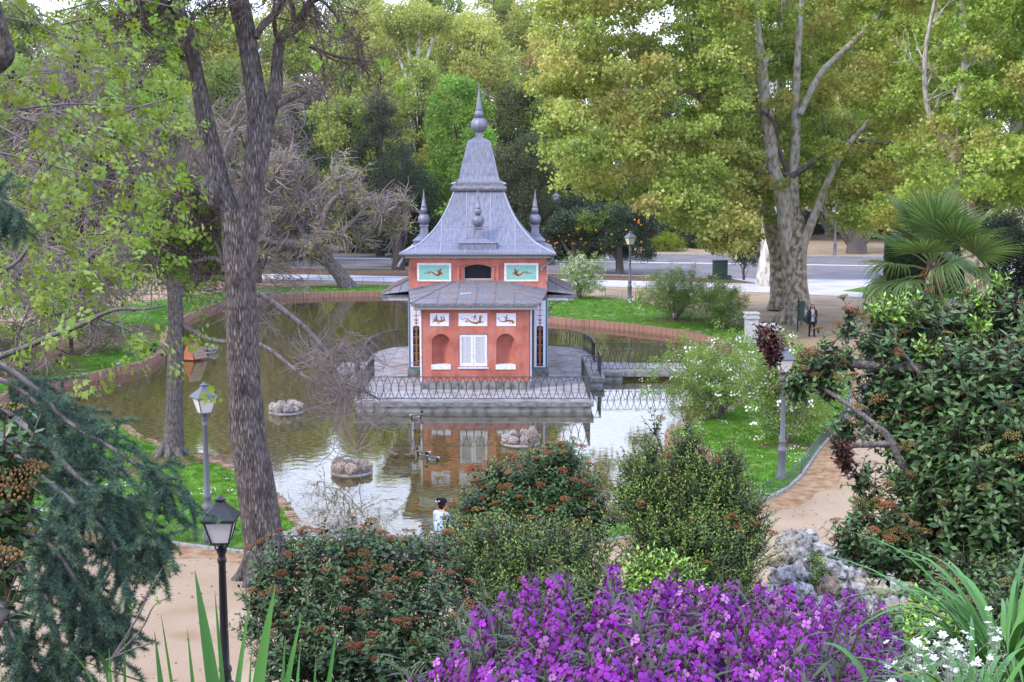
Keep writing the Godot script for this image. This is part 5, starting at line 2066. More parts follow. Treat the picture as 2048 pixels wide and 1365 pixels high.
func build_park_things():
	mat("orange_wood", 0.42, 0.14, 0.07, 0.8)
	mat("roof_wood", 0.30, 0.19, 0.14, 0.85)
	mat("green_wire", 0.07, 0.11, 0.085, 0.6)
	var m := mat("pillar_white", 1, 1, 1, 0.8, 0.3)
	tri(m, ntex(61, 0.02, [[0.2, 0.33, 0.32, 0.31], [0.5, 0.46, 0.455, 0.46], [0.8, 0.52, 0.51, 0.52]]), Vector3(0.5, 0.5, 0.5))
	build_lamps()
	build_fences()
	build_islets()
	build_birds()
	build_furniture()

# ---------------------------------------------------------------- people
func build_people():
	woman()
	sitter()

func woman():
	var o := thing("person", "person in dark coat and sunglasses looking at a phone by the plane tree", "person", Vector3(15.45, 0, -63.9), 0.05)
	# faces +z (towards the pond); about 1.66 m tall
	var coat := Color(0.022, 0.026, 0.032)
	var jeans := Color(0.014, 0.015, 0.022)
	var shirt := Color(0.40, 0.41, 0.46)
	var bones := [
		[Vector3(-0.09, 0.86, 0), Vector3(-0.115, 0.48, 0.02), 0.085, 0.06], [Vector3(-0.115, 0.48, 0.02), Vector3(-0.13, 0.1, -0.02), 0.058, 0.042], [Vector3(-0.13, 0.05, -0.02), Vector3(-0.135, 0.04, 0.13), 0.045, 0.035],
		[Vector3(0.09, 0.86, 0), Vector3(0.11, 0.48, 0.03), 0.085, 0.06], [Vector3(0.11, 0.48, 0.03), Vector3(0.125, 0.1, 0.0), 0.058, 0.042], [Vector3(0.125, 0.05, 0.0), Vector3(0.14, 0.04, 0.15), 0.045, 0.035],
		[Vector3(0, 0.80, 0), Vector3(0, 1.05, 0), 0.15, 0.13, Vector3(1.2, 1, 0.85)], [Vector3(0, 1.05, 0), Vector3(0, 1.30, 0), 0.135, 0.13, Vector3(1.25, 1, 0.8)],
		[Vector3(-0.14, 1.33, 0), Vector3(0.14, 1.33, 0), 0.065, 0.065],
		[Vector3(0, 1.34, 0), Vector3(0, 1.46, 0.02), 0.055, 0.05], [Vector3(0, 1.50, 0.035), Vector3(0, 1.56, 0.03), 0.075, 0.085], [Vector3(0, 1.51, 0.11), Vector3(0, 1.49, 0.12), 0.013, 0.014],
		[Vector3(-0.19, 1.32, 0), Vector3(-0.24, 1.06, 0.0), 0.06, 0.05], [Vector3(-0.24, 1.06, 0.0), Vector3(-0.07, 1.10, 0.22), 0.048, 0.034],
		[Vector3(0.19, 1.32, 0), Vector3(0.24, 1.06, 0.0), 0.06, 0.05], [Vector3(0.24, 1.06, 0.0), Vector3(0.07, 1.11, 0.22), 0.048, 0.034],
		[Vector3(-0.07, 1.10, 0.22), Vector3(-0.03, 1.12, 0.26), 0.034, 0.026], [Vector3(0.07, 1.11, 0.22), Vector3(0.03, 1.13, 0.26), 0.034, 0.026],
	]
	var g := Geo.new()
	blob(g, bones, 0.018, 0.035, func(p: Vector3, nn: Vector3) -> Color:
		if p.y > 1.40:
			return Color(0.42, 0.25, 0.19)
		if absf(p.x) < 0.1 and p.z > 0.2 and p.y > 1.0:
			return Color(0.45, 0.28, 0.21)
		if p.y < 0.12:
			return Color(0.012, 0.012, 0.012)
		if p.y < 0.80:
			return jeans
		if absf(p.x) < 0.085 and p.z > 0.02 and p.y < 1.40:
			return shirt
		return coat
	)
	part("body", g, M.plain, o)
	# hair to the shoulders
	g = Geo.new()
	blob(g, [[Vector3(0, 1.575, -0.005), Vector3(0, 1.53, -0.03), 0.098, 0.10], [Vector3(-0.085, 1.53, 0.0), Vector3(-0.115, 1.30, 0.03), 0.042, 0.03], [Vector3(0.085, 1.53, 0.0), Vector3(0.115, 1.30, 0.03), 0.042, 0.03], [Vector3(0, 1.5, -0.06), Vector3(0, 1.3, -0.09), 0.08, 0.06]], 0.016, 0.03, func(p: Vector3, nn: Vector3) -> Color: return Color(0.045, 0.02, 0.014))
	part("hair", g, M.plain, o)
	g = Geo.new()
	for s: float in [-1.0, 1.0]:
		g.t = Transform3D(Basis(), Vector3(s * 0.034, 1.535, 0.115))
		g.box(Vector3(-0.03, -0.024, -0.01), Vector3(0.03, 0.02, 0.012), 0.008)
	g.t = Transform3D.IDENTITY
	g.box(Vector3(-0.082, 1.54, 0.02), Vector3(0.082, 1.55, 0.112))
	part("sunglasses", g, M.black_iron, o)
	# open coat skirt and bag
	g = Geo.new()
	g.c = coat
	for s: float in [-1.0, 1.0]:
		var f := g.v.size()
		for i in 7:
			for j in 9:
				var a := lerpf(0.42, PI, j / 8.0) * s
				var r := lerpf(0.165, 0.235, i / 6.0)
				g.vert(Vector3(sin(a) * r * 1.15, lerpf(1.28, 0.68, i / 6.0), cos(a) * r * 0.85), Vector3(sin(a), 0.15, cos(a)))
		for i in 6:
			for j in 8:
				var a := f + i * 9 + j
				if s > 0:
					g.ix.append_array([a, a + 1, a + 9, a + 1, a + 10, a + 9])
				else:
					g.ix.append_array([a, a + 9, a + 1, a + 1, a + 9, a + 10])
	part("coat", g, M.plain, o)
	g = Geo.new()
	g.t = Transform3D(Basis(Vector3(0, 0, 1), 0.12), Vector3(-0.31, 0.74, 0.0))
	g.box(Vector3(-0.09, 0, -0.16), Vector3(0.06, 0.30, 0.16), 0.04)
	g.t = Transform3D.IDENTITY
	g.tube(PackedVector3Array([Vector3(-0.30, 1.02, 0.1), Vector3(-0.2, 1.36, 0.06), Vector3(-0.19, 1.38, -0.05), Vector3(-0.30, 1.02, -0.1)]), bars(4, 0.014), 5)
	var bag := part("shoulder_bag", g, M.black_iron, o)
	g = Geo.new()
	g.t = Transform3D(Basis(Vector3.RIGHT, -0.9), Vector3(0, 1.13, 0.275))
	g.box(Vector3(-0.035, -0.06, -0.005), Vector3(0.035, 0.07, 0.005), 0.003)
	var ph := part("phone", g, M.black_iron, self)
	ph.position = o.position
	ph.rotation = o.rotation
	tag(ph, "small dark phone held in both hands by the standing person", "phone")

func sitter():
	# seated on the low edge of the lawn, seen from behind, facing the pond and turned a little to the right
	var o := thing("person", "person with black bun in a pale blue top sitting at the near pond edge", "person", Vector3(-1.52, 0.34, -26.15), PI - 0.75)
	var shirt := Color(0.40, 0.47, 0.66)
	var hipy := 0.10
	var bones := [
		[Vector3(0, hipy, 0), Vector3(0, 0.30, -0.02), 0.15, 0.13, Vector3(1.15, 1, 0.9)], [Vector3(0, 0.30, -0.02), Vector3(0, 0.50, 0.01), 0.13, 0.12, Vector3(1.2, 1, 0.85)],
		[Vector3(-0.13, 0.545, 0.01), Vector3(0.13, 0.545, 0.01), 0.07, 0.07], [Vector3(0, 0.56, 0.02), Vector3(0, 0.68, 0.05), 0.055, 0.05],
		[Vector3(-0.08, hipy, 0.02), Vector3(-0.11, hipy + 0.02, 0.44), 0.085, 0.06], [Vector3(-0.11, hipy + 0.02, 0.44), Vector3(-0.11, -0.32, 0.46), 0.058, 0.04], [Vector3(-0.11, -0.33, 0.46), Vector3(-0.11, -0.34, 0.6), 0.042, 0.034],
		[Vector3(0.08, hipy, 0.02), Vector3(0.11, hipy + 0.02, 0.44), 0.085, 0.06], [Vector3(0.11, hipy + 0.02, 0.44), Vector3(0.11, -0.32, 0.46), 0.058, 0.04], [Vector3(0.11, -0.33, 0.46), Vector3(0.11, -0.34, 0.6), 0.042, 0.034],
		[Vector3(-0.18, 0.53, 0.01), Vector3(-0.23, 0.27, 0.06), 0.062, 0.05], [Vector3(-0.23, 0.27, 0.06), Vector3(-0.08, 0.25, 0.28), 0.047, 0.034], [Vector3(-0.08, 0.25, 0.28), Vector3(-0.02, 0.26, 0.33), 0.034, 0.026],
		[Vector3(0.18, 0.53, 0.01), Vector3(0.23, 0.27, 0.06), 0.062, 0.05], [Vector3(0.23, 0.27, 0.06), Vector3(0.08, 0.25, 0.28), 0.047, 0.034], [Vector3(0.08, 0.25, 0.28), Vector3(0.02, 0.26, 0.33), 0.034, 0.026],
		[Vector3(0, 0.72, 0.075), Vector3(0, 0.79, 0.06), 0.075, 0.088], [Vector3(0, 0.735, 0.16), Vector3(0, 0.715, 0.165), 0.012, 0.014], [Vector3(-0.085, 0.75, 0.05), Vector3(-0.088, 0.72, 0.05), 0.014, 0.01], [Vector3(0.085, 0.75, 0.05), Vector3(0.088, 0.72, 0.05), 0.014, 0.01],
	]
	var g := Geo.new()
	blob(g, bones, 0.014, 0.03, func(p: Vector3, nn: Vector3) -> Color:
		if p.y > 0.605:
			return Color(0.45, 0.27, 0.19)
		if p.z > 0.25 and p.y > 0.2:
			return Color(0.45, 0.27, 0.19)
		if p.y < 0.14 or (p.z > 0.2 and p.y < 0.2):
			return Color(0.05, 0.06, 0.10)
		var fold := 0.018 * sin(p.y * 55.0 + p.x * 14.0 + sin(p.z * 30.0))
		return Color(shirt.r + fold, shirt.g + fold, shirt.b + fold)
	)
	part("body", g, M.plain, o)
	g = Geo.new()
	blob(g, [[Vector3(0, 0.80, 0.045), Vector3(0, 0.77, 0.02), 0.098, 0.092], [Vector3(0, 0.71, 0.0), Vector3(0, 0.67, 0.015), 0.06, 0.04], [Vector3(0, 0.86, -0.075), Vector3(0, 0.875, -0.085), 0.05, 0.048]], 0.011, 0.02, func(p: Vector3, nn: Vector3) -> Color: return Color(0.008, 0.007, 0.008))
	part("hair", g, M.plain, o)
	g = Geo.new()
	g.c = Color(0.75, 0.62, 0.6)
	g.rock(Vector3(0.02, 0.835, -0.10), Vector3(0.05, 0.018, 0.03), noise(4, 1.0, 2), 0.5, 5, 8)
	g.rock(Vector3(-0.03, 0.85, -0.095), Vector3(0.025, 0.018, 0.025), noise(4, 1.0, 2), 0.5, 5, 8)
	part("hair_clip", g, M.plain, o)
	# what the person sits on
	var s := thing("stone_seat", "low stone block under the seated person by the pond", "seat", Vector3(-1.52, 0, -26.15), PI - 0.75)
	g = Geo.new()
	g.box(Vector3(-0.45, 0.0, -0.25), Vector3(0.45, 0.335, 0.22), 0.02)
	part("block", g, M.kerb_stone, s)
# ---------------------------------------------------------------- trees
var wob := FastNoiseLite.new()
var spray_far := []
var spray_fine := []
var spray_near := []
var twig_spray := []
var bare_spray := []
var pod_spray: Mesh

# limb from a flat list x, y, z, radius; returns its smoothed points and radii
func limb(g: Geo, a: Array, sides := 8, amp := 0.0) -> Array:
	var p := PackedVector3Array()
	var r := PackedFloat32Array()
	var m := a.size() / 4
	for i in m - 1:
		var q := []
		for k in [maxi(i - 1, 0), i, i + 1, mini(i + 2, m - 1)]:
			q.append(Vector3(a[k * 4], a[k * 4 + 1], a[k * 4 + 2]))
		for s in 4:
			var f := s / 4.0
			p.append((q[1] as Vector3).cubic_interpolate(q[2], q[0], q[3], f))
			r.append(lerpf(a[i * 4 + 3], a[i * 4 + 7], f))
	p.append(Vector3(a[m * 4 - 4], a[m * 4 - 3], a[m * 4 - 2]))
	r.append(a[m * 4 - 1])
	g.tube(p, r, sides, true, wob if amp > 0 else null, amp)
	return [p, r]

# children along a limb, and theirs; tips collect [position, direction]
func sprout(g: Geo, lm: Array, n: int, length: float, lift: float, lvl: int, tips: Array, start := 0.25, spread := 0.8, slim := 0.5, sides := 5):
	var p: PackedVector3Array = lm[0]
	var r: PackedFloat32Array = lm[1]
	for i in n:
		var f := lerpf(start, 1.0, (i + rf(0.1, 0.9)) / n)
		var k := clampi(int(f * (p.size() - 1)), 0, p.size() - 2)
		var d := (p[k + 1] - p[k]).normalized()
		var side := rdir()
		side = (side - d * side.dot(d)).normalized()
		var dir := (d * (1.0 - spread * 0.6) + side * spread + UPV * lift).normalized()
		var l := length * rf(0.6, 1.25)
		var c := wander(g, p[k], dir, l, minf(r[k] * slim, l * 0.03 + 0.004), lift, 5, sides)
		if lvl > 0:
			sprout(g, c, maxi(int(n * 0.7), 2), length * 0.55, lift, lvl - 1, tips, 0.3, spread, 0.6, maxi(sides - 1, 3))
		else:
			var cp: PackedVector3Array = c[0]
			tips.append([cp[cp.size() - 1], (cp[cp.size() - 1] - cp[cp.size() - 2]).normalized()])
			tips.append([cp[cp.size() / 2], dir])

func wander(g: Geo, at: Vector3, dir: Vector3, l: float, r: float, lift: float, segs := 5, sides := 4) -> Array:
	var p := PackedVector3Array([at])
	var rr := PackedFloat32Array([r])
	var d := dir
	for i in segs:
		d = (d + rdir() * 0.28 + UPV * lift * 0.35).normalized()
		p.append(p[i] + d * l / segs)
		rr.append(r * (1.0 - 0.8 * (i + 1) / segs))
	g.tube(p, rr, sides)
	return [p, rr]

func make_sprays():
	wob.seed = 9
	wob.frequency = 0.9
	wob.fractal_octaves = 3
	for v in 3:
		# loose leaf spray for crowns far off
		var g := Geo.new()
		for i in 13:
			var at := rdir() * pow(rf(0, 1), 0.5) * 0.38
			at.y *= 0.7
			var nn := (rdir() + UPV * 0.7 + at * 0.6).normalized()
			var k := rf(0.62, 1.35)
			g.c = Color(k * rf(0.92, 1.1), k, k * rf(0.8, 1.1))
			var x := nn.cross(rdir()).normalized()
			var s := rf(0.12, 0.2)
			g.leaf(Transform3D(Basis(x, nn.cross(x), nn), at), s * 1.15, s, 0.25, 0.1, 0.5)
		spray_far.append(g.mesh())
		# smaller leaves, tighter: evergreen
		g = Geo.new()
		for i in 46:
			var at := rdir() * pow(rf(0, 1), 0.45) * 0.42
			var nn := (rdir() + UPV * 0.5 + at).normalized()
			var k := rf(0.6, 1.35)
			g.c = Color(k, k, k * rf(0.85, 1.1))
			var x := nn.cross(rdir()).normalized()
			var s := rf(0.07, 0.12)
			g.leaf(Transform3D(Basis(x, nn.cross(x), nn), at), s * 1.5, s * 0.8, 0.2, 0.1, 0.5)
		spray_fine.append(g.mesh())
		# bare twigs that hang
		g = Geo.new()
		for i in 7:
			var d := (rdir() + UPV * 0.1).normalized()
			var p := PackedVector3Array([Vector3.ZERO])
			for s in 5:
				d = (d + rdir() * 0.35 - UPV * 0.17).normalized()
				p.append(p[s] + d * rf(0.16, 0.26))
			g.tube(p, PackedFloat32Array([0.024, 0.022, 0.019, 0.016, 0.013, 0.010]), 3)
			if i % 2 == 0:
				var q := PackedVector3Array([p[2], p[2] + (d + rdir() * 0.8).normalized() * 0.25, p[2] + (d + rdir() * 0.6).normalized() * 0.5])
				g.tube(q, PackedFloat32Array([0.015, 0.012, 0.008]), 3)
		bare_spray.append(g.mesh())
		# twig with hanging seed pods, fine
		g = Geo.new()
		for i in 5:
			var d := (rdir() - UPV * 0.2).normalized()
			var p := PackedVector3Array([Vector3.ZERO])
			for s in 6:
				d = (d + rdir() * 0.3 - UPV * 0.14).normalized()
				p.append(p[s] + d * rf(0.12, 0.2))
			g.tube(p, PackedFloat32Array([0.010, 0.009, 0.008, 0.007, 0.006, 0.005, 0.004]), 3)
			for s in [3, 4]:
				g.tube(PackedVector3Array([p[s], p[s] + (d + rdir() * 0.9).normalized() * 0.2]), PackedFloat32Array([0.006, 0.004]), 3)
		twig_spray.append(g.mesh())
		# spray of lobed leaves for near trees
		g = Geo.new()
		g.c = Color(0.55, 0.45, 0.35)
		g.tube(PackedVector3Array([Vector3.ZERO, Vector3(0.02, 0.12, 0.02), Vector3(0, 0.26, 0)]), PackedFloat32Array([0.005, 0.004, 0.002]), 4)
		for i in 9:
			var y := 0.03 + 0.026 * i
			var a := i * 2.4
			var out := Vector3(cos(a), 0.35, sin(a)).normalized()
			var at := Vector3(0, y, 0) + out * rf(0.04, 0.08)
			var nn := (UPV + out * rf(-0.2, 0.7) + rdir() * 0.35).normalized()
			var k := rf(0.8, 1.2)
			g.c = Color(k * rf(0.95, 1.08), k, k * rf(0.8, 1.1))
			palm_leaf(g, at, out, nn, rf(0.07, 0.13) * (1.0 if i < 6 else 0.7))
		spray_near.append(g.mesh())
	var pg := Geo.new()
	for i in 5:
		pg.rock(rdir() * 0.05 - Vector3(0, 0.06, 0), Vector3(0.011, 0.013, 0.011), wob, 0.2, 4, 6)
	pod_spray = pg.mesh()

# five-lobed leaf
func palm_leaf(g: Geo, at: Vector3, along: Vector3, nn: Vector3, s: float):
	var y := (along - nn * along.dot(nn)).normalized()
	var x := y.cross(nn)
	var rim := [V(0, 0), V(0.28, 0.02), V(0.62, 0.10), V(0.36, 0.34), V(0.60, 0.66), V(0.24, 0.58), V(0.0, 1.05), V(-0.24, 0.58), V(-0.60, 0.66), V(-0.36, 0.34), V(-0.62, 0.10), V(-0.28, 0.02)]
	var c := g.vert(at + y * s * 0.38, nn)
	var f := g.v.size()
	for q in rim:
		var drop: float = q.length_squared() * 0.12
		g.vert(at + x * q.x * s + y * q.y * s - nn * drop * s, (nn + (x * q.x + y * (q.y - 0.4)) * 0.25).normalized())
	for i in rim.size():
		g.ix.append_array([c, f + (i + 1) % rim.size(), f + i])

# leaves round a list of lobes [centre, radius, tint]
func foliage(parent: Node, called: String, meshes: Array, m: Material, lobes: Array, per: float, squash := 0.8, size := 1.0, fill := 0.35):
	var xs := [[], [], []]
	var cs := [PackedColorArray(), PackedColorArray(), PackedColorArray()]
	for l in lobes:
		var r: float = l[1]
		var n := int(per * r * r) + 1
		var tone := rf(0.82, 1.15)
		for i in n:
			var d := rdir()
			var st: Vector3 = l[3] if l.size() > 3 else Vector3(1, squash, 1)
			var at: Vector3 = l[0] + d * st * r * pow(rf(0, 1), fill)
			if l.size() > 3:
				at.y -= 0.22 * pow(V(at.x - l[0].x, at.z - l[0].z).length(), 2.0) / maxf(r, 0.8)
			var v := i % meshes.size()
			var b := facing((d + UPV * 0.8 + rdir() * 0.5).normalized(), rf(0, TAU)).scaled(Vector3.ONE * size * rf(0.7, 1.25))
			xs[v].append(Transform3D(b, at))
			var k := tone * rf(0.8, 1.2)
			var t: Color = l[2]
			cs[v].append(Color(t.r * k * rf(0.94, 1.08), t.g * k, t.b * k))
	for v in meshes.size():
		if xs[v].size():
			many(called, meshes[v], m, parent, xs[v], cs[v])

# a tree seen at a distance: trunk, limbs to each lobe, crown
func far_tree(label: String, x: float, z: float, height: float, wide: float, tint: Color, spec := {}) -> Node3D:
	var o := thing(spec.get("name", "tree"), label, "tree", Vector3(x, 0, z), 0.0, spec.get("group", ""))
	far_tree_parts(o, height, wide, tint, spec)
	return o

func far_tree_parts(o: Node3D, height: float, wide: float, tint: Color, spec: Dictionary):
	var g := Geo.new()
	var low: float = spec.get("low", 0.3) * height
	var lobes := []
	var cnt: int = spec.get("lobes", 22)
	var tr: float = spec.get("trunk", height * 0.018 + 0.08)
	var top := height * 0.82
	var p := PackedVector3Array()
	var r := PackedFloat32Array()
	for i in 7:
		var f := i / 6.0
		p.append(Vector3(rf(-0.15, 0.15) * f * 2, top * f, rf(-0.15, 0.15) * f * 2))
		r.append(tr * (1.25 if i == 0 else 1.0) * (1.0 - 0.75 * f))
	g.tube(p, r, 8)
	for i in cnt:
		var f := (i + 0.5) / cnt
		var y := lerpf(low, height * 0.96, f)
		var env: float = pow(sin(PI * clampf(0.16 + 0.80 * f, 0, 1)), spec.get("shape", 0.7))
		var a := i * 2.39996 + rf(-0.4, 0.4)
		var rad := wide * env * rf(0.35, 0.85)
		var lr := wide * rf(0.28, 0.44)
		var c := Vector3(cos(a) * rad, y, sin(a) * rad)
		c.y = minf(c.y, height - lr * 0.7)
		var t := tint
		var k := rf(0.85, 1.15)
		lobes.append([c, lr, Color(t.r * k * rf(0.92, 1.1), t.g * k, t.b * k), Vector3(rf(0.9, 1.4), rf(0.6, 0.9), rf(0.9, 1.4))])
		var b := p[clampi(int(f * 5), 0, 5)]
		var mid := b.lerp(c, 0.55) - UPV * wide * 0.06
		g.tube(PackedVector3Array([b, mid, c]), PackedFloat32Array([tr * 0.4, tr * 0.25, tr * 0.08]), 5)
	part("trunk", g, spec.get("bark", M.dark_bark), o)
	var dens: float = spec.get("dens", 26.0)
	foliage(o, "crown", spec.get("spray", spray_far), M.leaf, lobes, dens, 0.8, spec.get("size", 1.0))
	if spec.has("twigs"):
		for l in lobes:
			l[2] = Color(0.23, 0.185, 0.165)
		foliage(o, "twigs", bare_spray, spec.get("twig_mat", M.twig_tint), lobes, spec.twigs * 0.3, 0.9, spec.get("twig_size", 1.6), 0.6)

func build_trees():
	make_sprays()
	var tw := mat("twig_tint", 1, 1, 1, 0.9, 0.2)
	tw.vertex_color_use_as_albedo = true
	big_left_tree()
	bare_left_tree()
	leaning_tree()
	plane_trees()
	backdrop()
	shrubs()

func big_left_tree():
	var o := thing("forked_tree", "big forked tree with dark ridged bark standing on the sand path", "tree")
	var g := Geo.new()
	var t := limb(g, [-4.94, -0.03, -24.50, 0.537, -4.97, 0.39, -24.50, 0.455, -5.04, 1.01, -24.50, 0.393, -5.17, 2.14, -24.50, 0.366, -5.28, 3.06, -24.50, 0.349, -5.31, 4.07, -24.50, 0.327, -5.32, 4.87, -24.50, 0.311, -5.33, 5.76, -24.50, 0.310, -5.33, 6.45, -24.50, 0.323, -5.30, 7.04, -24.50, 0.366, -5.29, 7.38, -24.50, 0.400], 22, 0.10)
	# root flare and old scar at the foot
	for i in 7:
		var a := TAU * i / 7 + 0.3
		limb(g, [-4.95 + cos(a) * 0.28, 0.55, -24.5 + sin(a) * 0.28, 0.16, -4.95 + cos(a) * 0.46, 0.14, -24.5 + sin(a) * 0.46, 0.15, -4.95 + cos(a) * 0.68, -0.08, -24.5 + sin(a) * 0.68, 0.10], 8, 0.2)
	part("trunk", g, M.ridged_bark, o)
	g = Geo.new()
	g.rock(Vector3(-4.72, 0.36, -24.02), Vector3(0.10, 0.17, 0.05), wob, 0.3)
	part("knot_hole", g, M.twig_dark, o)
	var tips := []
	g = Geo.new()
	var l1 := limb(g, [-5.41, 7.23, -24.50, 0.218, -5.62, 7.67, -24.43, 0.217, -5.75, 8.39, -24.37, 0.191, -5.84, 8.86, -24.30, 0.190, -5.91, 9.38, -24.23, 0.164, -5.97, 9.89, -24.17, 0.139, -6.06, 10.44, -24.10, 0.134, -6.16, 10.89, -24.03, 0.137, -6.25, 11.20, -23.97, 0.121, -6.31, 11.60, -23.90, 0.104], 16, 0.12)
	var l2 := limb(g, [-6.20, 10.96, -24.20, 0.089, -6.38, 11.15, -24.07, 0.073, -6.57, 11.23, -23.95, 0.056, -6.86, 11.27, -23.82, 0.048, -7.24, 11.19, -23.70, 0.036], 8, 0.15)
	part("limb", g, M.ridged_bark, o)
	g = Geo.new()
	var r1 := limb(g, [-5.19, 7.23, -24.50, 0.235, -5.09, 7.71, -24.53, 0.226, -4.99, 8.29, -24.57, 0.230, -4.93, 8.87, -24.60, 0.242, -4.91, 9.21, -24.63, 0.225, -4.99, 9.74, -24.67, 0.192, -5.07, 10.31, -24.70, 0.191, -5.16, 10.88, -24.73, 0.191, -5.27, 11.36, -24.77, 0.191, -5.36, 11.83, -24.80, 0.174], 18, 0.10)
	part("limb", g, M.ridged_bark, o)
	g = Geo.new()
	var r2 := limb(g, [-5.01, 8.29, -24.50, 0.125, -4.87, 8.82, -24.57, 0.150, -4.69, 9.40, -24.65, 0.142, -4.59, 9.84, -24.73, 0.121, -4.56, 10.41, -24.80, 0.109, -4.47, 10.75, -24.88, 0.113, -4.21, 10.98, -24.95, 0.109, -4.02, 11.30, -25.02, 0.092, -3.80, 11.73, -25.10, 0.076], 12, 0.12)
	var r3 := limb(g, [-4.93, 10.72, -24.60, 0.066, -4.81, 10.97, -24.70, 0.075, -4.54, 11.25, -24.80, 0.075, -4.35, 11.66, -24.90, 0.058], 10, 0.12)
	limb(g, [-4.59, 9.43, -24.60, 0.077, -4.32, 9.58, -24.70, 0.073, -4.02, 9.74, -24.80, 0.068], 9, 0.1)
	part("limb", g, M.ridged_bark, o)
	g = Geo.new()
	g = Geo.new()
	g.rock(Vector3(-5.80, 7.8, -24.25), Vector3(0.2, 0.34, 0.2), wob, 0.3, 8, 12)
	part("burl", g, M.ridged_bark, o)
	g = Geo.new()
	var b1 := limb(g, [-5.59, 6.21, -24.40, 0.078, -5.69, 6.41, -24.50, 0.059, -5.89, 6.46, -24.60, 0.059, -6.18, 6.42, -24.70, 0.054, -6.49, 6.36, -24.80, 0.055, -6.66, 6.50, -24.90, 0.040, -7.04, 6.47, -25.00, 0.030], 7, 0.15)
	var b2 := limb(g, [-5.63, 6.36, -24.40, 0.042, -5.77, 6.69, -24.60, 0.042, -5.98, 6.85, -24.80, 0.038, -6.24, 6.94, -25.00, 0.030, -6.77, 7.21, -25.20, 0.017], 7, 0.15)
	for l in [b1, b2]:
		sprout(g, l, 6, 1.0, 0.05, 1, tips, 0.35, 0.8, 0.5)
	part("branch", g, M.dark_bark, o)
	for q in [[l2, 1.2, -0.1, 0.5], [l1, 1.6, 0.1, 0.6], [r2, 1.7, -0.1, 0.55]]:
		g = Geo.new()
		sprout(g, q[0], 6, q[1], q[2], 1, tips, q[3])
		part("branch", g, M.dark_bark, o)
	var xs := []
	var ps := []
	var lv := []
	var lc := PackedColorArray()
	for q in tips:
		for k in 2:
			xs.append(Transform3D(facing(q[1] + rdir() * 0.5, rf(0, TAU)).scaled(Vector3.ONE * rf(0.6, 1.1)), q[0] + rdir() * 0.1))
		if q[0].y > 8.5 and rf(0, 1) < 0.8:
			ps.append(Transform3D(Basis(UPV, rf(0, TAU)).scaled(Vector3.ONE * rf(0.8, 1.5)), q[0] + rdir() * 0.3))
		if rf(0, 1) < (0.75 if q[0].x < -5.5 else 0.2):
			for k in 3:
				lv.append(Transform3D(facing(rdir() + UPV * 0.4, rf(0, TAU)).scaled(Vector3.ONE * rf(0.7, 1.2)), q[0] + rdir() * 0.5))
				var s := rf(0.85, 1.2)
				lc.append(Color(0.20 * s, 0.35 * s, 0.045 * s))
	many("twigs", twig_spray[0], M.twig_brown, o, xs)
	many("seed_pods", pod_spray, M.twig_dark, o, ps)
	many("young_leaves", spray_near[0], M.leaf, o, lv, lc)

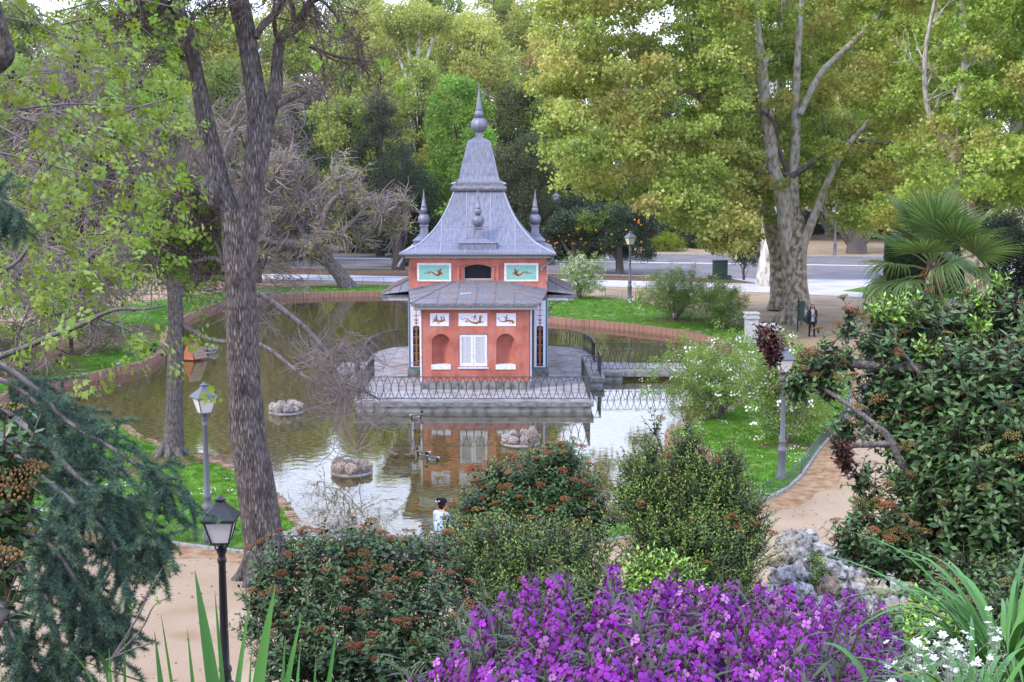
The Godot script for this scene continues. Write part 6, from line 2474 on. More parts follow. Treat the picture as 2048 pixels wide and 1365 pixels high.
func bare_left_tree():
	var o := thing("weeping_tree", "grey tree with drooping bare twigs on the left lawn behind the big trunk", "tree")
	var g := Geo.new()
	var t := limb(g, [-9.92, -0.04, -35.80, 0.453, -9.90, 0.26, -35.80, 0.336, -9.86, 0.93, -35.80, 0.269, -9.80, 1.96, -35.80, 0.239, -9.73, 3.13, -35.80, 0.238, -9.70, 4.30, -35.80, 0.223, -9.72, 5.45, -35.80, 0.208, -9.80, 6.45, -35.80, 0.186, -9.88, 7.44, -35.80, 0.157, -10.01, 8.43, -35.80, 0.128, -10.08, 9.55, -35.80, 0.085], 14, 0.14)
	for i in 8:
		var a := TAU * i / 8
		limb(g, [-9.95 + cos(a) * 0.18, 0.42, -35.8 + sin(a) * 0.18, 0.11, -9.95 + cos(a) * 0.38, 0.12, -35.8 + sin(a) * 0.38, 0.11, -9.95 + cos(a) * 0.62, -0.05, -35.8 + sin(a) * 0.62, 0.06], 7, 0.2)
	part("trunk", g, M.trunk_grey, o)
	var tips := []
	g = Geo.new()
	var ls := [limb(g, [-9.70, 5.16, -35.80, 0.143, -10.11, 6.04, -35.42, 0.113, -10.53, 6.90, -35.05, 0.084, -10.94, 7.46, -34.67, 0.062, -11.49, 7.87, -34.30, 0.041], 7), limb(g, [-9.70, 4.58, -35.80, 0.129, -9.13, 5.15, -35.94, 0.115, -8.44, 5.21, -36.09, 0.101, -7.33, 4.69, -36.23, 0.087, -6.35, 3.94, -36.37, 0.088, -5.66, 3.19, -36.51, 0.081, -5.28, 2.49, -36.66, 0.067, -4.98, 1.64, -36.80, 0.045], 7), limb(g, [-9.77, 6.31, -35.80, 0.114, -8.96, 7.44, -36.13, 0.086, -8.44, 8.44, -36.47, 0.072, -8.04, 9.59, -36.80, 0.058], 7), limb(g, [-9.71, 4.01, -35.80, 0.086, -8.68, 3.45, -35.63, 0.072, -7.21, 3.32, -35.47, 0.064, -6.20, 2.63, -35.30, 0.057, -5.47, 2.22, -35.13, 0.043, -4.59, 2.25, -34.97, 0.035, -3.73, 1.84, -34.80, 0.028], 6), limb(g, [-9.73, 5.45, -35.80, 0.100, -10.90, 5.21, -35.13, 0.077, -11.93, 5.47, -34.47, 0.055, -12.75, 6.13, -33.80, 0.041], 6), limb(g, [-9.78, 6.88, -35.80, 0.086, -10.93, 8.43, -36.13, 0.072, -11.84, 10.00, -36.47, 0.057, -12.75, 11.44, -36.80, 0.043], 6)]
	for l in ls:
		sprout(g, l, 5, 1.9, -0.12, 1, tips, 0.25, 0.85, 0.55)
	sprout(g, t, 9, 2.4, 0.0, 1, tips, 0.5, 0.9, 0.4)
	part("branch", g, M.twig_bark, o)
	var xs := [[], [], []]
	var cs := [PackedColorArray(), PackedColorArray(), PackedColorArray()]
	var lv := []
	var lc := PackedColorArray()
	for i in tips.size():
		var q: Array = tips[i]
		for k in 2:
			xs[i % 3].append(Transform3D(facing(q[1] - UPV * 0.4 + rdir() * 0.4, rf(0, TAU)).scaled(Vector3.ONE * rf(0.8, 1.5)), q[0] + rdir() * 0.15))
			var s := rf(0.7, 1.3)
			cs[i % 3].append(Color(0.21 * s, 0.17 * s, 0.155 * s))
		if q[0].x < -9.0 and rf(0, 1) < 0.5:
			for k in 3:
				lv.append(Transform3D(facing(rdir() + UPV * 0.5, rf(0, TAU)).scaled(Vector3.ONE * rf(0.5, 0.9)), q[0] + rdir() * 0.5))
				var s := rf(0.85, 1.2)
				lc.append(Color(0.26 * s, 0.36 * s, 0.055 * s))
	for v in 3:
		many("twigs", twig_spray[v], M.twig_tint, o, xs[v], cs[v])
	many("young_leaves", spray_far[0], M.leaf, o, lv, lc)

func leaning_tree():
	var o := thing("leaning_tree", "leaning grey tree with a cloud of bare twigs behind the pond left of the pavilion", "tree")
	var g := Geo.new()
	var ls := [limb(g, [-11.91, -0.50, -93.00, 0.635, -12.45, 0.44, -93.00, 0.559, -13.25, 1.45, -93.00, 0.521, -14.09, 2.30, -93.00, 0.465, -15.01, 2.93, -93.00, 0.427, -16.12, 3.30, -93.00, 0.371, -17.41, 3.38, -93.00, 0.334, -18.52, 3.67, -93.00, 0.260], 9, 0.2), limb(g, [-13.11, 1.18, -93.00, 0.410, -13.86, 2.87, -92.75, 0.334, -13.97, 4.73, -92.50, 0.295, -13.36, 6.20, -92.25, 0.238, -12.20, 7.29, -92.00, 0.183], 7, 0.2), limb(g, [-15.01, 2.93, -93.00, 0.297, -15.77, 4.70, -93.33, 0.242, -16.16, 6.54, -93.67, 0.205, -17.31, 7.65, -94.00, 0.149], 7), limb(g, [-13.90, 2.86, -93.00, 0.223, -12.09, 4.69, -93.67, 0.187, -10.66, 6.16, -94.33, 0.150, -8.83, 6.90, -95.00, 0.113], 6), limb(g, [-17.23, 3.38, -93.00, 0.223, -18.23, 5.46, -92.67, 0.166, -17.76, 6.93, -92.33, 0.147, -15.84, 8.02, -92.00, 0.109], 6)]
	var tips := []
	for l in ls:
		sprout(g, l, 5, 2.7, -0.02, 2, tips, 0.25, 0.85, 0.6, 4)
	part("trunk", g, M.twig_bark, o)
	var xs := [[], [], []]
	var cs := [PackedColorArray(), PackedColorArray(), PackedColorArray()]
	var lv := []
	var lc := PackedColorArray()
	for i in tips.size():
		var q: Array = tips[i]
		xs[i % 3].append(Transform3D(facing(q[1] - UPV * 0.3 + rdir() * 0.3, rf(0, TAU)).scaled(Vector3.ONE * rf(1.0, 2.0)), q[0]))
		var s := rf(0.7, 1.35)
		cs[i % 3].append(Color(0.27 * s, 0.22 * s, 0.20 * s))
		if rf(0, 1) < 0.95:
			lv.append(Transform3D(facing(rdir() + UPV * 0.5, rf(0, TAU)).scaled(Vector3.ONE * rf(0.7, 1.2)), q[0] + rdir() * 0.4))
			s = rf(0.85, 1.2)
			lc.append(Color(0.34 * s, 0.38 * s, 0.10 * s))
	for v in 3:
		many("twigs", bare_spray[v], M.twig_tint, o, xs[v], cs[v])
	many("young_leaves", spray_far[1], M.leaf, o, lv, lc)

# lower edge of the plane trees' crowns
func crown_low(x: float) -> float:
	return along([[1.0, 10.5], [1.9, 9.0], [3.6, 7.2], [6.5, 6.1], [9.0, 5.2], [11.0, 4.2], [12.6, 3.6], [14.2, 5.0], [15.5, 6.4], [17.5, 6.2], [19.5, 4.6], [22.0, 5.4], [26.0, 6.2], [34.0, 6.0]], x)

func plane_trees():
	# the big one with many pale limbs
	var o := thing("plane_tree", "big plane tree with mottled trunk and many pale limbs on the sandy plaza", "tree")
	var g := Geo.new()
	limb(g, [16.01, -0.23, -70.00, 1.184, 16.05, 0.47, -70.00, 0.873, 15.95, 1.89, -70.00, 0.702, 15.80, 3.29, -70.00, 0.700, 15.82, 4.41, -70.00, 0.727, 15.83, 5.19, -70.00, 0.642, 15.83, 5.91, -70.00, 0.474, 15.81, 6.58, -70.00, 0.195], 18, 0.10)
	for i in 7:
		var a := TAU * i / 7
		limb(g, [16.0 + cos(a) * 0.5, 0.7, -70 + sin(a) * 0.5, 0.3, 16.0 + cos(a) * 0.95, 0.2, -70 + sin(a) * 0.95, 0.3, 16.0 + cos(a) * 1.4, -0.1, -70 + sin(a) * 1.4, 0.16], 8, 0.2)
	part("trunk", g, M.plane_bark, o)
	for l in [[15.71, 2.45, -70.00, 0.365, 15.47, 4.14, -69.89, 0.475, 15.23, 5.81, -69.78, 0.473, 15.07, 6.92, -69.67, 0.498, 14.45, 8.42, -69.56, 0.414, 14.16, 10.19, -69.44, 0.384, 13.81, 12.34, -69.33, 0.355, 13.46, 14.47, -69.22, 0.326, 13.17, 16.31, -69.11, 0.270, 12.89, 19.18, -69.00, 0.214], [15.98, 2.73, -70.00, 0.308, 15.91, 4.68, -70.08, 0.420, 15.74, 6.35, -70.15, 0.363, 15.66, 8.01, -70.22, 0.334, 15.78, 10.22, -70.30, 0.264, 15.73, 12.41, -70.38, 0.249, 15.79, 14.86, -70.45, 0.193, 15.91, 17.02, -70.53, 0.165, 15.96, 19.44, -70.60, 0.110], [16.09, 2.87, -70.00, 0.224, 16.19, 4.43, -69.67, 0.306, 16.52, 5.55, -69.33, 0.249, 16.95, 6.93, -69.00, 0.233, 17.27, 8.01, -68.67, 0.204, 18.00, 9.62, -68.33, 0.162, 19.20, 11.20, -68.00, 0.121], [15.89, 11.57, -70.00, 0.193, 17.05, 13.78, -70.50, 0.180, 18.52, 15.18, -71.00, 0.181, 20.00, 16.60, -71.50, 0.168, 21.75, 18.58, -72.00, 0.140]]:
		g = Geo.new()
		limb(g, l, 10, 0.05)
		part("limb", g, M.pale_bark, o)
	for l in [[15.66, 8.23, -70.00, 0.194, 14.77, 8.34, -69.50, 0.124, 13.56, 8.50, -69.00, 0.109, 12.11, 8.61, -68.50, 0.109, 10.68, 8.01, -68.00, 0.081, 9.28, 7.22, -67.50, 0.054], [15.65, 8.29, -70.00, 0.194, 16.21, 8.70, -69.60, 0.138, 17.14, 9.51, -69.20, 0.123, 17.84, 10.04, -68.80, 0.109, 19.90, 10.02, -68.40, 0.095, 22.20, 9.88, -68.00, 0.067], [13.95, 11.98, -70.00, 0.193, 13.17, 12.68, -70.33, 0.152, 11.96, 13.79, -70.67, 0.111, 10.46, 14.64, -71.00, 0.083], [15.26, 8.56, -70.00, 0.139, 14.62, 9.92, -69.50, 0.124, 14.18, 11.25, -69.00, 0.095, 12.84, 11.89, -68.50, 0.081, 11.15, 11.60, -68.00, 0.067]]:
		g = Geo.new()
		var tips := []
		sprout(g, limb(g, l, 7), 6, 2.2, 0.1, 1, tips, 0.3)
		part("branch", g, M.twig_bark, o)
	crown_between(o, 10.5, 24.5, -78.0, -65.0, 640, Color(0.46, 0.545, 0.15), 41)
	# the one behind it, leaning left
	o = thing("plane_tree", "second plane tree just behind, its pale limbs reaching left over the lawn", "tree")
	g = Geo.new()
	limb(g, [16.68, 0.10, -77.00, 0.929, 16.66, 0.81, -77.00, 0.742, 16.53, 2.20, -77.00, 0.617, 16.37, 3.74, -77.00, 0.585, 15.99, 5.12, -77.00, 0.522, 15.66, 6.19, -77.00, 0.460], 14, 0.10)
	part("trunk", g, M.plane_bark, o)
	for l in [[15.83, 5.58, -77.00, 0.399, 14.66, 7.13, -75.14, 0.328, 13.54, 8.45, -73.29, 0.261, 12.02, 10.53, -71.43, 0.226, 10.57, 12.22, -69.57, 0.192, 9.21, 12.77, -67.71, 0.160, 7.14, 12.84, -65.86, 0.116, 5.44, 12.26, -64.00, 0.076], [15.75, 6.04, -77.00, 0.337, 15.99, 8.93, -77.50, 0.276, 16.49, 11.68, -78.00, 0.246, 16.57, 14.74, -78.50, 0.200, 16.74, 19.00, -79.00, 0.139]]:
		g = Geo.new()
		var tips := []
		sprout(g, limb(g, l, 8, 0.05), 7, 2.6, 0.12, 1, tips, 0.3)
		part("limb", g, M.pale_bark, o)
	for l in [[11.27, 10.24, -67.00, 0.119, 9.79, 10.73, -66.00, 0.104, 7.85, 10.81, -65.00, 0.077, 5.96, 10.27, -64.00, 0.051], [15.45, 6.22, -76.00, 0.181, 13.28, 8.88, -73.50, 0.146, 12.26, 8.85, -71.00, 0.127, 10.24, 6.93, -68.50, 0.082, 8.82, 6.45, -66.00, 0.053], [9.77, 12.13, -66.00, 0.104, 9.32, 14.08, -65.00, 0.089, 8.89, 16.19, -64.00, 0.062]]:
		g = Geo.new()
		var tips := []
		sprout(g, limb(g, l, 6), 6, 2.0, 0.1, 1, tips, 0.3)
		part("branch", g, M.twig_bark, o)
	crown_between(o, 1.4, 13.0, -73.0, -59.5, 600, Color(0.49, 0.55, 0.17), 42)
	# bright green one at the right edge, nearer
	o = thing("plane_tree", "bright green plane tree at the right edge behind the palm", "tree")
	g = Geo.new()
	limb(g, [22.73, -4.66, -58.00, 0.710, 22.27, 0.12, -58.00, 0.609, 21.48, 4.33, -58.00, 0.534, 20.77, 7.10, -58.00, 0.461, 20.40, 8.69, -58.00, 0.368, 20.17, 10.28, -58.00, 0.321], 14, 0.10)
	part("trunk", g, M.plane_bark, o)
	for l in [[20.40, 8.69, -58.00, 0.276, 20.27, 10.52, -58.33, 0.230, 20.85, 13.03, -58.67, 0.173, 20.71, 16.22, -59.00, 0.138], [20.77, 7.10, -58.00, 0.208, 21.96, 8.69, -58.00, 0.161, 23.25, 10.51, -58.00, 0.126, 24.51, 12.53, -58.00, 0.103], [20.35, 8.92, -58.00, 0.161, 18.89, 10.92, -57.33, 0.124, 18.35, 13.30, -56.67, 0.100, 18.46, 15.80, -56.00, 0.065]]:
		g = Geo.new()
		var tips := []
		sprout(g, limb(g, l, 8, 0.05), 7, 2.2, 0.1, 1, tips, 0.3)
		part("limb", g, M.pale_bark, o)
	crown_between(o, 18.5, 32.0, -64.0, -50.0, 620, Color(0.42, 0.55, 0.13), 43)
	# white trunk standing behind, by the verge
	o = thing("plane_tree", "white-barked plane tree on the brown verge left of the big trunk", "tree", Vector3(19.6, 0, -95.5))
	g = Geo.new()
	limb(g, [0, -0.1, 0, 1.05, 0, 0.8, 0, 0.85, 0.1, 3, 0, 0.72, 0.1, 6.5, 0, 0.66, 0.3, 11, 0.3, 0.5, -0.4, 18, 0, 0.3], 14, 0.14)
	part("trunk", g, M.white_bark, o)
	var lobes := []
	for i in 36:
		var a := rf(0, TAU)
		var r := rf(1, 6.5)
		lobes.append([Vector3(cos(a) * r, rf(8.5, 24), sin(a) * r), rf(1.4, 2.3), Color(0.22, 0.26, 0.05)])
	foliage(o, "crown", spray_far, M.leaf, lobes, 26)

func crown_between(o: Node3D, x0: float, x1: float, z0: float, z1: float, n: int, tint: Color, sd: int):
	var lobes := []
	var tn := noise(sd, 0.18, 2)
	var tries := 0
	while lobes.size() < n and tries < 40000:
		tries += 1
		var c := Vector3(rf(x0, x1), rf(3.0, 24.0), rf(z0, z1))
		var f := (c.x - x0) / (x1 - x0) * 2 - 1
		if pow(absf(f), 4.0) + pow(maxf(c.y - 13.0, 0) / 12.0, 3.0) > rf(0.75, 1.05):
			continue
		var r := rf(0.6, 1.2)
		# the low boundary is that at seventy metres
		var sc := -c.z / 70.0
		if (c.y - r * 0.75 - 8.0) / sc + 8.0 < crown_low(c.x / sc):
			continue
		# keep the pale limbs in sight
		if absf(c.x / sc - 15.8 - clampf(c.y - 12.0, 0.0, 8.0) * 0.05) < 3.0 and c.z > -71.5 and rf(0, 1) < 0.92:
			continue
		var q := tn.get_noise_3dv(c)
		var t := tint
		if q > 0.16:
			t = t.lerp(Color(0.52, 0.36, 0.15), minf((q - 0.16) * 2.4, 0.45))
		elif q < -0.12:
			t = t.lerp(Color(0.22, 0.35, 0.055), 0.6)
		var a := rf(0, TAU)
		lobes.append([c, r, t, Vector3(rf(0.9, 1.7), rf(0.35, 0.6), rf(0.9, 1.7))])
	foliage(o, "crown", spray_far, M.leaf, lobes, 24.0, 0.75, 0.95, 0.8)

# position and size of a tree from where its middle, top and edge stand as seen from the mound
func bt(label: String, px: float, z: float, ty: float, wpx: float, tint: Color, spec := {}) -> Node3D:
	return far_tree(label, (px - 1024.0) / 2500.0 * z, -z, 8.0 + (360.0 - ty) / 2500.0 * z, wpx * 0.5 / 2500.0 * z, tint, spec)

func backdrop():
	var pale := Color(0.40, 0.45, 0.13)
	var fresh_ := Color(0.20, 0.36, 0.06)
	var mid := Color(0.20, 0.28, 0.07)
	var dark := Color(0.04, 0.064, 0.03)
	var olive := Color(0.11, 0.125, 0.065)
	var gp := {"group": "pale trees in the far row behind the park", "low": 0.12, "lobes": 26, "dens": 16.0, "size": 1.9, "bark": M.pale_bark}
	# far row
	var first: Node3D
	var k := 0
	for q in [[-90, 165, 20, 300, pale, "cut by the left frame edge"], [60, 180, 0, 280, mid, "behind the topmost leaf sprays at left"], [200, 172, 20, 280, pale, "behind the near leaf sprays, left of the forked tree"], [330, 186, -5, 260, fresh_, "just left of the forked tree's left limb"], [470, 176, 15, 260, pale, "between the two limbs of the forked tree"], [600, 190, 0, 250, pale, "behind the forked tree's right branch"], [720, 178, 20, 250, pale, "above the leaning bare tree"], [840, 192, 5, 240, pale, "above the tall plane with white stems"], [950, 180, 35, 230, pale, "directly above the spire tip"], [1060, 190, 10, 200, pale, "just right of the spire tip"], [1520, 170, -30, 260, fresh_, "left of the big plane's pale limbs"], [1660, 180, -30, 280, pale, "behind the big plane's pale limbs"], [1800, 165, -30, 280, fresh_, "right of the big plane's limbs"], [1940, 176, -40, 280, pale, "above the fan palm"], [2090, 160, -40, 300, mid, "cut by the right frame edge"]]:
		bt("tall far-row tree " + q[5], q[0], q[1], q[2], q[3], q[4], gp)
	# nearer, one by one
	var ev := {"spray": spray_fine, "dens": 20.0, "size": 1.5, "low": 0.05, "lobes": 20, "shape": 0.5}
	bt("dark evergreen behind the left roof finial", 822, 118, 330, 130, dark, ev)
	bt("dark olive evergreen behind the right side of the spire", 1045, 119, 268, 170, olive, ev)
	bt("dark evergreen under the right roof finial", 1130, 128, 390, 150, dark, ev)
	bt("dark evergreen half hidden in bare twigs right of the forked tree", 590, 126, 215, 150, dark, ev)
	bt("small dark evergreen with ragged top left of the spire tip", 760, 132, 185, 110, dark.lerp(olive, 0.5), ev)
	var md := {"dens": 24.0, "size": 1.4, "low": 0.08, "lobes": 26}
	bt("fresh green tree directly behind the spire", 925, 138, 150, 170, fresh_, md)
	bt("bright green tree low behind the upper roof", 960, 124, 250, 120, fresh_, md)
	bt("yellow-green tree left of the spire", 845, 146, 110, 170, mid.lerp(pale, 0.6), md)
	bt("mid green tree between spire and plane trees", 1100, 150, 110, 160, mid, md)
	bt("greyish green tree right of the spire tip", 1030, 152, 170, 150, Color(0.12, 0.15, 0.06), md)
	bt("yellow-green tree behind the leaning bare tree", 700, 140, 190, 200, mid.lerp(pale, 0.5), md)
	bt("green tree seen between the forked limbs", 460, 120, 120, 200, mid, md)
	bt("fresh green tree left of the forked tree", 330, 112, 130, 210, fresh_, md)
	bt("yellow-green tree in the left background", 190, 118, 90, 220, mid.lerp(pale, 0.5), md)
	bt("fresh green tree at the far left edge of the background", 40, 108, 110, 220, fresh_, md)
	bt("brown-tinged budding tree beside the plane crowns", 1085, 160, 60, 130, Color(0.38, 0.27, 0.13), md)
	# undergrowth at the edge of the far wood
	var sh := {"name": "shrub", "spray": spray_fine, "dens": 15.0, "size": 1.2, "low": 0.02, "lobes": 16, "shape": 0.35, "trunk": 0.12}
	bt("dark shrub at the far left beyond the road", 120, 152, 420, 180, dark, sh)
	bt("mid green shrub beyond the road left of the forked tree", 290, 156, 410, 190, mid, sh)
	bt("dark shrub beyond the road behind the forked trunk", 450, 158, 405, 190, dark, sh)
	bt("olive shrub beyond the road among bare twigs", 620, 160, 415, 190, olive, sh)
	bt("dark shrub beyond the road left of the pavilion roof", 770, 157, 400, 180, dark, sh)
	bt("dark shrub behind the pavilion roof", 930, 160, 395, 190, dark, sh)
	bt("dark shrub beyond the road right of the pavilion roof", 1080, 158, 400, 190, dark, sh)
	bt("dark green hedge shrub beyond the road below the plane crowns", 1230, 155, 425, 190, dark, sh)
	bt("dark clipped shrub beyond the road behind the cabinet", 1390, 152, 440, 190, dark, sh)
	far_tree("low bare twiggy shrub on the left bank nearest the kerb", -20.3, -57.0, 5.5, 2.8, mid, {"low": 0.15, "trunk": 0.1, "dens": 5.0, "twigs": 20.0, "twig_size": 1.1, "lobes": 16})
	far_tree("bare twiggy shrub at the left edge behind the cedar", -21.5, -50.5, 6.5, 3.2, mid, {"low": 0.15, "trunk": 0.12, "dens": 6.0, "twigs": 20.0, "twig_size": 1.1, "lobes": 16})
	bt("bare twiggy tree above the leaning one, beyond the road", 625, 148, 150, 150, mid.lerp(pale, 0.4), {"low": 0.25, "trunk": 0.4, "dens": 5.0, "twigs": 9.0, "twig_size": 2.4, "lobes": 22, "bark": M.trunk_grey})
	bt("second bare twiggy tree beyond the road, nearer the spire", 755, 152, 190, 140, mid.lerp(pale, 0.4), {"low": 0.25, "trunk": 0.4, "dens": 6.0, "twigs": 8.0, "twig_size": 2.4, "lobes": 20, "bark": M.trunk_grey})
	bt("pale tree far off over the road, left of the white-stemmed plane", 730, 246, -25, 200, pale, gp)
	bt("green tree far off above the spire's left side", 870, 250, -30, 200, mid, gp)
	bt("pale tree far off above the spire's right side", 1000, 248, -25, 200, pale, gp)
	bt("pale tree far off behind the left part of the plane crowns", 1190, 258, 105, 190, pale, gp)
	bt("green tree far off behind the middle of the plane crowns", 1300, 262, 110, 190, mid, gp)
	bt("fresh green tree far off left of the big plane's limbs", 1410, 255, 100, 190, fresh_, gp)
	bt("dark tree line shrub far behind the orange trees", 1170, 205, 335, 150, dark, sh)
	bt("olive tree line shrub far behind the distant lamp", 1270, 210, 330, 170, olive, sh)
	bt("mid green tree line shrub far behind the yellow-green shrub", 1370, 200, 335, 160, mid, sh)
	bt("yellow-green shrub on the far side of the road", 1335, 142, 462, 70, Color(0.21, 0.28, 0.02), sh)
	bt("dark shrub beyond the road left of the white trunk", 1500, 165, 420, 140, dark, sh)
	bt("dark shrub beyond the road in the middle of the plaza gap", 1640, 190, 415, 190, dark, sh)
	bt("dark shrub beyond the road left of the clipped hedge", 1790, 175, 420, 190, olive, sh)
	bt("dark bushy evergreen at the right edge behind the palm", 1990, 84, 430, 210, dark, ev)
	# distant plane trunk beyond the kerb
	far_tree("stout grey plane trunk on the sand beyond the road kerb", 37.9, -137.5, 22, 8.5, pale, {"low": 0.30, "trunk": 1.0, "dens": 14.0, "size": 1.4, "bark": M.trunk_grey, "lobes": 26})
	far_tree("brown trunk under yellow leaves right of the pavilion roof", 6.9, -149, 16, 4.0, mid, {"low": 0.55, "trunk": 0.62, "dens": 12.0, "size": 1.3, "lobes": 14})
	far_tree("slim dark trunk on the road verge left of the pavilion", -20.5, -109, 13, 3.6, mid, {"low": 0.5, "trunk": 0.4, "dens": 8.0, "twigs": 8.0, "lobes": 14})
	far_tree("dark forked trunk beyond the road at left", -31.0, -112, 15, 4.6, mid, {"low": 0.4, "trunk": 0.45, "dens": 7.0, "twigs": 9.0, "lobes": 16})
	far_tree("short dark trunk by the road just left of the pavilion wall", -10.2, -112, 11, 3.2, dark, {"low": 0.55, "trunk": 0.5, "dens": 10.0, "lobes": 12, "spray": spray_fine})
	far_tree("grey trunk hung with bare twigs at the far left bank", -27.0, -75, 15, 5.5, mid, {"low": 0.3, "trunk": 0.4, "dens": 5.0, "twigs": 14.0, "lobes": 22})
	far_tree("bare twiggy tree on the left bank behind the duck house", -22.5, -66, 12, 4.6, mid.lerp(pale, 0.3), {"low": 0.22, "trunk": 0.28, "dens": 4.0, "twigs": 16.0, "lobes": 20})
	far_tree("bare grey tree behind the far bank left of the big trunk", -20.0, -98, 15, 5.4, mid, {"low": 0.25, "trunk": 0.3, "dens": 3.0, "twigs": 14.0, "lobes": 20})
	# pale many-stemmed plane in the far row
	var o := thing("plane_tree", "tall plane tree with bare white stems high left of the spire", "tree", Vector3(-11.9, 0, -155))
	var g := Geo.new()
	for q in [[-0.6, 0.30], [0.4, 0.34], [1.5, 0.26], [-1.8, 0.22]]:
		limb(g, [0, 0, 0, 0.55, q[0] * 0.15, 9, 0, 0.5, q[0] * 0.3, 18, 0.2, q[1], q[0] * 1.1, 23, 0, q[1] * 0.7, q[0] * 2.2, 28, 0.5, q[1] * 0.35], 7)
	part("trunk", g, M.white_bark, o)
	var lobes := []
	for i in 22:
		lobes.append([Vector3(rf(-5, 5), rf(23, 30), rf(-3, 3)), rf(1.3, 2.2), pale])
	foliage(o, "crown", spray_far, M.leaf, lobes, 12, 0.8, 1.5)
	# orange trees by the road
	orange_tree("dark green orange tree with a bent pale trunk beside the road", Vector3(9.3, 0, -107.3), 6.2, 3.9)
	orange_tree("round dark green orange tree close behind the right canopy", Vector3(5.6, 0, -108.5), 5.6, 3.1)
	# small magnolia
	far_tree("small upright tree with dark reddish leaves beside the cabinet", 18.7, -100.6, 6.0, 2.0, Color(0.065, 0.075, 0.03), {"low": 0.24, "trunk": 0.09, "dens": 30.0, "lobes": 16, "spray": spray_fine, "size": 0.9})
	# clipped hedge block
	hedge()

func orange_tree(label: String, at: Vector3, h: float, w: float):
	var o := thing("orange_tree", label, "tree", at)
	var g := Geo.new()
	limb(g, [0, -0.1, 0, 0.42, -0.05, 0.8, 0, 0.34, -0.15, 1.7, 0, 0.32, -0.2, 2.8, 0, 0.26], 10, 0.1)
	limb(g, [-0.1, 1.2, 0, 0.16, -0.8, 2.0, 0.1, 0.15, -1.3, 2.9, 0.2, 0.10], 7)
	limb(g, [-0.2, 2.3, 0, 0.2, 0.9, 3.0, 0, 0.12], 7)
	part("trunk", g, M.trunk_grey, o)
	var lobes := []
	for i in 26:
		var a := rf(0, TAU)
		var f := rf(0, 1)
		var y := lerpf(1.9, h - 0.6, f)
		var r := w * sqrt(maxf(0.1, 1.0 - pow((y - h * 0.52) / (h * 0.48), 2))) * rf(0.35, 0.85)
		lobes.append([Vector3(cos(a) * r, y, sin(a) * r), rf(0.75, 1.15), Color(0.035, 0.06, 0.022) if rf(0, 1) < 0.85 else Color(0.12, 0.19, 0.02)])
	foliage(o, "crown", spray_fine, M.leaf_glossy, lobes, 46)
	g = Geo.new()
	g.c = Color(0.55, 0.20, 0.02)
	for i in 26:
		var a := rf(0, PI)
		g.rock(Vector3(cos(a) * w * rf(0.4, 0.9), rf(2.0, h - 1.2), sin(a) * w * rf(0.5, 0.9)), Vector3.ONE * 0.09, wob, 0.05, 5, 7)
	var fr := part("oranges", g, M.berry, o)
	fr.set_meta("kind", "stuff")

func hedge():
	var o := thing("clipped_hedge", "tall clipped dark green hedge block behind the palm", "hedge", Vector3(30.5, 0, -90.0), -0.35)
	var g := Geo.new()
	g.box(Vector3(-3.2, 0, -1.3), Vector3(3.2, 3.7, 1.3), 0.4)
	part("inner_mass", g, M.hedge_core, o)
	var xs := [[], [], []]
	var cs := [PackedColorArray(), PackedColorArray(), PackedColorArray()]
	for i in 2600:
		var f := rf(0, 1)
		var p: Vector3
		if f < 0.5:
			p = Vector3(rf(-3.3, 3.3), rf(0.1, 3.7), 1.35)
		elif f < 0.7:
			p = Vector3(-3.3, rf(0.1, 3.7), rf(-1.3, 1.3))
		elif f < 0.9:
			p = Vector3(rf(-3.3, 3.3), 3.75, rf(-1.3, 1.3))
		else:
			p = Vector3(3.3, rf(0.1, 3.7), rf(-1.3, 1.3))
		xs[i % 3].append(Transform3D(facing(rdir() + UPV * 0.3).scaled(Vector3.ONE * rf(0.4, 0.65)), p + rdir() * 0.06))
		var s := rf(0.75, 1.25)
		cs[i % 3].append(Color(0.035 * s, 0.065 * s, 0.022 * s))
	for v in 3:
		many("foliage", spray_fine[v], M.leaf, o, xs[v], cs[v])

# flowering shrubs on the lawns
func flowering_shrub(label: String, at: Vector3, h: float, w: float, flowers: float, n: int):
	var o := thing("flowering_shrub", label, "shrub", at)
	var g := Geo.new()
	var tips := []
	for i in n:
		var a := TAU * i / n + rf(-0.3, 0.3)
		var d := Vector3(cos(a) * rf(0.4, 1.0) * w / h, 1.0, sin(a) * rf(0.4, 1.0) * w / h).normalized()
		var l := wander(g, Vector3(cos(a) * 0.1, 0, sin(a) * 0.1), d, h * rf(0.75, 1.0), 0.035, 0.02, 6, 5)
		sprout(g, l, 7, h * 0.34, 0.05, 1, tips, 0.25, 0.8, 0.6, 4)
	part("stems", g, M.twig_bark, o)
	var lv := [[], [], []]
	var lc := [PackedColorArray(), PackedColorArray(), PackedColorArray()]
	var fl := []
	for i in tips.size():
		var q: Array = tips[i]
		for k in 2:
			lv[i % 3].append(Transform3D(facing(q[1] + rdir() * 0.7, rf(0, TAU)).scaled(Vector3.ONE * rf(0.35, 0.6)), q[0] + rdir() * 0.12))
			var s := rf(0.8, 1.25)
			lc[i % 3].append(Color(0.22 * s, 0.33 * s, 0.075 * s))
		if rf(0, 1) < flowers:
			for k in 2:
				fl.append(Transform3D(facing(rdir() + UPV, rf(0, TAU)).scaled(Vector3.ONE * rf(0.7, 1.3)), q[0] + rdir() * 0.18))
	for v in 3:
		many("foliage", spray_leaf_small[v], M.leaf, o, lv[v], lc[v])
	many("blossoms", blossom, M.petal, o, fl)

var spray_leaf_small := []
var blossom: Mesh

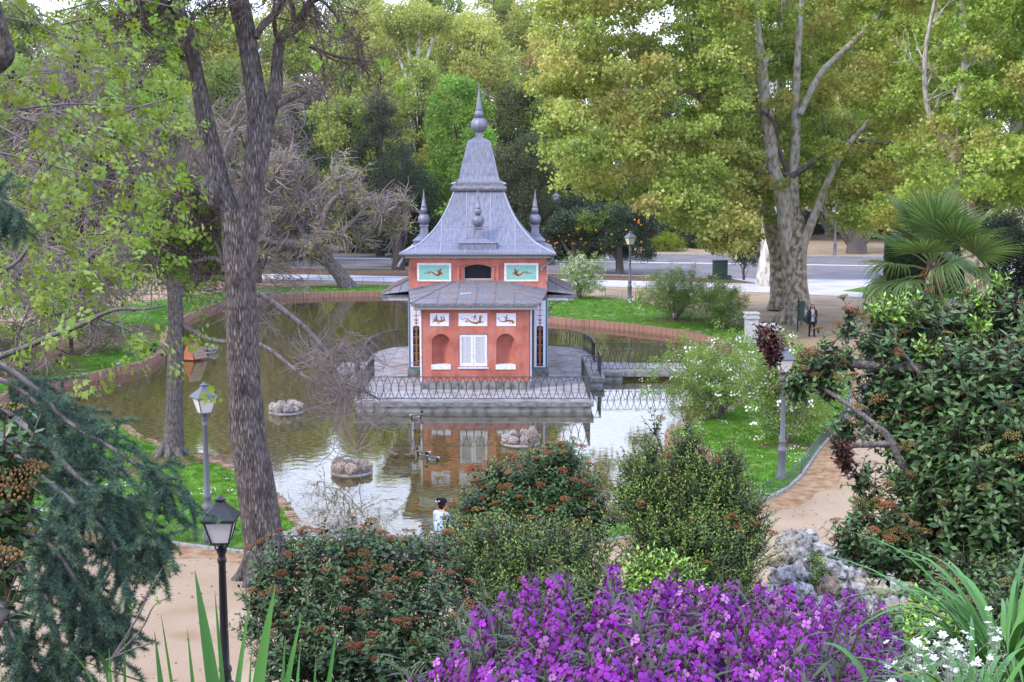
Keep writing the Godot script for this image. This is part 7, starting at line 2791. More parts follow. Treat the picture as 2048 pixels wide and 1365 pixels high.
func shrubs():
	for v in 3:
		var g := Geo.new()
		for i in 16:
			var at := rdir() * pow(rf(0, 1), 0.5) * 0.36
			var nn := (rdir() + UPV * 0.7).normalized()
			var k := rf(0.75, 1.25)
			g.c = Color(k, k, k * rf(0.7, 1.1))
			var x := nn.cross(rdir()).normalized()
			var s := rf(0.07, 0.12)
			g.leaf(Transform3D(Basis(x, nn.cross(x), nn), at), s * 1.5, s * 0.8, 0.2, 0.1, 0.5)
		spray_leaf_small.append(g.mesh())
	var b := Geo.new()
	b.c = Color(0.72, 0.73, 0.66)
	for i in 5:
		var at := rdir() * 0.07
		for k in 4:
			var a := TAU * k / 4
			var d := Vector3(cos(a), 0.25, sin(a)).normalized()
			var nn := (UPV - d * 0.25).normalized()
			b.leaf(Transform3D(Basis(d.cross(nn), d, nn), at), 0.036, 0.034, 0.1, 0.1, 0.6)
	blossom = b.mesh()
	flowering_shrub("wide leafy shrub with a few white flowers on the far lawn", Vector3(9.4, 0.03, -71.5), 3.2, 2.6, 0.25, 16)
	flowering_shrub("smaller shrub right of the wide one on the far lawn", Vector3(11.5, 0.03, -67.9), 2.5, 1.6, 0.15, 11)
	flowering_shrub("white-flowering shrub tree in front of the footbridge", Vector3(6.9, 0.03, -41.5), 2.9, 2.1, 0.22, 13)
	flowering_shrub("white-flowering shrub tree beside the right lawn lamp", Vector3(8.4, 0.03, -37.6), 3.0, 1.8, 0.22, 12)
	flowering_shrub("white-flowering shrub tree furthest back on the right lawn", Vector3(10.2, 0.03, -45.5), 1.9, 1.7, 0.3, 11)
	flowering_shrub("white-flowering shrub by the fence behind the right canopy", Vector3(4.6, 0.03, -84.5), 3.0, 1.3, 0.95, 10)
# ---------------------------------------------------------------- foreground planting
var sprigs := {}
var cluster := []

func make_sprig(kind: String, pairs: int, ll: float, lw: float, stem: float, base: Color, tip: Color, upright: float):
	var out := []
	for v in 4:
		var g := Geo.new()
		g.c = Color(0.10, 0.06, 0.045)
		var bend := Vector3(rf(-0.1, 0.1), 0, rf(-0.1, 0.1))
		g.tube(PackedVector3Array([Vector3.ZERO, Vector3(0, stem * 0.5, 0) + bend * stem * 0.4, Vector3(0, stem, 0) + bend * stem]), PackedFloat32Array([0.0035, 0.003, 0.0015]), 4)
		for i in pairs:
			var f := (i + 0.6) / pairs
			var at := Vector3(0, stem * f, 0) + bend * stem * f * f
			var turn := (PI / 2 if i % 2 else 0.0) + rf(-0.35, 0.35)
			for s in 2:
				var a := turn + PI * s
				var o := Vector3(cos(a), 0, sin(a))
				var up := lerpf(0.15, upright, f) + rf(-0.25, 0.25)
				var y := (o + UPV * up).normalized()
				var x := y.cross(UPV).normalized()
				x = (x + UPV * rf(-0.35, 0.35)).normalized()
				x = (x - y * x.dot(y)).normalized()
				var z := x.cross(y)
				if z.y < 0:
					x = -x
					z = -z
				var k := rf(0.7, 1.25)
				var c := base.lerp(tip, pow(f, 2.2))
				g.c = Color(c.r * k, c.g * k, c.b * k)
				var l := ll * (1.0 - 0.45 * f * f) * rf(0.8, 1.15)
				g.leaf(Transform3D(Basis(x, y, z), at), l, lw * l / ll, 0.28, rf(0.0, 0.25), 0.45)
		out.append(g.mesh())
	sprigs[kind] = out

func make_cluster():
	for v in 4:
		var g := Geo.new()
		for i in 42:
			var a := i * 2.39996
			var r := 0.042 * sqrt((i + 0.5) / 42)
			var p := Vector3(cos(a) * r, 0.028 - r * r * 6.0 + rf(-0.004, 0.004), sin(a) * r)
			if i % 4 == 0:
				g.c = Color(0.12, 0.09, 0.03)
				g.tube(PackedVector3Array([Vector3(0, -0.015, 0), p]), PackedFloat32Array([0.0012, 0.0008]), 3)
			var k := rf(0.7, 1.3)
			g.c = Color(k, k * rf(0.8, 1.2), k * rf(0.7, 1.1))
			var s := rf(0.0028, 0.0048)
			g.rock(p, Vector3(s, s * 1.35, s), wob, 0.0, 3, 5)
		cluster.append(g.mesh())

# shrub from lobes [centre, radius]; the sprigs that show largest are parts of their own
func leafy_shrub(called: String, label: String, base: Vector3, lobes: Array, kind: String, n: int, fl: float, fl_col: Color, single := 150, tone := Color.WHITE, scale := 1.0, fl_size := 1.0) -> Node3D:
	var o := thing(called, label, "shrub")
	var g := Geo.new()
	for l in lobes:
		var c: Vector3 = l[0]
		var m := base.lerp(c, 0.5) + rdir() * 0.12
		var root := base + Vector3(rf(-0.15, 0.15), 0, rf(-0.12, 0.12))
		var lm := limb(g, [root.x, root.y, root.z, 0.028, m.x, m.y, m.z, 0.02, c.x, c.y, c.z, 0.012], 6, 0.1)
		var tips := []
		sprout(g, lm, 5, l[1] * 1.1, 0.1, 0, tips, 0.4, 0.8, 0.6, 4)
	part("stems", g, M.twig_bark, o)
	var total := 0.0
	for l in lobes:
		total += l[1] * l[1]
	var ms: Array = sprigs[kind]
	var all := []
	var fx := []
	for l in lobes:
		var r: float = l[1]
		var cnt := int(n * r * r / total)
		for i in cnt:
			var d := rdir()
			if d.y < -0.35 and rf(0, 1) < 0.6:
				d.y = -d.y
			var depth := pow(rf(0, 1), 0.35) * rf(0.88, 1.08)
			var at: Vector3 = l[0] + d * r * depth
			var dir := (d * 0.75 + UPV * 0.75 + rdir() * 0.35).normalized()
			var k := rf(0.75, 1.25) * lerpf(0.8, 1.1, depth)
			var t := Transform3D(facing(dir, rf(0, TAU)).scaled(Vector3.ONE * scale * rf(0.75, 1.2)), at - dir * 0.1 * scale)
			# how large it shows: near the eye and on the near side
			var toward := (Vector3(0, 8, 0) - at).normalized()
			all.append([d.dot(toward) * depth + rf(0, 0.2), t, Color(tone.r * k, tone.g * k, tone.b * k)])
			if depth > 0.72 and d.y > -0.1 and rf(0, 1) < fl:
				fx.append([d.dot(toward), Transform3D(facing((dir + UPV * 0.8).normalized(), rf(0, TAU)).scaled(Vector3.ONE * scale * fl_size * rf(0.7, 1.3)), at + dir * 0.10 * scale)])
	all.sort_custom(func(p, q): return p[0] > q[0])
	fx.sort_custom(func(p, q): return p[0] > q[0])
	for i in mini(single, all.size()):
		put("leafy_twig", ms[i % 4], M.shrub_leaf, o, all[i][1])
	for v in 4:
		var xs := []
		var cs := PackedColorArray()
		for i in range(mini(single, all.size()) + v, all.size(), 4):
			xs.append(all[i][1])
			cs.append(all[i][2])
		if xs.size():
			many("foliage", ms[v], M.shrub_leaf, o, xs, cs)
	for i in mini(single / 2, fx.size()):
		put("flower_cluster", cluster[i % 4], M["cluster_%s" % (["rust", "rust", "brown", "rust"] if fl_col.r > 0.28 else ["brown", "olive", "olive", "brown"])[(i * 7) % 4]], o, fx[i][1])
	for v in 4:
		var xs := []
		var cs := PackedColorArray()
		for i in range(mini(single / 2, fx.size()) + v, fx.size(), 4):
			xs.append(fx[i][1])
			var k := rf(0.7, 1.3)
			cs.append(Color(fl_col.r * k, fl_col.g * k * rf(0.8, 1.3), fl_col.b * k))
		if xs.size():
			many("small_flower_clusters", cluster[v], M.berry, o, xs, cs)
	return o

func grey_branch(o: Node3D, pts: Array, r0: float, r1: float):
	var g := Geo.new()
	var a := []
	for i in pts.size():
		var p: Vector3 = pts[i]
		a.append_array([p.x, p.y, p.z, lerpf(r0, r1, float(i) / (pts.size() - 1))])
	limb(g, a, 8, 0.15)
	part("branch", g, M.grey_branch, o)

func build_foreground():
	leafy("shrub_leaf", 1, 1, 1, 0.36, 0.3)
	var m := mat("grey_branch", 1, 1, 1, 0.9, 0.2)
	tri(m, ntex(35, 0.05, [[0.2, 0.06, 0.05, 0.043], [0.5, 0.125, 0.107, 0.097], [0.8, 0.21, 0.19, 0.175]], 256, 4), Vector3(3, 3, 3))
	for q in [["rust", 0.27, 0.10, 0.045], ["brown", 0.20, 0.115, 0.045], ["olive", 0.19, 0.145, 0.05]]:
		m = mat("cluster_" + q[0], q[1], q[2], q[3], 0.8, 0.3)
		m.vertex_color_use_as_albedo = true
	make_cluster()
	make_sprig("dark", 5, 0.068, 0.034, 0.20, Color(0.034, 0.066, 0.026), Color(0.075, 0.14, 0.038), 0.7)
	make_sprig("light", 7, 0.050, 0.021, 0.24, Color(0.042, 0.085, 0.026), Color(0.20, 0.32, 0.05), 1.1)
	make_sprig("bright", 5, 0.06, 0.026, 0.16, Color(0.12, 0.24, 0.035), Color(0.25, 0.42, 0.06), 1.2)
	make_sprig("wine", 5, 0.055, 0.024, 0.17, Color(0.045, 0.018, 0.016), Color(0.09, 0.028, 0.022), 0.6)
	viburnums()
	cedar()
	rockery()
	palm()
	wallflowers()
	sword_leaves()
	right_clumps()
	left_sprays()

func viburnums():
	var rust := Color(0.34, 0.13, 0.05)
	var olive := Color(0.24, 0.17, 0.055)
	leafy_shrub("viburnum", "broad dark viburnum with orange-brown bud clusters, left of the purple flowers", Vector3(-1.15, 4.04, -9.00), [[Vector3(-1.65, 5.02, -9.20), 0.32], [Vector3(-1.28, 5.13, -9.00), 0.30], [Vector3(-0.99, 5.06, -9.10), 0.32], [Vector3(-0.70, 4.98, -9.20), 0.32], [Vector3(-1.70, 4.81, -8.80), 0.29], [Vector3(-1.35, 4.81, -8.70), 0.34], [Vector3(-0.98, 4.81, -8.60), 0.34], [Vector3(-0.62, 4.81, -8.60), 0.34], [Vector3(-1.56, 4.59, -8.40), 0.30], [Vector3(-1.16, 4.60, -8.30), 0.33], [Vector3(-0.77, 4.64, -8.20), 0.33], [Vector3(-1.80, 5.00, -8.80), 0.16], [Vector3(-1.90, 4.74, -8.80), 0.11], [Vector3(-0.39, 4.67, -8.30), 0.28], [Vector3(-1.18, 5.20, -9.40), 0.15]], "dark", 1500, 0.17, rust, 190)
	leafy_shrub("viburnum", "green viburnum with small buds in the middle, right of the broad dark one", Vector3(0.10, 3.77, -9.60), [[Vector3(-0.38, 4.91, -9.80), 0.34], [Vector3(-0.06, 4.95, -9.80), 0.34], [Vector3(0.26, 4.94, -9.70), 0.36], [Vector3(0.58, 4.90, -9.70), 0.32], [Vector3(-0.25, 4.72, -9.40), 0.37], [Vector3(0.14, 4.71, -9.30), 0.37], [Vector3(0.49, 4.71, -9.30), 0.35], [Vector3(-0.09, 4.51, -9.00), 0.36], [Vector3(0.32, 4.51, -9.00), 0.36], [Vector3(0.69, 4.76, -9.40), 0.23], [Vector3(-0.51, 4.98, -10.00), 0.19]], "light", 1500, 0.05, olive, 170)
	leafy_shrub("viburnum", "tall viburnum with rust-red bud clusters in front of the pond", Vector3(0.18, 3.90, -12.20), [[Vector3(-0.22, 4.75, -12.30), 0.33], [Vector3(0.13, 4.93, -12.20), 0.32], [Vector3(0.48, 5.03, -12.20), 0.30], [Vector3(0.53, 5.24, -12.20), 0.17], [Vector3(0.28, 5.16, -12.30), 0.19], [Vector3(-0.43, 4.51, -12.40), 0.25], [Vector3(0.08, 4.58, -12.00), 0.37], [Vector3(0.52, 4.68, -12.00), 0.37], [Vector3(0.77, 4.85, -12.10), 0.22], [Vector3(0.37, 4.33, -11.80), 0.44], [Vector3(-0.12, 4.30, -11.90), 0.39], [Vector3(-0.17, 5.01, -12.30), 0.15], [Vector3(0.84, 4.63, -12.00), 0.22]], "dark", 1700, 0.22, Color(0.32, 0.10, 0.045), 170, Color(1.1, 1.15, 1.0))
	var o := leafy_shrub("privet", "upright green shrub with yellow-green shoots in front of the right lawn", Vector3(1.78, 3.67, -11.40), [[Vector3(1.27, 5.15, -11.70), 0.24], [Vector3(1.64, 5.32, -11.60), 0.24], [Vector3(1.68, 5.52, -11.60), 0.11], [Vector3(1.96, 5.20, -11.50), 0.26], [Vector3(1.30, 4.86, -11.50), 0.33], [Vector3(1.71, 4.94, -11.40), 0.35], [Vector3(2.09, 4.89, -11.40), 0.30], [Vector3(2.28, 4.75, -11.40), 0.16], [Vector3(1.37, 4.57, -11.20), 0.37], [Vector3(1.81, 4.60, -11.10), 0.41], [Vector3(2.20, 4.57, -11.20), 0.21], [Vector3(1.61, 4.29, -10.90), 0.41], [Vector3(1.99, 4.30, -11.00), 0.30], [Vector3(1.32, 5.45, -11.70), 0.10], [Vector3(1.36, 5.64, -11.70), 0.06], [Vector3(1.66, 5.71, -11.60), 0.05], [Vector3(2.05, 5.44, -11.50), 0.08], [Vector3(1.08, 5.01, -11.70), 0.12]], "light", 2600, 0.03, Color(0.3, 0.13, 0.05), 190)
	leafy_shrub("leafy_shrub", "small bright green shrub just behind the tallest purple flowers", Vector3(0.87, 5.05, -7.60), [[Vector3(0.86, 5.44, -7.80), 0.14], [Vector3(1.02, 5.48, -7.80), 0.13], [Vector3(0.75, 5.38, -7.70), 0.10], [Vector3(0.96, 5.38, -7.60), 0.14], [Vector3(1.15, 5.41, -7.70), 0.08]], "bright", 330, 0.0, olive, 90)
	# the large one at the right
	o = leafy_shrub("viburnum", "large dark viburnum filling the right side with brown bud clusters", Vector3(2.93, 5.51, -7.40), [[Vector3(2.54, 6.76, -7.70), 0.31], [Vector3(2.86, 6.80, -7.80), 0.28], [Vector3(3.13, 6.80, -7.70), 0.31], [Vector3(2.36, 6.61, -7.50), 0.29], [Vector3(2.60, 6.60, -7.40), 0.38], [Vector3(2.89, 6.65, -7.30), 0.39], [Vector3(3.20, 6.69, -7.40), 0.33], [Vector3(2.53, 6.34, -7.20), 0.26], [Vector3(2.72, 6.30, -7.10), 0.38], [Vector3(3.00, 6.36, -7.10), 0.38], [Vector3(2.58, 6.03, -7.00), 0.35], [Vector3(2.83, 6.03, -6.90), 0.37], [Vector3(2.41, 5.94, -7.10), 0.15], [Vector3(2.32, 6.84, -7.60), 0.14], [Vector3(2.53, 7.13, -7.70), 0.11], [Vector3(2.27, 7.08, -7.60), 0.08], [Vector3(2.94, 7.05, -7.80), 0.17], [Vector3(3.19, 7.07, -7.80), 0.19], [Vector3(2.75, 7.10, -7.80), 0.10], [Vector3(3.06, 5.97, -6.90), 0.34], [Vector3(3.06, 7.25, -7.90), 0.07]], "dark", 3000, 0.07, olive, 290, Color.WHITE, 1.2)
	leafy_shrub("viburnum", "low dark leafy shrub under the large right viburnum, beside the rockery", Vector3(2.15, 5.41, -6.00), [[Vector3(2.34, 5.72, -6.60), 0.11], [Vector3(2.43, 5.82, -6.40), 0.15], [Vector3(2.56, 5.89, -6.20), 0.15], [Vector3(2.08, 5.80, -6.00), 0.10], [Vector3(2.18, 5.85, -5.80), 0.12], [Vector3(2.30, 5.92, -5.60), 0.14], [Vector3(1.74, 5.93, -5.40), 0.09], [Vector3(1.81, 5.96, -5.20), 0.10], [Vector3(1.67, 5.87, -5.60), 0.06]], "dark", 520, 0.05, olive, 90)
	leafy_shrub("leafy_shrub", "bright low weed beside the right end of the wallflowers", Vector3(1.58, 6.17, -4.60), [[Vector3(1.66, 6.24, -4.90), 0.05], [Vector3(1.65, 6.25, -4.70), 0.05], [Vector3(1.54, 6.25, -4.60), 0.04]], "bright", 90, 0.0, olive, 60, Color(0.8, 0.85, 0.8), 0.8)
	# outlying sprays on their grey branches
	var spray := [[Vector3(1.80, 6.92, -7.40), 0.05], [Vector3(1.89, 6.98, -7.40), 0.05], [Vector3(1.99, 6.95, -7.40), 0.05], [Vector3(1.68, 6.81, -7.30), 0.06], [Vector3(1.82, 6.89, -7.30), 0.09], [Vector3(1.70, 6.80, -7.30), 0.08], [Vector3(1.88, 6.77, -7.30), 0.07], [Vector3(1.95, 6.55, -7.20), 0.08], [Vector3(2.04, 6.27, -7.10), 0.06], [Vector3(2.23, 6.46, -7.20), 0.09], [Vector3(2.28, 6.27, -7.10), 0.10], [Vector3(2.04, 6.18, -7.00), 0.07], [Vector3(1.94, 6.09, -6.90), 0.06], [Vector3(2.12, 6.03, -6.90), 0.10], [Vector3(1.89, 5.99, -6.80), 0.09], [Vector3(2.06, 5.92, -6.80), 0.15], [Vector3(2.23, 5.92, -6.80), 0.15], [Vector3(2.12, 7.05, -7.40), 0.05], [Vector3(2.24, 6.99, -7.40), 0.10]]
	scatter_sprigs(o, spray, "dark", 480, Color(1, 1, 1), 0.10)
	scatter_sprigs(o, [[Vector3(1.56, 7.02, -7.40), 0.05], [Vector3(1.51, 7.08, -7.40), 0.04], [Vector3(1.56, 6.98, -7.40), 0.04]], "wine", 80, Color(1, 1, 1), 0.0)
	scatter_sprigs(o, [[Vector3(1.91, 6.48, -7.10), 0.05], [Vector3(1.93, 6.39, -7.10), 0.05]], "wine", 30, Color(1.8, 1.5, 1.0), 0.0)
	scatter_sprigs(o, [[Vector3(2.20, 7.22, -7.50), 0.06], [Vector3(2.34, 7.22, -7.50), 0.07], [Vector3(2.43, 7.21, -7.50), 0.06], [Vector3(2.89, 7.27, -7.70), 0.06], [Vector3(3.07, 7.38, -7.80), 0.04], [Vector3(2.25, 7.21, -7.50), 0.04], [Vector3(2.86, 7.12, -7.60), 0.07], [Vector3(2.47, 6.99, -7.40), 0.06]], "bright", 90, Color(1, 1, 1), 0.0)
	scatter_sprigs(o, [[Vector3(2.01, 7.13, -7.40), 0.02], [Vector3(2.03, 7.20, -7.40), 0.02], [Vector3(1.99, 7.11, -7.40), 0.02]], "dark", 9, Color(1, 1, 1), 0.8)
	grey_branch(o, [Vector3(2.66, 6.87, -7.50), Vector3(2.32, 6.89, -7.40), Vector3(2.08, 6.91, -7.40), Vector3(1.93, 6.91, -7.40), Vector3(1.83, 6.87, -7.35), Vector3(1.70, 6.85, -7.30), Vector3(1.58, 6.83, -7.30)], 0.034, 0.018)
	grey_branch(o, [Vector3(1.83, 6.87, -7.36), Vector3(1.82, 6.80, -7.30), Vector3(1.92, 6.73, -7.20), Vector3(2.02, 6.66, -7.15), Vector3(2.13, 6.57, -7.10), Vector3(2.25, 6.45, -7.10)], 0.012, 0.017)
	grey_branch(o, [Vector3(2.22, 6.49, -7.10), Vector3(2.07, 6.48, -7.10), Vector3(1.97, 6.47, -7.10), Vector3(1.93, 6.42, -7.10), Vector3(1.91, 6.38, -7.10)], 0.020, 0.007)
	grey_branch(o, [Vector3(2.14, 6.87, -7.40), Vector3(1.96, 6.99, -7.40), Vector3(1.91, 7.02, -7.40), Vector3(1.97, 7.09, -7.40), Vector3(2.03, 7.17, -7.40)], 0.012, 0.004)
	grey_branch(o, [Vector3(2.44, 6.83, -7.30), Vector3(2.29, 7.02, -7.40), Vector3(2.14, 7.09, -7.40), Vector3(2.03, 7.10, -7.40)], 0.015, 0.005)
	grey_branch(o, [Vector3(2.73, 6.12, -7.10), Vector3(2.34, 6.27, -7.10), Vector3(2.19, 6.51, -7.10), Vector3(2.13, 6.57, -7.10)], 0.026, 0.02)
	# blurred near one at the left edge
	leafy_shrub("viburnum", "viburnum sprays with red-brown clusters close by at the left edge", Vector3(-1.5, 6.3, -2.1), [[Vector3(-0.96, 7.48, -2.15), 0.06], [Vector3(-0.87, 7.52, -2.10), 0.04], [Vector3(-0.92, 7.40, -2.10), 0.06], [Vector3(-0.87, 7.42, -2.10), 0.03], [Vector3(-0.87, 7.34, -2.05), 0.03], [Vector3(-0.86, 7.46, -2.10), 0.02], [Vector3(-0.92, 7.29, -2.05), 0.05], [Vector3(-0.84, 7.30, -2.00), 0.02]], "dark", 150, 0.5, Color(0.24, 0.06, 0.035), 90, Color(1, 1, 1), 0.55, 1.2)

func scatter_sprigs(o: Node3D, lobes: Array, kind: String, n: int, tone: Color, fl: float):
	var ms: Array = sprigs[kind]
	var total := 0.0
	for l in lobes:
		total += l[1] * l[1]
	var k := 0
	for l in lobes:
		for i in int(ceil(n * l[1] * l[1] / total)):
			var d := rdir()
			var at: Vector3 = l[0] + d * l[1] * pow(rf(0, 1), 0.5)
			var dir := (d * 0.7 + UPV * 0.7 + rdir() * 0.4).normalized()
			k += 1
			if k % 3 == 0 or n < 100:
				put("leafy_twig", ms[k % 4], M.shrub_leaf, o, Transform3D(facing(dir, rf(0, TAU)).scaled(Vector3.ONE * rf(0.7, 1.1)), at - dir * 0.09))
			else:
				spare.append([kind, Transform3D(facing(dir, rf(0, TAU)).scaled(Vector3.ONE * rf(0.7, 1.1)), at - dir * 0.09)])
			if rf(0, 1) < fl:
				put("flower_cluster", cluster[k % 4], M["cluster_%s" % ["rust", "brown", "olive"][k % 3]], o, Transform3D(facing((dir + UPV).normalized(), rf(0, TAU)).scaled(Vector3.ONE * rf(0.7, 1.2)), at + dir * 0.1))
	var xs := []
	for q in spare:
		xs.append(q[1])
	if xs.size():
		many("foliage", ms[0], M.shrub_leaf, o, xs)
	spare.clear()

var spare := []

func cedar():
	var o := thing("cedar", "dark blue-green cedar with drooping needle boughs at the lower left", "tree")
	var tufts := []
	for v in 3:
		var g := Geo.new()
		for i in 30:
			var d := (rdir() + UPV * 0.25).normalized()
			var s := d.cross(rdir()).normalized() * 0.0013
			var k := rf(0.75, 1.3)
			g.c = Color(k, k, k)
			var l := rf(0.02, 0.034)
			var nn := s.cross(d).normalized()
			var f := g.v.size()
			g.vert(-s + d * 0.002, nn)
			g.vert(s + d * 0.002, nn)
			g.vert(d * l, nn)
			g.ix.append_array([f, f + 2, f + 1])
		tufts.append(g.mesh())
	var g := Geo.new()
	limb(g, [-3.9, 4.6, -6.6, 0.16, -3.85, 6.5, -6.6, 0.13, -3.8, 8.6, -6.6, 0.08, -3.7, 10.2, -6.6, 0.03], 10, 0.1)
	part("trunk", g, M.dark_bark, o)
	var xs := [[], [], []]
	var cs := [PackedColorArray(), PackedColorArray(), PackedColorArray()]
	var runs := [
		[Vector3(-3.83, 7.82, -6.40), Vector3(-3.09, 7.94, -6.20), Vector3(-2.63, 7.92, -6.10), Vector3(-2.40, 7.84, -6.00)],
		[Vector3(-3.82, 7.48, -6.60), Vector3(-3.04, 7.49, -6.40), Vector3(-2.87, 7.40, -6.30), Vector3(-2.71, 7.26, -6.20)],
		[Vector3(-3.67, 7.29, -6.40), Vector3(-2.81, 7.18, -6.20), Vector3(-2.41, 7.02, -6.10), Vector3(-2.18, 6.84, -6.00), Vector3(-1.91, 6.71, -5.90), Vector3(-1.71, 6.58, -5.85), Vector3(-1.54, 6.49, -5.80)],
		[Vector3(-3.62, 7.14, -6.30), Vector3(-2.68, 6.99, -6.00), Vector3(-2.32, 6.81, -5.90), Vector3(-2.05, 6.59, -5.80), Vector3(-1.87, 6.50, -5.75), Vector3(-1.72, 6.35, -5.70), Vector3(-1.63, 6.23, -5.70)],
		[Vector3(-3.57, 7.01, -6.20), Vector3(-2.60, 6.81, -5.90), Vector3(-2.22, 6.64, -5.70), Vector3(-2.01, 6.52, -5.60), Vector3(-1.85, 6.35, -5.60), Vector3(-1.79, 6.14, -5.60), Vector3(-1.79, 6.00, -5.60)],
		[Vector3(-3.59, 6.78, -6.20), Vector3(-2.57, 6.61, -5.80), Vector3(-2.20, 6.40, -5.60), Vector3(-2.01, 6.24, -5.50), Vector3(-1.93, 6.01, -5.50), Vector3(-1.84, 5.87, -5.50)],
		[Vector3(-3.61, 6.52, -6.20), Vector3(-2.54, 6.37, -5.70), Vector3(-2.19, 6.15, -5.50), Vector3(-2.03, 5.93, -5.40), Vector3(-2.00, 5.74, -5.40)],
		[Vector3(-3.51, 6.31, -6.00), Vector3(-2.55, 6.19, -5.60), Vector3(-2.23, 5.95, -5.40), Vector3(-2.18, 5.72, -5.40)],
		[Vector3(-3.99, 6.78, -6.90), Vector3(-2.95, 6.68, -6.70), Vector3(-2.60, 6.56, -6.60), Vector3(-2.32, 6.42, -6.50), Vector3(-2.07, 6.20, -6.50), Vector3(-1.91, 5.98, -6.40)],
		[Vector3(-4.03, 6.99, -7.00), Vector3(-3.06, 6.96, -6.80), Vector3(-2.67, 6.87, -6.70), Vector3(-2.48, 6.70, -6.60), Vector3(-2.35, 6.56, -6.60)],
		[Vector3(-3.97, 6.23, -6.80), Vector3(-2.90, 6.20, -6.50), Vector3(-2.49, 6.07, -6.40), Vector3(-2.15, 5.83, -6.30), Vector3(-2.06, 5.58, -6.30)],
	]
	for r in runs:
		g = Geo.new()
		var a := []
		for i in r.size():
			var p: Vector3 = r[i]
			a.append_array([p.x, p.y, p.z, lerpf(0.022, 0.003, float(i) / (r.size() - 1))])
		var lm := limb(g, a, 6)
		var tips := []
		var p: PackedVector3Array = lm[0]
		var lines := [p]
		for i in 34:
			var f := rf(0.22, 1.0)
			var k := clampi(int(f * (p.size() - 1)), 0, p.size() - 2)
			var d := (p[k + 1] - p[k]).normalized()
			var side := (rdir() - d * 0.2)
			side.y *= 0.35
			var c := wander(g, p[k], (d * 0.7 + side * 0.9).normalized(), rf(0.22, 0.5) * (1.15 - f * 0.75), 0.004, -0.28, 7, 4)
			lines.append(c[0])
			for j in 2:
				var cp: PackedVector3Array = c[0]
				var e := wander(g, cp[rng.randi_range(1, 5)], (rdir() * 0.8 + d * 0.4 - UPV * 0.3).normalized(), rf(0.1, 0.24), 0.0025, -0.4, 5, 3)
				lines.append(e[0])
		part("bough", g, M.twig_bark, o)
		for line in lines:
			var acc := 0.0
			for i in line.size() - 1:
				var len: float = line[i].distance_to(line[i + 1])
				var dd: Vector3 = (line[i + 1] - line[i]) / maxf(len, 0.0001)
				while acc < len:
					if line[i].x > -2.75:
						var v := rng.randi_range(0, 2)
						xs[v].append(Transform3D(facing((dd + rdir() * 0.6 + UPV * 0.3).normalized(), rf(0, TAU)).scaled(Vector3.ONE * rf(0.8, 1.3)), line[i] + dd * acc))
						var k := rf(0.7, 1.3)
						var tip := clampf((float(i) + acc / len) / line.size() * 1.6 - 0.8, 0, 1) * rf(0, 1)
						cs[v].append(Color(lerpf(0.058, 0.19, tip) * k, lerpf(0.112, 0.29, tip) * k, lerpf(0.072, 0.09, tip) * k))
					acc += 0.013
				acc -= len
	for v in 3:
		many("needles", tufts[v], M.needle, o, xs[v], cs[v])

func rockery():
	var o := thing("rockery", "rockery of pale grey and orange stones above the sand path", "rockery")
	var n := noise(91, 1.0, 4)
	var list := [[Vector3(3.03, 4.07, -13.00), 0.21], [Vector3(3.33, 4.00, -13.10), 0.18], [Vector3(2.81, 4.03, -12.80), 0.14], [Vector3(3.08, 3.90, -12.70), 0.18], [Vector3(3.37, 3.88, -12.80), 0.17], [Vector3(2.84, 3.87, -12.60), 0.16], [Vector3(3.25, 3.78, -12.50), 0.18], [Vector3(2.95, 3.78, -12.30), 0.16], [Vector3(3.50, 3.73, -12.40), 0.20], [Vector3(3.10, 3.71, -12.10), 0.18], [Vector3(3.80, 3.73, -12.60), 0.21], [Vector3(4.07, 3.72, -12.80), 0.19], [Vector3(4.33, 3.73, -12.90), 0.22], [Vector3(4.30, 3.70, -12.40), 0.19], [Vector3(3.59, 3.80, -12.80), 0.16], [Vector3(3.60, 3.69, -12.10), 0.18], [Vector3(3.93, 3.69, -12.20), 0.19], [Vector3(2.66, 3.76, -12.30), 0.15], [Vector3(3.63, 3.90, -13.20), 0.14], [Vector3(3.85, 3.78, -13.20), 0.17], [Vector3(4.13, 3.78, -13.40), 0.17], [Vector3(2.67, 3.65, -12.00), 0.17], [Vector3(3.29, 3.64, -11.90), 0.20], [Vector3(4.63, 3.76, -13.10), 0.18], [Vector3(3.26, 4.12, -13.30), 0.10]]
	for i in list.size():
		var g := Geo.new()
		var k := rf(0.75, 1.15)
		var warm := 1.0 if i in [2, 10, 12, 6, 23] else rf(0, 0.2)
		g.c = Color(k * (1.0 + 0.05 * warm), k * (1.0 - 0.2 * warm), k * (1.0 - 0.42 * warm))
		g.t = Transform3D(Basis(rdir(), rf(-0.6, 0.6)), list[i][0])
		var r: float = list[i][1] * 0.98
		g.rock(Vector3.ZERO, Vector3(r * rf(0.85, 1.2), r * rf(0.7, 1.0), r * rf(0.8, 1.1)), noise(100 + i, 1.0, 4), 0.55, 12, 16)
		part("stone", g, M.marble_rock, o)
	# low plants among the stones
	leafy_shrub("rock_plant", "small feathery green plant growing between the rockery stones", Vector3(3.16, 3.90, -12.50), [[Vector3(3.14, 4.08, -12.60), 0.08], [Vector3(3.18, 4.01, -12.50), 0.09], [Vector3(3.08, 3.93, -12.40), 0.07]], "bright", 60, 0.0, Color.WHITE, 40, Color(0.8, 0.8, 0.8), 0.7)

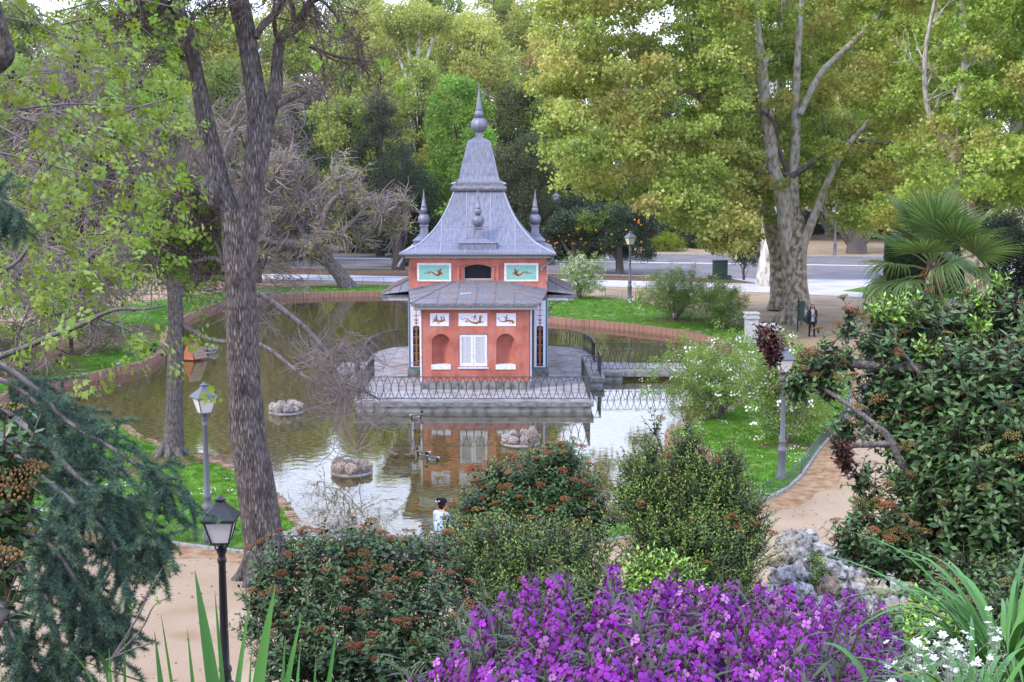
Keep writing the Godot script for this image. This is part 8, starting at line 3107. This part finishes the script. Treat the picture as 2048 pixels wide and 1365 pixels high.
func frond(spread: float, droop: float, seg: int, rad: float) -> ArrayMesh:
	var g := Geo.new()
	# stalk along y, blade fans out in x-y with z as its upper side
	g.c = Color(0.16, 0.2, 0.05)
	g.tube(PackedVector3Array([Vector3.ZERO, Vector3(0, 0.45, 0.05), Vector3(0, 0.85, 0.0)]), PackedFloat32Array([0.022, 0.015, 0.011]), 5)
	var hub := Vector3(0, 0.85, 0)
	for i in seg:
		var a := lerpf(-spread, spread, (i + 0.5) / seg)
		var d := Vector3(sin(a), cos(a), 0)
		var side := Vector3(cos(a), -sin(a), 0)
		var p := PackedVector3Array()
		var w := PackedFloat32Array()
		var l := rad * rf(0.9, 1.08) * (1.0 - 0.12 * absf(a) / spread)
		var dr := droop * rf(0.7, 1.3)
		for s in 6:
			var f := s / 5.0
			p.append(hub + d * l * (f - dr * 0.25 * f * f * f) - Vector3(0, 0, 1) * l * dr * f * f * f + Vector3(0, 0, 0.10 * sin(absf(a)) * f))
			w.append(lerpf(0.004, 0.026, minf(f * 2.2, 1)) if f < 0.5 else lerpf(0.026, 0.002, (f - 0.5) * 2))
		var k := rf(0.75, 1.25)
		g.c = Color(0.08 * k, 0.145 * k, 0.05 * k)
		if i % 2:
			g.c = Color(0.13 * k, 0.20 * k, 0.065 * k)
		g.ribbon(p, w, side, 0.35)
	return g.mesh()

func palm():
	var o := thing("fan_palm", "fan palm with brown shaggy trunk behind the right viburnum", "palm", Vector3(8.75, 0, -26.0))
	var g := Geo.new()
	limb(g, [0, -0.1, 0, 0.17, 0.02, 2, 0, 0.13, 0.03, 4.2, 0, 0.13, 0.03, 5.6, 0, 0.17, 0.03, 6.35, 0, 0.12], 12, 0.2)
	part("trunk", g, M.dark_bark, o)
	g = Geo.new()
	for i in 260:
		var a := rf(0, TAU)
		var y := rf(4.7, 6.2)
		var d := Vector3(cos(a), 0, sin(a))
		var l := rf(0.25, 0.6)
		var k := rf(0.6, 1.4)
		g.c = Color(0.13 * k, 0.065 * k, 0.035 * k) if rf(0, 1) < 0.75 else Color(0.3 * k, 0.2 * k, 0.12 * k)
		g.ribbon(PackedVector3Array([Vector3(0, y, 0) + d * 0.12, Vector3(0, y - l * 0.35, 0) + d * 0.22, Vector3(0, y - l, 0) + d * rf(0.18, 0.34)]), PackedFloat32Array([0.02, 0.014, 0.004]), Vector3(-sin(a), 0, cos(a)), 0.2)
	part("fibre_skirt", g, M.plain, o)
	var stiff := [frond(1.75, 0.12, 34, 0.95), frond(1.6, 0.2, 32, 0.92)]
	var soft := [frond(1.5, 0.55, 30, 0.9), frond(1.3, 0.8, 28, 0.85)]
	var top := Vector3(0.03, 6.3, 0)
	for i in 34:
		var f := i / 33.0
		var a := i * 2.39996
		var el := lerpf(1.35, -0.75, f) + rf(-0.12, 0.12)
		var d := Vector3(cos(a) * cos(el), sin(el), sin(a) * cos(el))
		var up := (UPV - d * d.y).normalized()
		if up.length() < 0.5:
			up = Vector3.BACK
		var x := d.cross(up).normalized()
		var b := Basis(x, d, up) * Basis(Vector3.UP, rf(-0.5, 0.5))
		var ms: Mesh = stiff[i % 2] if f < 0.55 else soft[i % 2]
		put("frond", ms, M.leaf, o, Transform3D(b.scaled(Vector3.ONE * rf(0.9, 1.1)), top - UPV * f * 0.35))
	put("frond", soft[0], M.leaf, o, Transform3D(Basis(Vector3(0.2, 0.9, 0.1).normalized(), Vector3(0.95, -0.15, 0.3).normalized(), Vector3(-0.1, 0.4, 0.9).normalized()).orthonormalized(), Vector3(0.05, 4.9, 0.2)))
	bt("dark low shrub beside the bench, left of the palm trunk", 1830, 76, 575, 90, Color(0.03, 0.055, 0.02), {"name": "shrub", "spray": spray_fine, "dens": 30.0, "low": 0.05, "lobes": 12, "trunk": 0.05, "size": 0.9})

# round petal on a narrow claw
func petal(g: Geo, c: Vector3, d: Vector3, nn: Vector3, l: float):
	var x := d.cross(nn).normalized()
	var f := g.v.size()
	g.vert(c, nn)
	for q in [V(-0.34, 0.42), V(-0.44, 0.74), V(-0.22, 0.98), V(0.2, 1.0), V(0.45, 0.72), V(0.33, 0.4)]:
		g.vert(c + x * q.x * l + d * q.y * l - nn * l * 0.3 * q.y * q.y + nn * l * 0.12 * absf(q.x), (nn + x * q.x * 0.5 + d * 0.4 * q.y).normalized())
	for i in 5:
		g.ix.append_array([f, f + 1 + i, f + 2 + i])

# ---- purple wallflowers: each spike a part of its plant
func spike(seed_: int, heads: int) -> ArrayMesh:
	var g := Geo.new()
	var l := 0.50
	g.c = Color(0.13, 0.17, 0.10)
	g.tube(PackedVector3Array([Vector3.ZERO, Vector3(0.008, l * 0.5, 0), Vector3(0, l, 0)]), PackedFloat32Array([0.0035, 0.003, 0.002]), 5)
	for i in 44:
		var y := rf(0.05, l - 0.07)
		var a := rf(0, TAU)
		var d := Vector3(cos(a), rf(0.25, 0.9), sin(a)).normalized()
		var nn := (UPV - d * d.y).normalized()
		var k := rf(0.75, 1.2)
		g.c = Color(0.145 * k, 0.185 * k, 0.115 * k)
		g.leaf(Transform3D(Basis(d.cross(nn), d, nn), Vector3(0, y, 0)), rf(0.03, 0.05), 0.0055, 0.2, 0.15, 0.5)
	for i in heads:
		var f := float(i) / heads
		var y := l - 0.16 + 0.16 * f
		var a := i * 2.39996
		var out := Vector3(cos(a), lerpf(0.1, 0.75, f), sin(a)).normalized()
		var r := lerpf(0.036, 0.016, f)
		var c := Vector3(0, y, 0) + out * r
		g.c = Color(0.10, 0.10, 0.07)
		g.tube(PackedVector3Array([Vector3(0, y - 0.006, 0), c]), PackedFloat32Array([0.001, 0.001]), 3)
		if f > 0.9:
			g.c = Color(0.06, 0.025, 0.06) if i % 2 else Color(0.07, 0.085, 0.04)
			g.rock(c - out * r * 0.4, Vector3(0.003, 0.0055, 0.003), wob, 0.1, 4, 6)
			continue
		var nn := (out + rdir() * 0.35).normalized()
		var x := nn.cross(rdir()).normalized()
		var y2 := nn.cross(x)
		var k := rf(0.65, 1.25)
		var pink := 1.0 if rf(0, 1) < 0.14 else 0.0
		for p in 4:
			var q := TAU * p / 4
			var d := (x * cos(q) + y2 * sin(q) + nn * 0.12).normalized()
			var kk := k * rf(0.88, 1.12)
			g.c = Color(lerpf(0.25, 0.43, pink) * kk, lerpf(0.022, 0.15, pink) * kk, lerpf(0.32, 0.44, pink) * kk)
			petal(g, c, d, nn, 0.0108 * rf(0.8, 1.2))
		g.c = Color(0.12, 0.10, 0.02)
		g.rock(c + nn * 0.001, Vector3.ONE * 0.0018, wob, 0.0, 3, 5)
	return g.mesh()

func wallflowers():
	var ms := []
	for i in 7:
		ms.append(spike(i, [40, 46, 34, 44, 38, 30, 42][i]))
	var top := [[780, 1350], [830, 1325], [890, 1300], [945, 1245], [1010, 1200], [1065, 1165], [1110, 1158], [1150, 1190], [1200, 1190], [1235, 1135], [1290, 1175], [1350, 1150], [1400, 1185], [1450, 1150], [1500, 1190], [1550, 1170], [1600, 1178], [1640, 1185], [1700, 1190], [1750, 1192], [1800, 1225], [1830, 1260]]
	var plants := [["purple wallflower clump at the left, its spikes lowest at the frame's bottom", 780, 1010], ["purple wallflower clump with tall spikes left of the small bright shrub", 1010, 1230], ["purple wallflower clump with the tallest spikes in front of the upright shrub", 1230, 1480], ["purple wallflower clump with large heads below the rockery's left end", 1480, 1640], ["purple wallflower clump with smaller darker heads below the rockery's right end", 1640, 1830]]
	for k in plants.size():
		var x0: float = plants[k][1]
		var x1: float = plants[k][2]
		var o := thing("wallflower", plants[k][0], "flowering plant")
		var n := int((x1 - x0) * (0.17 if k < 4 else 0.55))
		var extra := []
		for i in n:
			var row := float(i) / n
			var z := lerpf(3.5, 2.15, pow(row, 0.8)) if k < 4 else lerpf(4.3, 3.0, row)
			var px := rf(x0, x1)
			var ty := along(top, px) + row * 215.0 + rf(0, 26)
			if row < 0.10:
				ty -= 4
			var x := (px - 1024.0) / 2500.0 * z
			var y := 8.0 - z * tan(0.12809 + atan((ty - 682.5) / 2500.0))
			var s := rf(0.9, 1.3) * (1.08 if k < 4 else 0.85)
			var lean := Vector3(rf(-0.14, 0.14) + (px - (x0 + x1) / 2) / (x1 - x0) * 0.25, 1, rf(-0.1, 0.14)).normalized()
			var t := Transform3D(facing(lean, rf(0, TAU)).scaled(Vector3.ONE * s), Vector3(x, y, -z) - lean * 0.46 * s)
			put("flower_spike", ms[rng.randi_range(0, 6)], M.petal, o, t)
		# leafy stems under the heads
		var xs := []
		var cs := PackedColorArray()
		for i in int(n * (1.4 if k < 4 else 0.5)):
			var row := rf(0, 1)
			var z := lerpf(3.4, 2.3, row) if k < 4 else lerpf(4.3, 3.2, row)
			var px := rf(x0 - 10, x1 + 10)
			var x := (px - 1024.0) / 2500.0 * z
			xs.append(Transform3D(facing((UPV + rdir() * 0.4).normalized(), rf(0, TAU)).scaled(Vector3.ONE * rf(0.9, 1.3)), Vector3(x, 8.0 - z * tan(0.12809 + atan((along(top, px) + 45.0 + row * 200.0 - 682.5) / 2500.0)) - rf(0.30, 0.42), -z)))
			var q := rf(0.7, 1.1)
			cs.append(Color(0.15 * q, 0.20 * q, 0.12 * q))
		many("leafy_stems", leafy_stem(), M.leaf, o, xs, cs)

var stem_mesh: Mesh
func leafy_stem() -> Mesh:
	if stem_mesh:
		return stem_mesh
	var g := Geo.new()
	g.c = Color(0.8, 0.8, 0.7)
	g.tube(PackedVector3Array([Vector3.ZERO, Vector3(0.01, 0.2, 0), Vector3(0, 0.38, 0.01)]), PackedFloat32Array([0.004, 0.003, 0.002]), 4)
	for i in 60:
		var y := rf(0.02, 0.38)
		var a := rf(0, TAU)
		var d := Vector3(cos(a), rf(0.2, 0.9), sin(a)).normalized()
		var nn := (UPV - d * d.y).normalized()
		var k := rf(0.7, 1.25)
		g.c = Color(k, k, k)
		g.leaf(Transform3D(Basis(d.cross(nn), d, nn), Vector3(0, y, 0)), rf(0.04, 0.065), 0.007, 0.2, 0.15, 0.5)
	stem_mesh = g.mesh()
	return stem_mesh

# one long leaf through three points, with its half width
func blade(o: Node3D, a: Vector3, b: Vector3, c: Vector3, hw: float, col: Color, side: Vector3, fold := 0.3, called := "leaf"):
	var g := Geo.new()
	g.c = col
	var p := PackedVector3Array()
	var w := PackedFloat32Array()
	for i in 10:
		var f := i / 9.0
		p.append(a.lerp(b, f).lerp(b.lerp(c, f), f))
		w.append(hw * (1.0 - pow(f, 2.6)) * lerpf(0.8, 1.0, minf(f * 3, 1)) + 0.0004)
	g.ribbon(p, w, side, fold)
	part(called, g, M.blade, o)

func sword_leaves():
	var m := leafy("blade", 1, 1, 1, 0.42, 0.45)
	var o := thing("iris", "iris with tall sword-shaped green leaves at the bottom left", "iris")
	# base x, tip x, tip y, half width in pixels of the photograph's frame at 2.3 metres
	for q in [[405, 372, 1136, 15], [425, 413, 1177, 5], [322, 297, 1225, 5], [368, 343, 1266, 7], [305, 278, 1266, 10], [480, 533, 1172, 16], [425, 478, 1208, 9], [515, 583, 1237, 11], [610, 660, 1259, 10], [560, 577, 1312, 7], [530, 547, 1283, 7], [470, 486, 1290, 5], [190, 178, 1303, 9], [212, 215, 1269, 5], [600, 620, 1300, 6], [440, 455, 1310, 8]]:
		var z := rf(2.2, 2.45)
		var k: float = z / 2500.0
		var tip := Vector3((q[1] - 1024.0) * k, 8.0 - z * tan(0.12809 + atan((q[2] - 682.5) / 2500.0)), -z + rf(-0.03, 0.03))
		var bs := Vector3((lerpf(q[0], q[1], -0.35) - 1024.0) * k, tip.y - rf(0.32, 0.5), -z)
		var s := rf(0.85, 1.15)
		blade(o, bs, bs.lerp(tip, 0.55) + Vector3((q[0] - q[1]) * k * 0.25, 0, 0.01), tip, q[3] * k, Color(0.075 * s, 0.20 * s, 0.045 * s), Vector3(1, 0, rf(-0.6, 0.6)).normalized(), 0.25)
	# leaning and arching ones at the far left
	for q in [[Vector3(-0.67, 7.03, -2.30), Vector3(-0.76, 7.06, -2.30), Vector3(-1.00, 7.15, -2.30), 5], [Vector3(-0.80, 7.01, -2.30), Vector3(-0.80, 7.06, -2.30), Vector3(-0.87, 7.09, -2.35), 11], [Vector3(-0.78, 7.01, -2.30), Vector3(-0.77, 7.08, -2.30), Vector3(-0.76, 7.14, -2.20), 9], [Vector3(-0.96, 7.01, -2.30), Vector3(-0.97, 7.04, -2.30), Vector3(-0.99, 7.08, -2.30), 8]]:
		blade(o, q[0], q[1], q[2], q[3] * 2.3 / 2500.0, Color(0.085, 0.20, 0.06), Vector3(0.3, 0.5, 0.6).normalized(), 0.2)
	# thin bare shoots with young leaves
	o = thing("seedling", "thin bare shoots with a few young leaves rising over the sand at left", "plant")
	for q in [[Vector3(-1.07, 6.73, -3.20), Vector3(-1.00, 6.84, -3.20), Vector3(-0.96, 6.92, -3.20), Vector3(-0.92, 6.99, -3.20)], [Vector3(-1.07, 6.73, -3.20), Vector3(-0.99, 6.81, -3.20), Vector3(-0.95, 6.88, -3.20), Vector3(-0.91, 6.90, -3.20)], [Vector3(-1.10, 6.72, -3.20), Vector3(-1.01, 6.76, -3.20), Vector3(-0.94, 6.78, -3.20)], [Vector3(-1.07, 6.73, -3.20), Vector3(-1.02, 6.80, -3.20), Vector3(-1.01, 6.85, -3.20)], [Vector3(-1.09, 6.59, -3.20), Vector3(-1.07, 6.73, -3.20)]]:
		grey_branch(o, q, 0.0035, 0.001)
	for q in [Vector3(-0.92, 6.89, -3.20), Vector3(-0.94, 6.88, -3.20), Vector3(-0.92, 6.98, -3.20), Vector3(-0.99, 6.84, -3.20), Vector3(-1.01, 6.85, -3.20), Vector3(-0.96, 6.92, -3.20)]:
		put("leafy_twig", sprigs.bright[rng.randi_range(0, 3)], M.shrub_leaf, o, Transform3D(facing(rdir() + UPV * 1.5).scaled(Vector3.ONE * 0.22), q))

func right_clumps():
	for q in [["clump of long arching grassy leaves at the right below the viburnum", 2050, 1345, 3.1, 110, 0.42, 0.0], ["clump of broad strappy leaves at the bottom right corner", 1990, 1480, 2.5, 60, 0.30, 0.2], ["small clump of grassy leaves between wallflowers and white flowers", 1860, 1460, 2.6, 30, 0.24, -0.1]]:
		var o := thing("daylily", q[0], "grassy plant", Vector3.ZERO, 0.0, "clumps of long leaves at bottom right")
		var z: float = q[3]
		var base := Vector3((q[1] - 1024.0) / 2500.0 * z, 8.0 - z * tan(0.12809 + atan((q[2] - 682.5) / 2500.0)), -z)
		for i in q[4]:
			var a := rf(0, TAU)
			var d := Vector3(cos(a), 0, sin(a))
			var l: float = q[5] * rf(0.55, 1.15)
			var up := rf(0.45, 1.0)
			var b0 := base + d * rf(0, 0.10)
			var mid := b0 + d * l * 0.28 + UPV * l * up * 0.72
			var tip := b0 + d * l * rf(0.65, 1.0) + UPV * l * (up * 0.62 - rf(0.0, 0.45) + 0.12)
			var s := rf(0.75, 1.25)
			var old := 1.0 if rf(0, 1) < 0.05 else 0.0
			blade(o, b0, mid, tip, rf(0.005, 0.0095), Color(lerpf(0.065, 0.25, old) * s, lerpf(0.185, 0.20, old) * s, 0.03 * s), Vector3(-sin(a), 0, cos(a)), 0.35)
	# small white flowers
	var o := thing("white_flower_clump", "clump of small white flowers on silvery stems at the bottom right", "flowering plant")
	var f := Geo.new()
	for p in 5:
		var a := TAU * p / 5
		var d := Vector3(cos(a), 0.55, sin(a)).normalized()
		var nn := (UPV - d * d.y).normalized()
		f.c = Color(0.78, 0.78, 0.76)
		f.leaf(Transform3D(Basis(d.cross(nn), d, nn), Vector3.ZERO), 0.014, 0.0085, 0.1, 0.1, 0.65)
	f.c = Color(0.5, 0.45, 0.1)
	f.rock(Vector3(0, 0.003, 0), Vector3.ONE * 0.0022, wob, 0.0, 3, 5)
	f.c = Color(0.22, 0.27, 0.18)
	f.tube(PackedVector3Array([Vector3(0.01, -0.12, 0), Vector3(0, 0, 0)]), PackedFloat32Array([0.0012, 0.001]), 3)
	for i in 8:
		var a := rf(0, TAU)
		var d := Vector3(cos(a), 0.6, sin(a)).normalized()
		var nn := (UPV - d * d.y).normalized()
		f.c = Color(0.25, 0.30, 0.20)
		f.leaf(Transform3D(Basis(d.cross(nn), d, nn), Vector3(0.005, rf(-0.12, -0.02), 0)), 0.018, 0.004, 0.1, 0.1, 0.5)
	var fm := f.mesh()
	for i in 95:
		var z := rf(2.4, 2.9)
		var px := 1925.0 + rng.randfn(0, 1) * 52.0
		var py := 1315.0 + rng.randfn(0, 1) * 32.0 + (px - 1925.0) * -0.25
		put("flower", fm, M.petal, o, Transform3D(facing((UPV + rdir() * 0.6).normalized(), rf(0, TAU)).scaled(Vector3.ONE * rf(0.6, 0.85)), Vector3((px - 1024.0) / 2500.0 * z, 8.0 - z * tan(0.12809 + atan((py - 682.5) / 2500.0)), -z)))

# ---- leafy sprays of the tree that overhangs the left side
func left_sprays():
	var o := thing("plane_tree", "near plane tree whose leafy branches hang in from the left edge", "tree")
	var g := Geo.new()
	limb(g, [-6.4, 2.0, -9.8, 0.34, -6.1, 5.0, -9.9, 0.30, -5.6, 7.6, -10.0, 0.26, -5.0, 10.5, -10.2, 0.2], 12, 0.1)
	part("trunk", g, M.dark_bark, o)
	var tips := []
	var lines := []
	for l in [[-3.95, 6.61, -9.00, 0.034, -3.69, 6.74, -8.93, 0.023, -3.44, 6.83, -8.85, 0.021, -3.26, 6.91, -8.78, 0.020, -3.01, 7.00, -8.70, 0.018, -2.86, 7.07, -8.62, 0.015, -2.71, 7.12, -8.55, 0.013, -2.50, 7.13, -8.47, 0.010, -2.34, 7.16, -8.40, 0.006], [-4.66, 7.74, -11.00, 0.038, -4.34, 7.91, -11.10, 0.027, -4.10, 8.13, -11.20, 0.019, -3.81, 8.40, -11.30, 0.015, -3.74, 8.71, -11.40, 0.014, -3.79, 8.99, -11.50, 0.010], [-4.10, 8.13, -11.20, 0.015, -3.93, 8.31, -11.37, 0.014, -3.52, 8.61, -11.53, 0.012, -3.20, 8.73, -11.70, 0.008], [-4.22, 7.21, -10.00, 0.021, -3.89, 7.38, -9.88, 0.015, -3.63, 7.69, -9.75, 0.012, -3.35, 7.77, -9.62, 0.008, -3.07, 7.85, -9.50, 0.006]]:
		g = Geo.new()
		var lm := limb(g, l, 7, 0.08)
		sprout(g, lm, 6, 0.7, 0.05, 1, tips, 0.15, 0.85, 0.5, 4)
		part("branch", g, M.grey_branch if lines.size() == 0 else M.twig_bark, o)
		lines.append(lm)
	g = Geo.new()
	limb(g, [-4.34, 8.67, -10.00, 0.101, -4.10, 8.86, -10.00, 0.074, -3.96, 8.97, -10.00, 0.057, -3.98, 9.16, -10.00, 0.040, -4.03, 9.39, -10.00, 0.034], 10, 0.1)
	part("limb", g, M.dark_bark, o)
	# further sprays from boughs above and left of the frame
	g = Geo.new()
	var more := []
	for i in 34:
		var px := 430.0 * pow(rf(0, 1), 1.35) - 30.0
		var py := rf(-20, 660) if px < 180 else rf(0, 620)
		var z := rf(9.0, 14.0)
		var at := Vector3((px - 1024.0) / 2500.0 * z, 8.0 - z * tan(0.12809 + atan((py - 682.5) / 2500.0)), -z)
		var from := at + Vector3(rf(-1.6, -0.6), rf(-0.3, 0.9), rf(-0.4, 0.4))
		var c := limb(g, [from.x, from.y, from.z, 0.012, (from.x + at.x) / 2, (from.y + at.y) / 2 + rf(0, 0.2), (from.z + at.z) / 2, 0.008, at.x, at.y, at.z, 0.003], 4)
		sprout(g, c, 5, 0.5, -0.05, 0, tips, 0.35, 0.8, 0.6, 3)
	part("twigs", g, M.twig_bark, o)
	var big := []
	var xs := [[], [], []]
	var cs := [PackedColorArray(), PackedColorArray(), PackedColorArray()]
	var ps := []
	for i in tips.size():
		var q: Array = tips[i]
		var n := 2
		for k in n:
			var at: Vector3 = q[0] + rdir() * 0.09
			if rf(0, 1) < 0.25:
				continue
			var t := Transform3D(facing((q[1] + UPV * 0.5 + rdir() * 0.5).normalized(), rf(0, TAU)).scaled(Vector3.ONE * rf(0.28, 0.52)), at)
			if big.size() < 280 and at.z > -11.5 and k == 0:
				big.append(t)
			else:
				var v := i % 3
				xs[v].append(t)
				var s := rf(0.8, 1.2)
				cs[v].append(Color(0.22 * s, 0.30 * s, 0.05 * s))
		if rf(0, 1) < 0.12:
			ps.append(Transform3D(Basis.IDENTITY.scaled(Vector3.ONE * rf(0.8, 1.2)), q[0]))
	var tint := [leafy("young_leaf_a", 0.21, 0.30, 0.05, 0.5, 0.7), leafy("young_leaf_b", 0.25, 0.32, 0.06, 0.5, 0.7), leafy("young_leaf_c", 0.18, 0.28, 0.045, 0.5, 0.7)]
	for i in big.size():
		put("leaf_spray", spray_near[i % 3], tint[(i * 5) % 3], o, big[i])
	for v in 3:
		many("leaves", spray_near[v], M.leaf, o, xs[v], cs[v])
	many("seed_balls", pod_spray, M.twig_dark, o, ps)
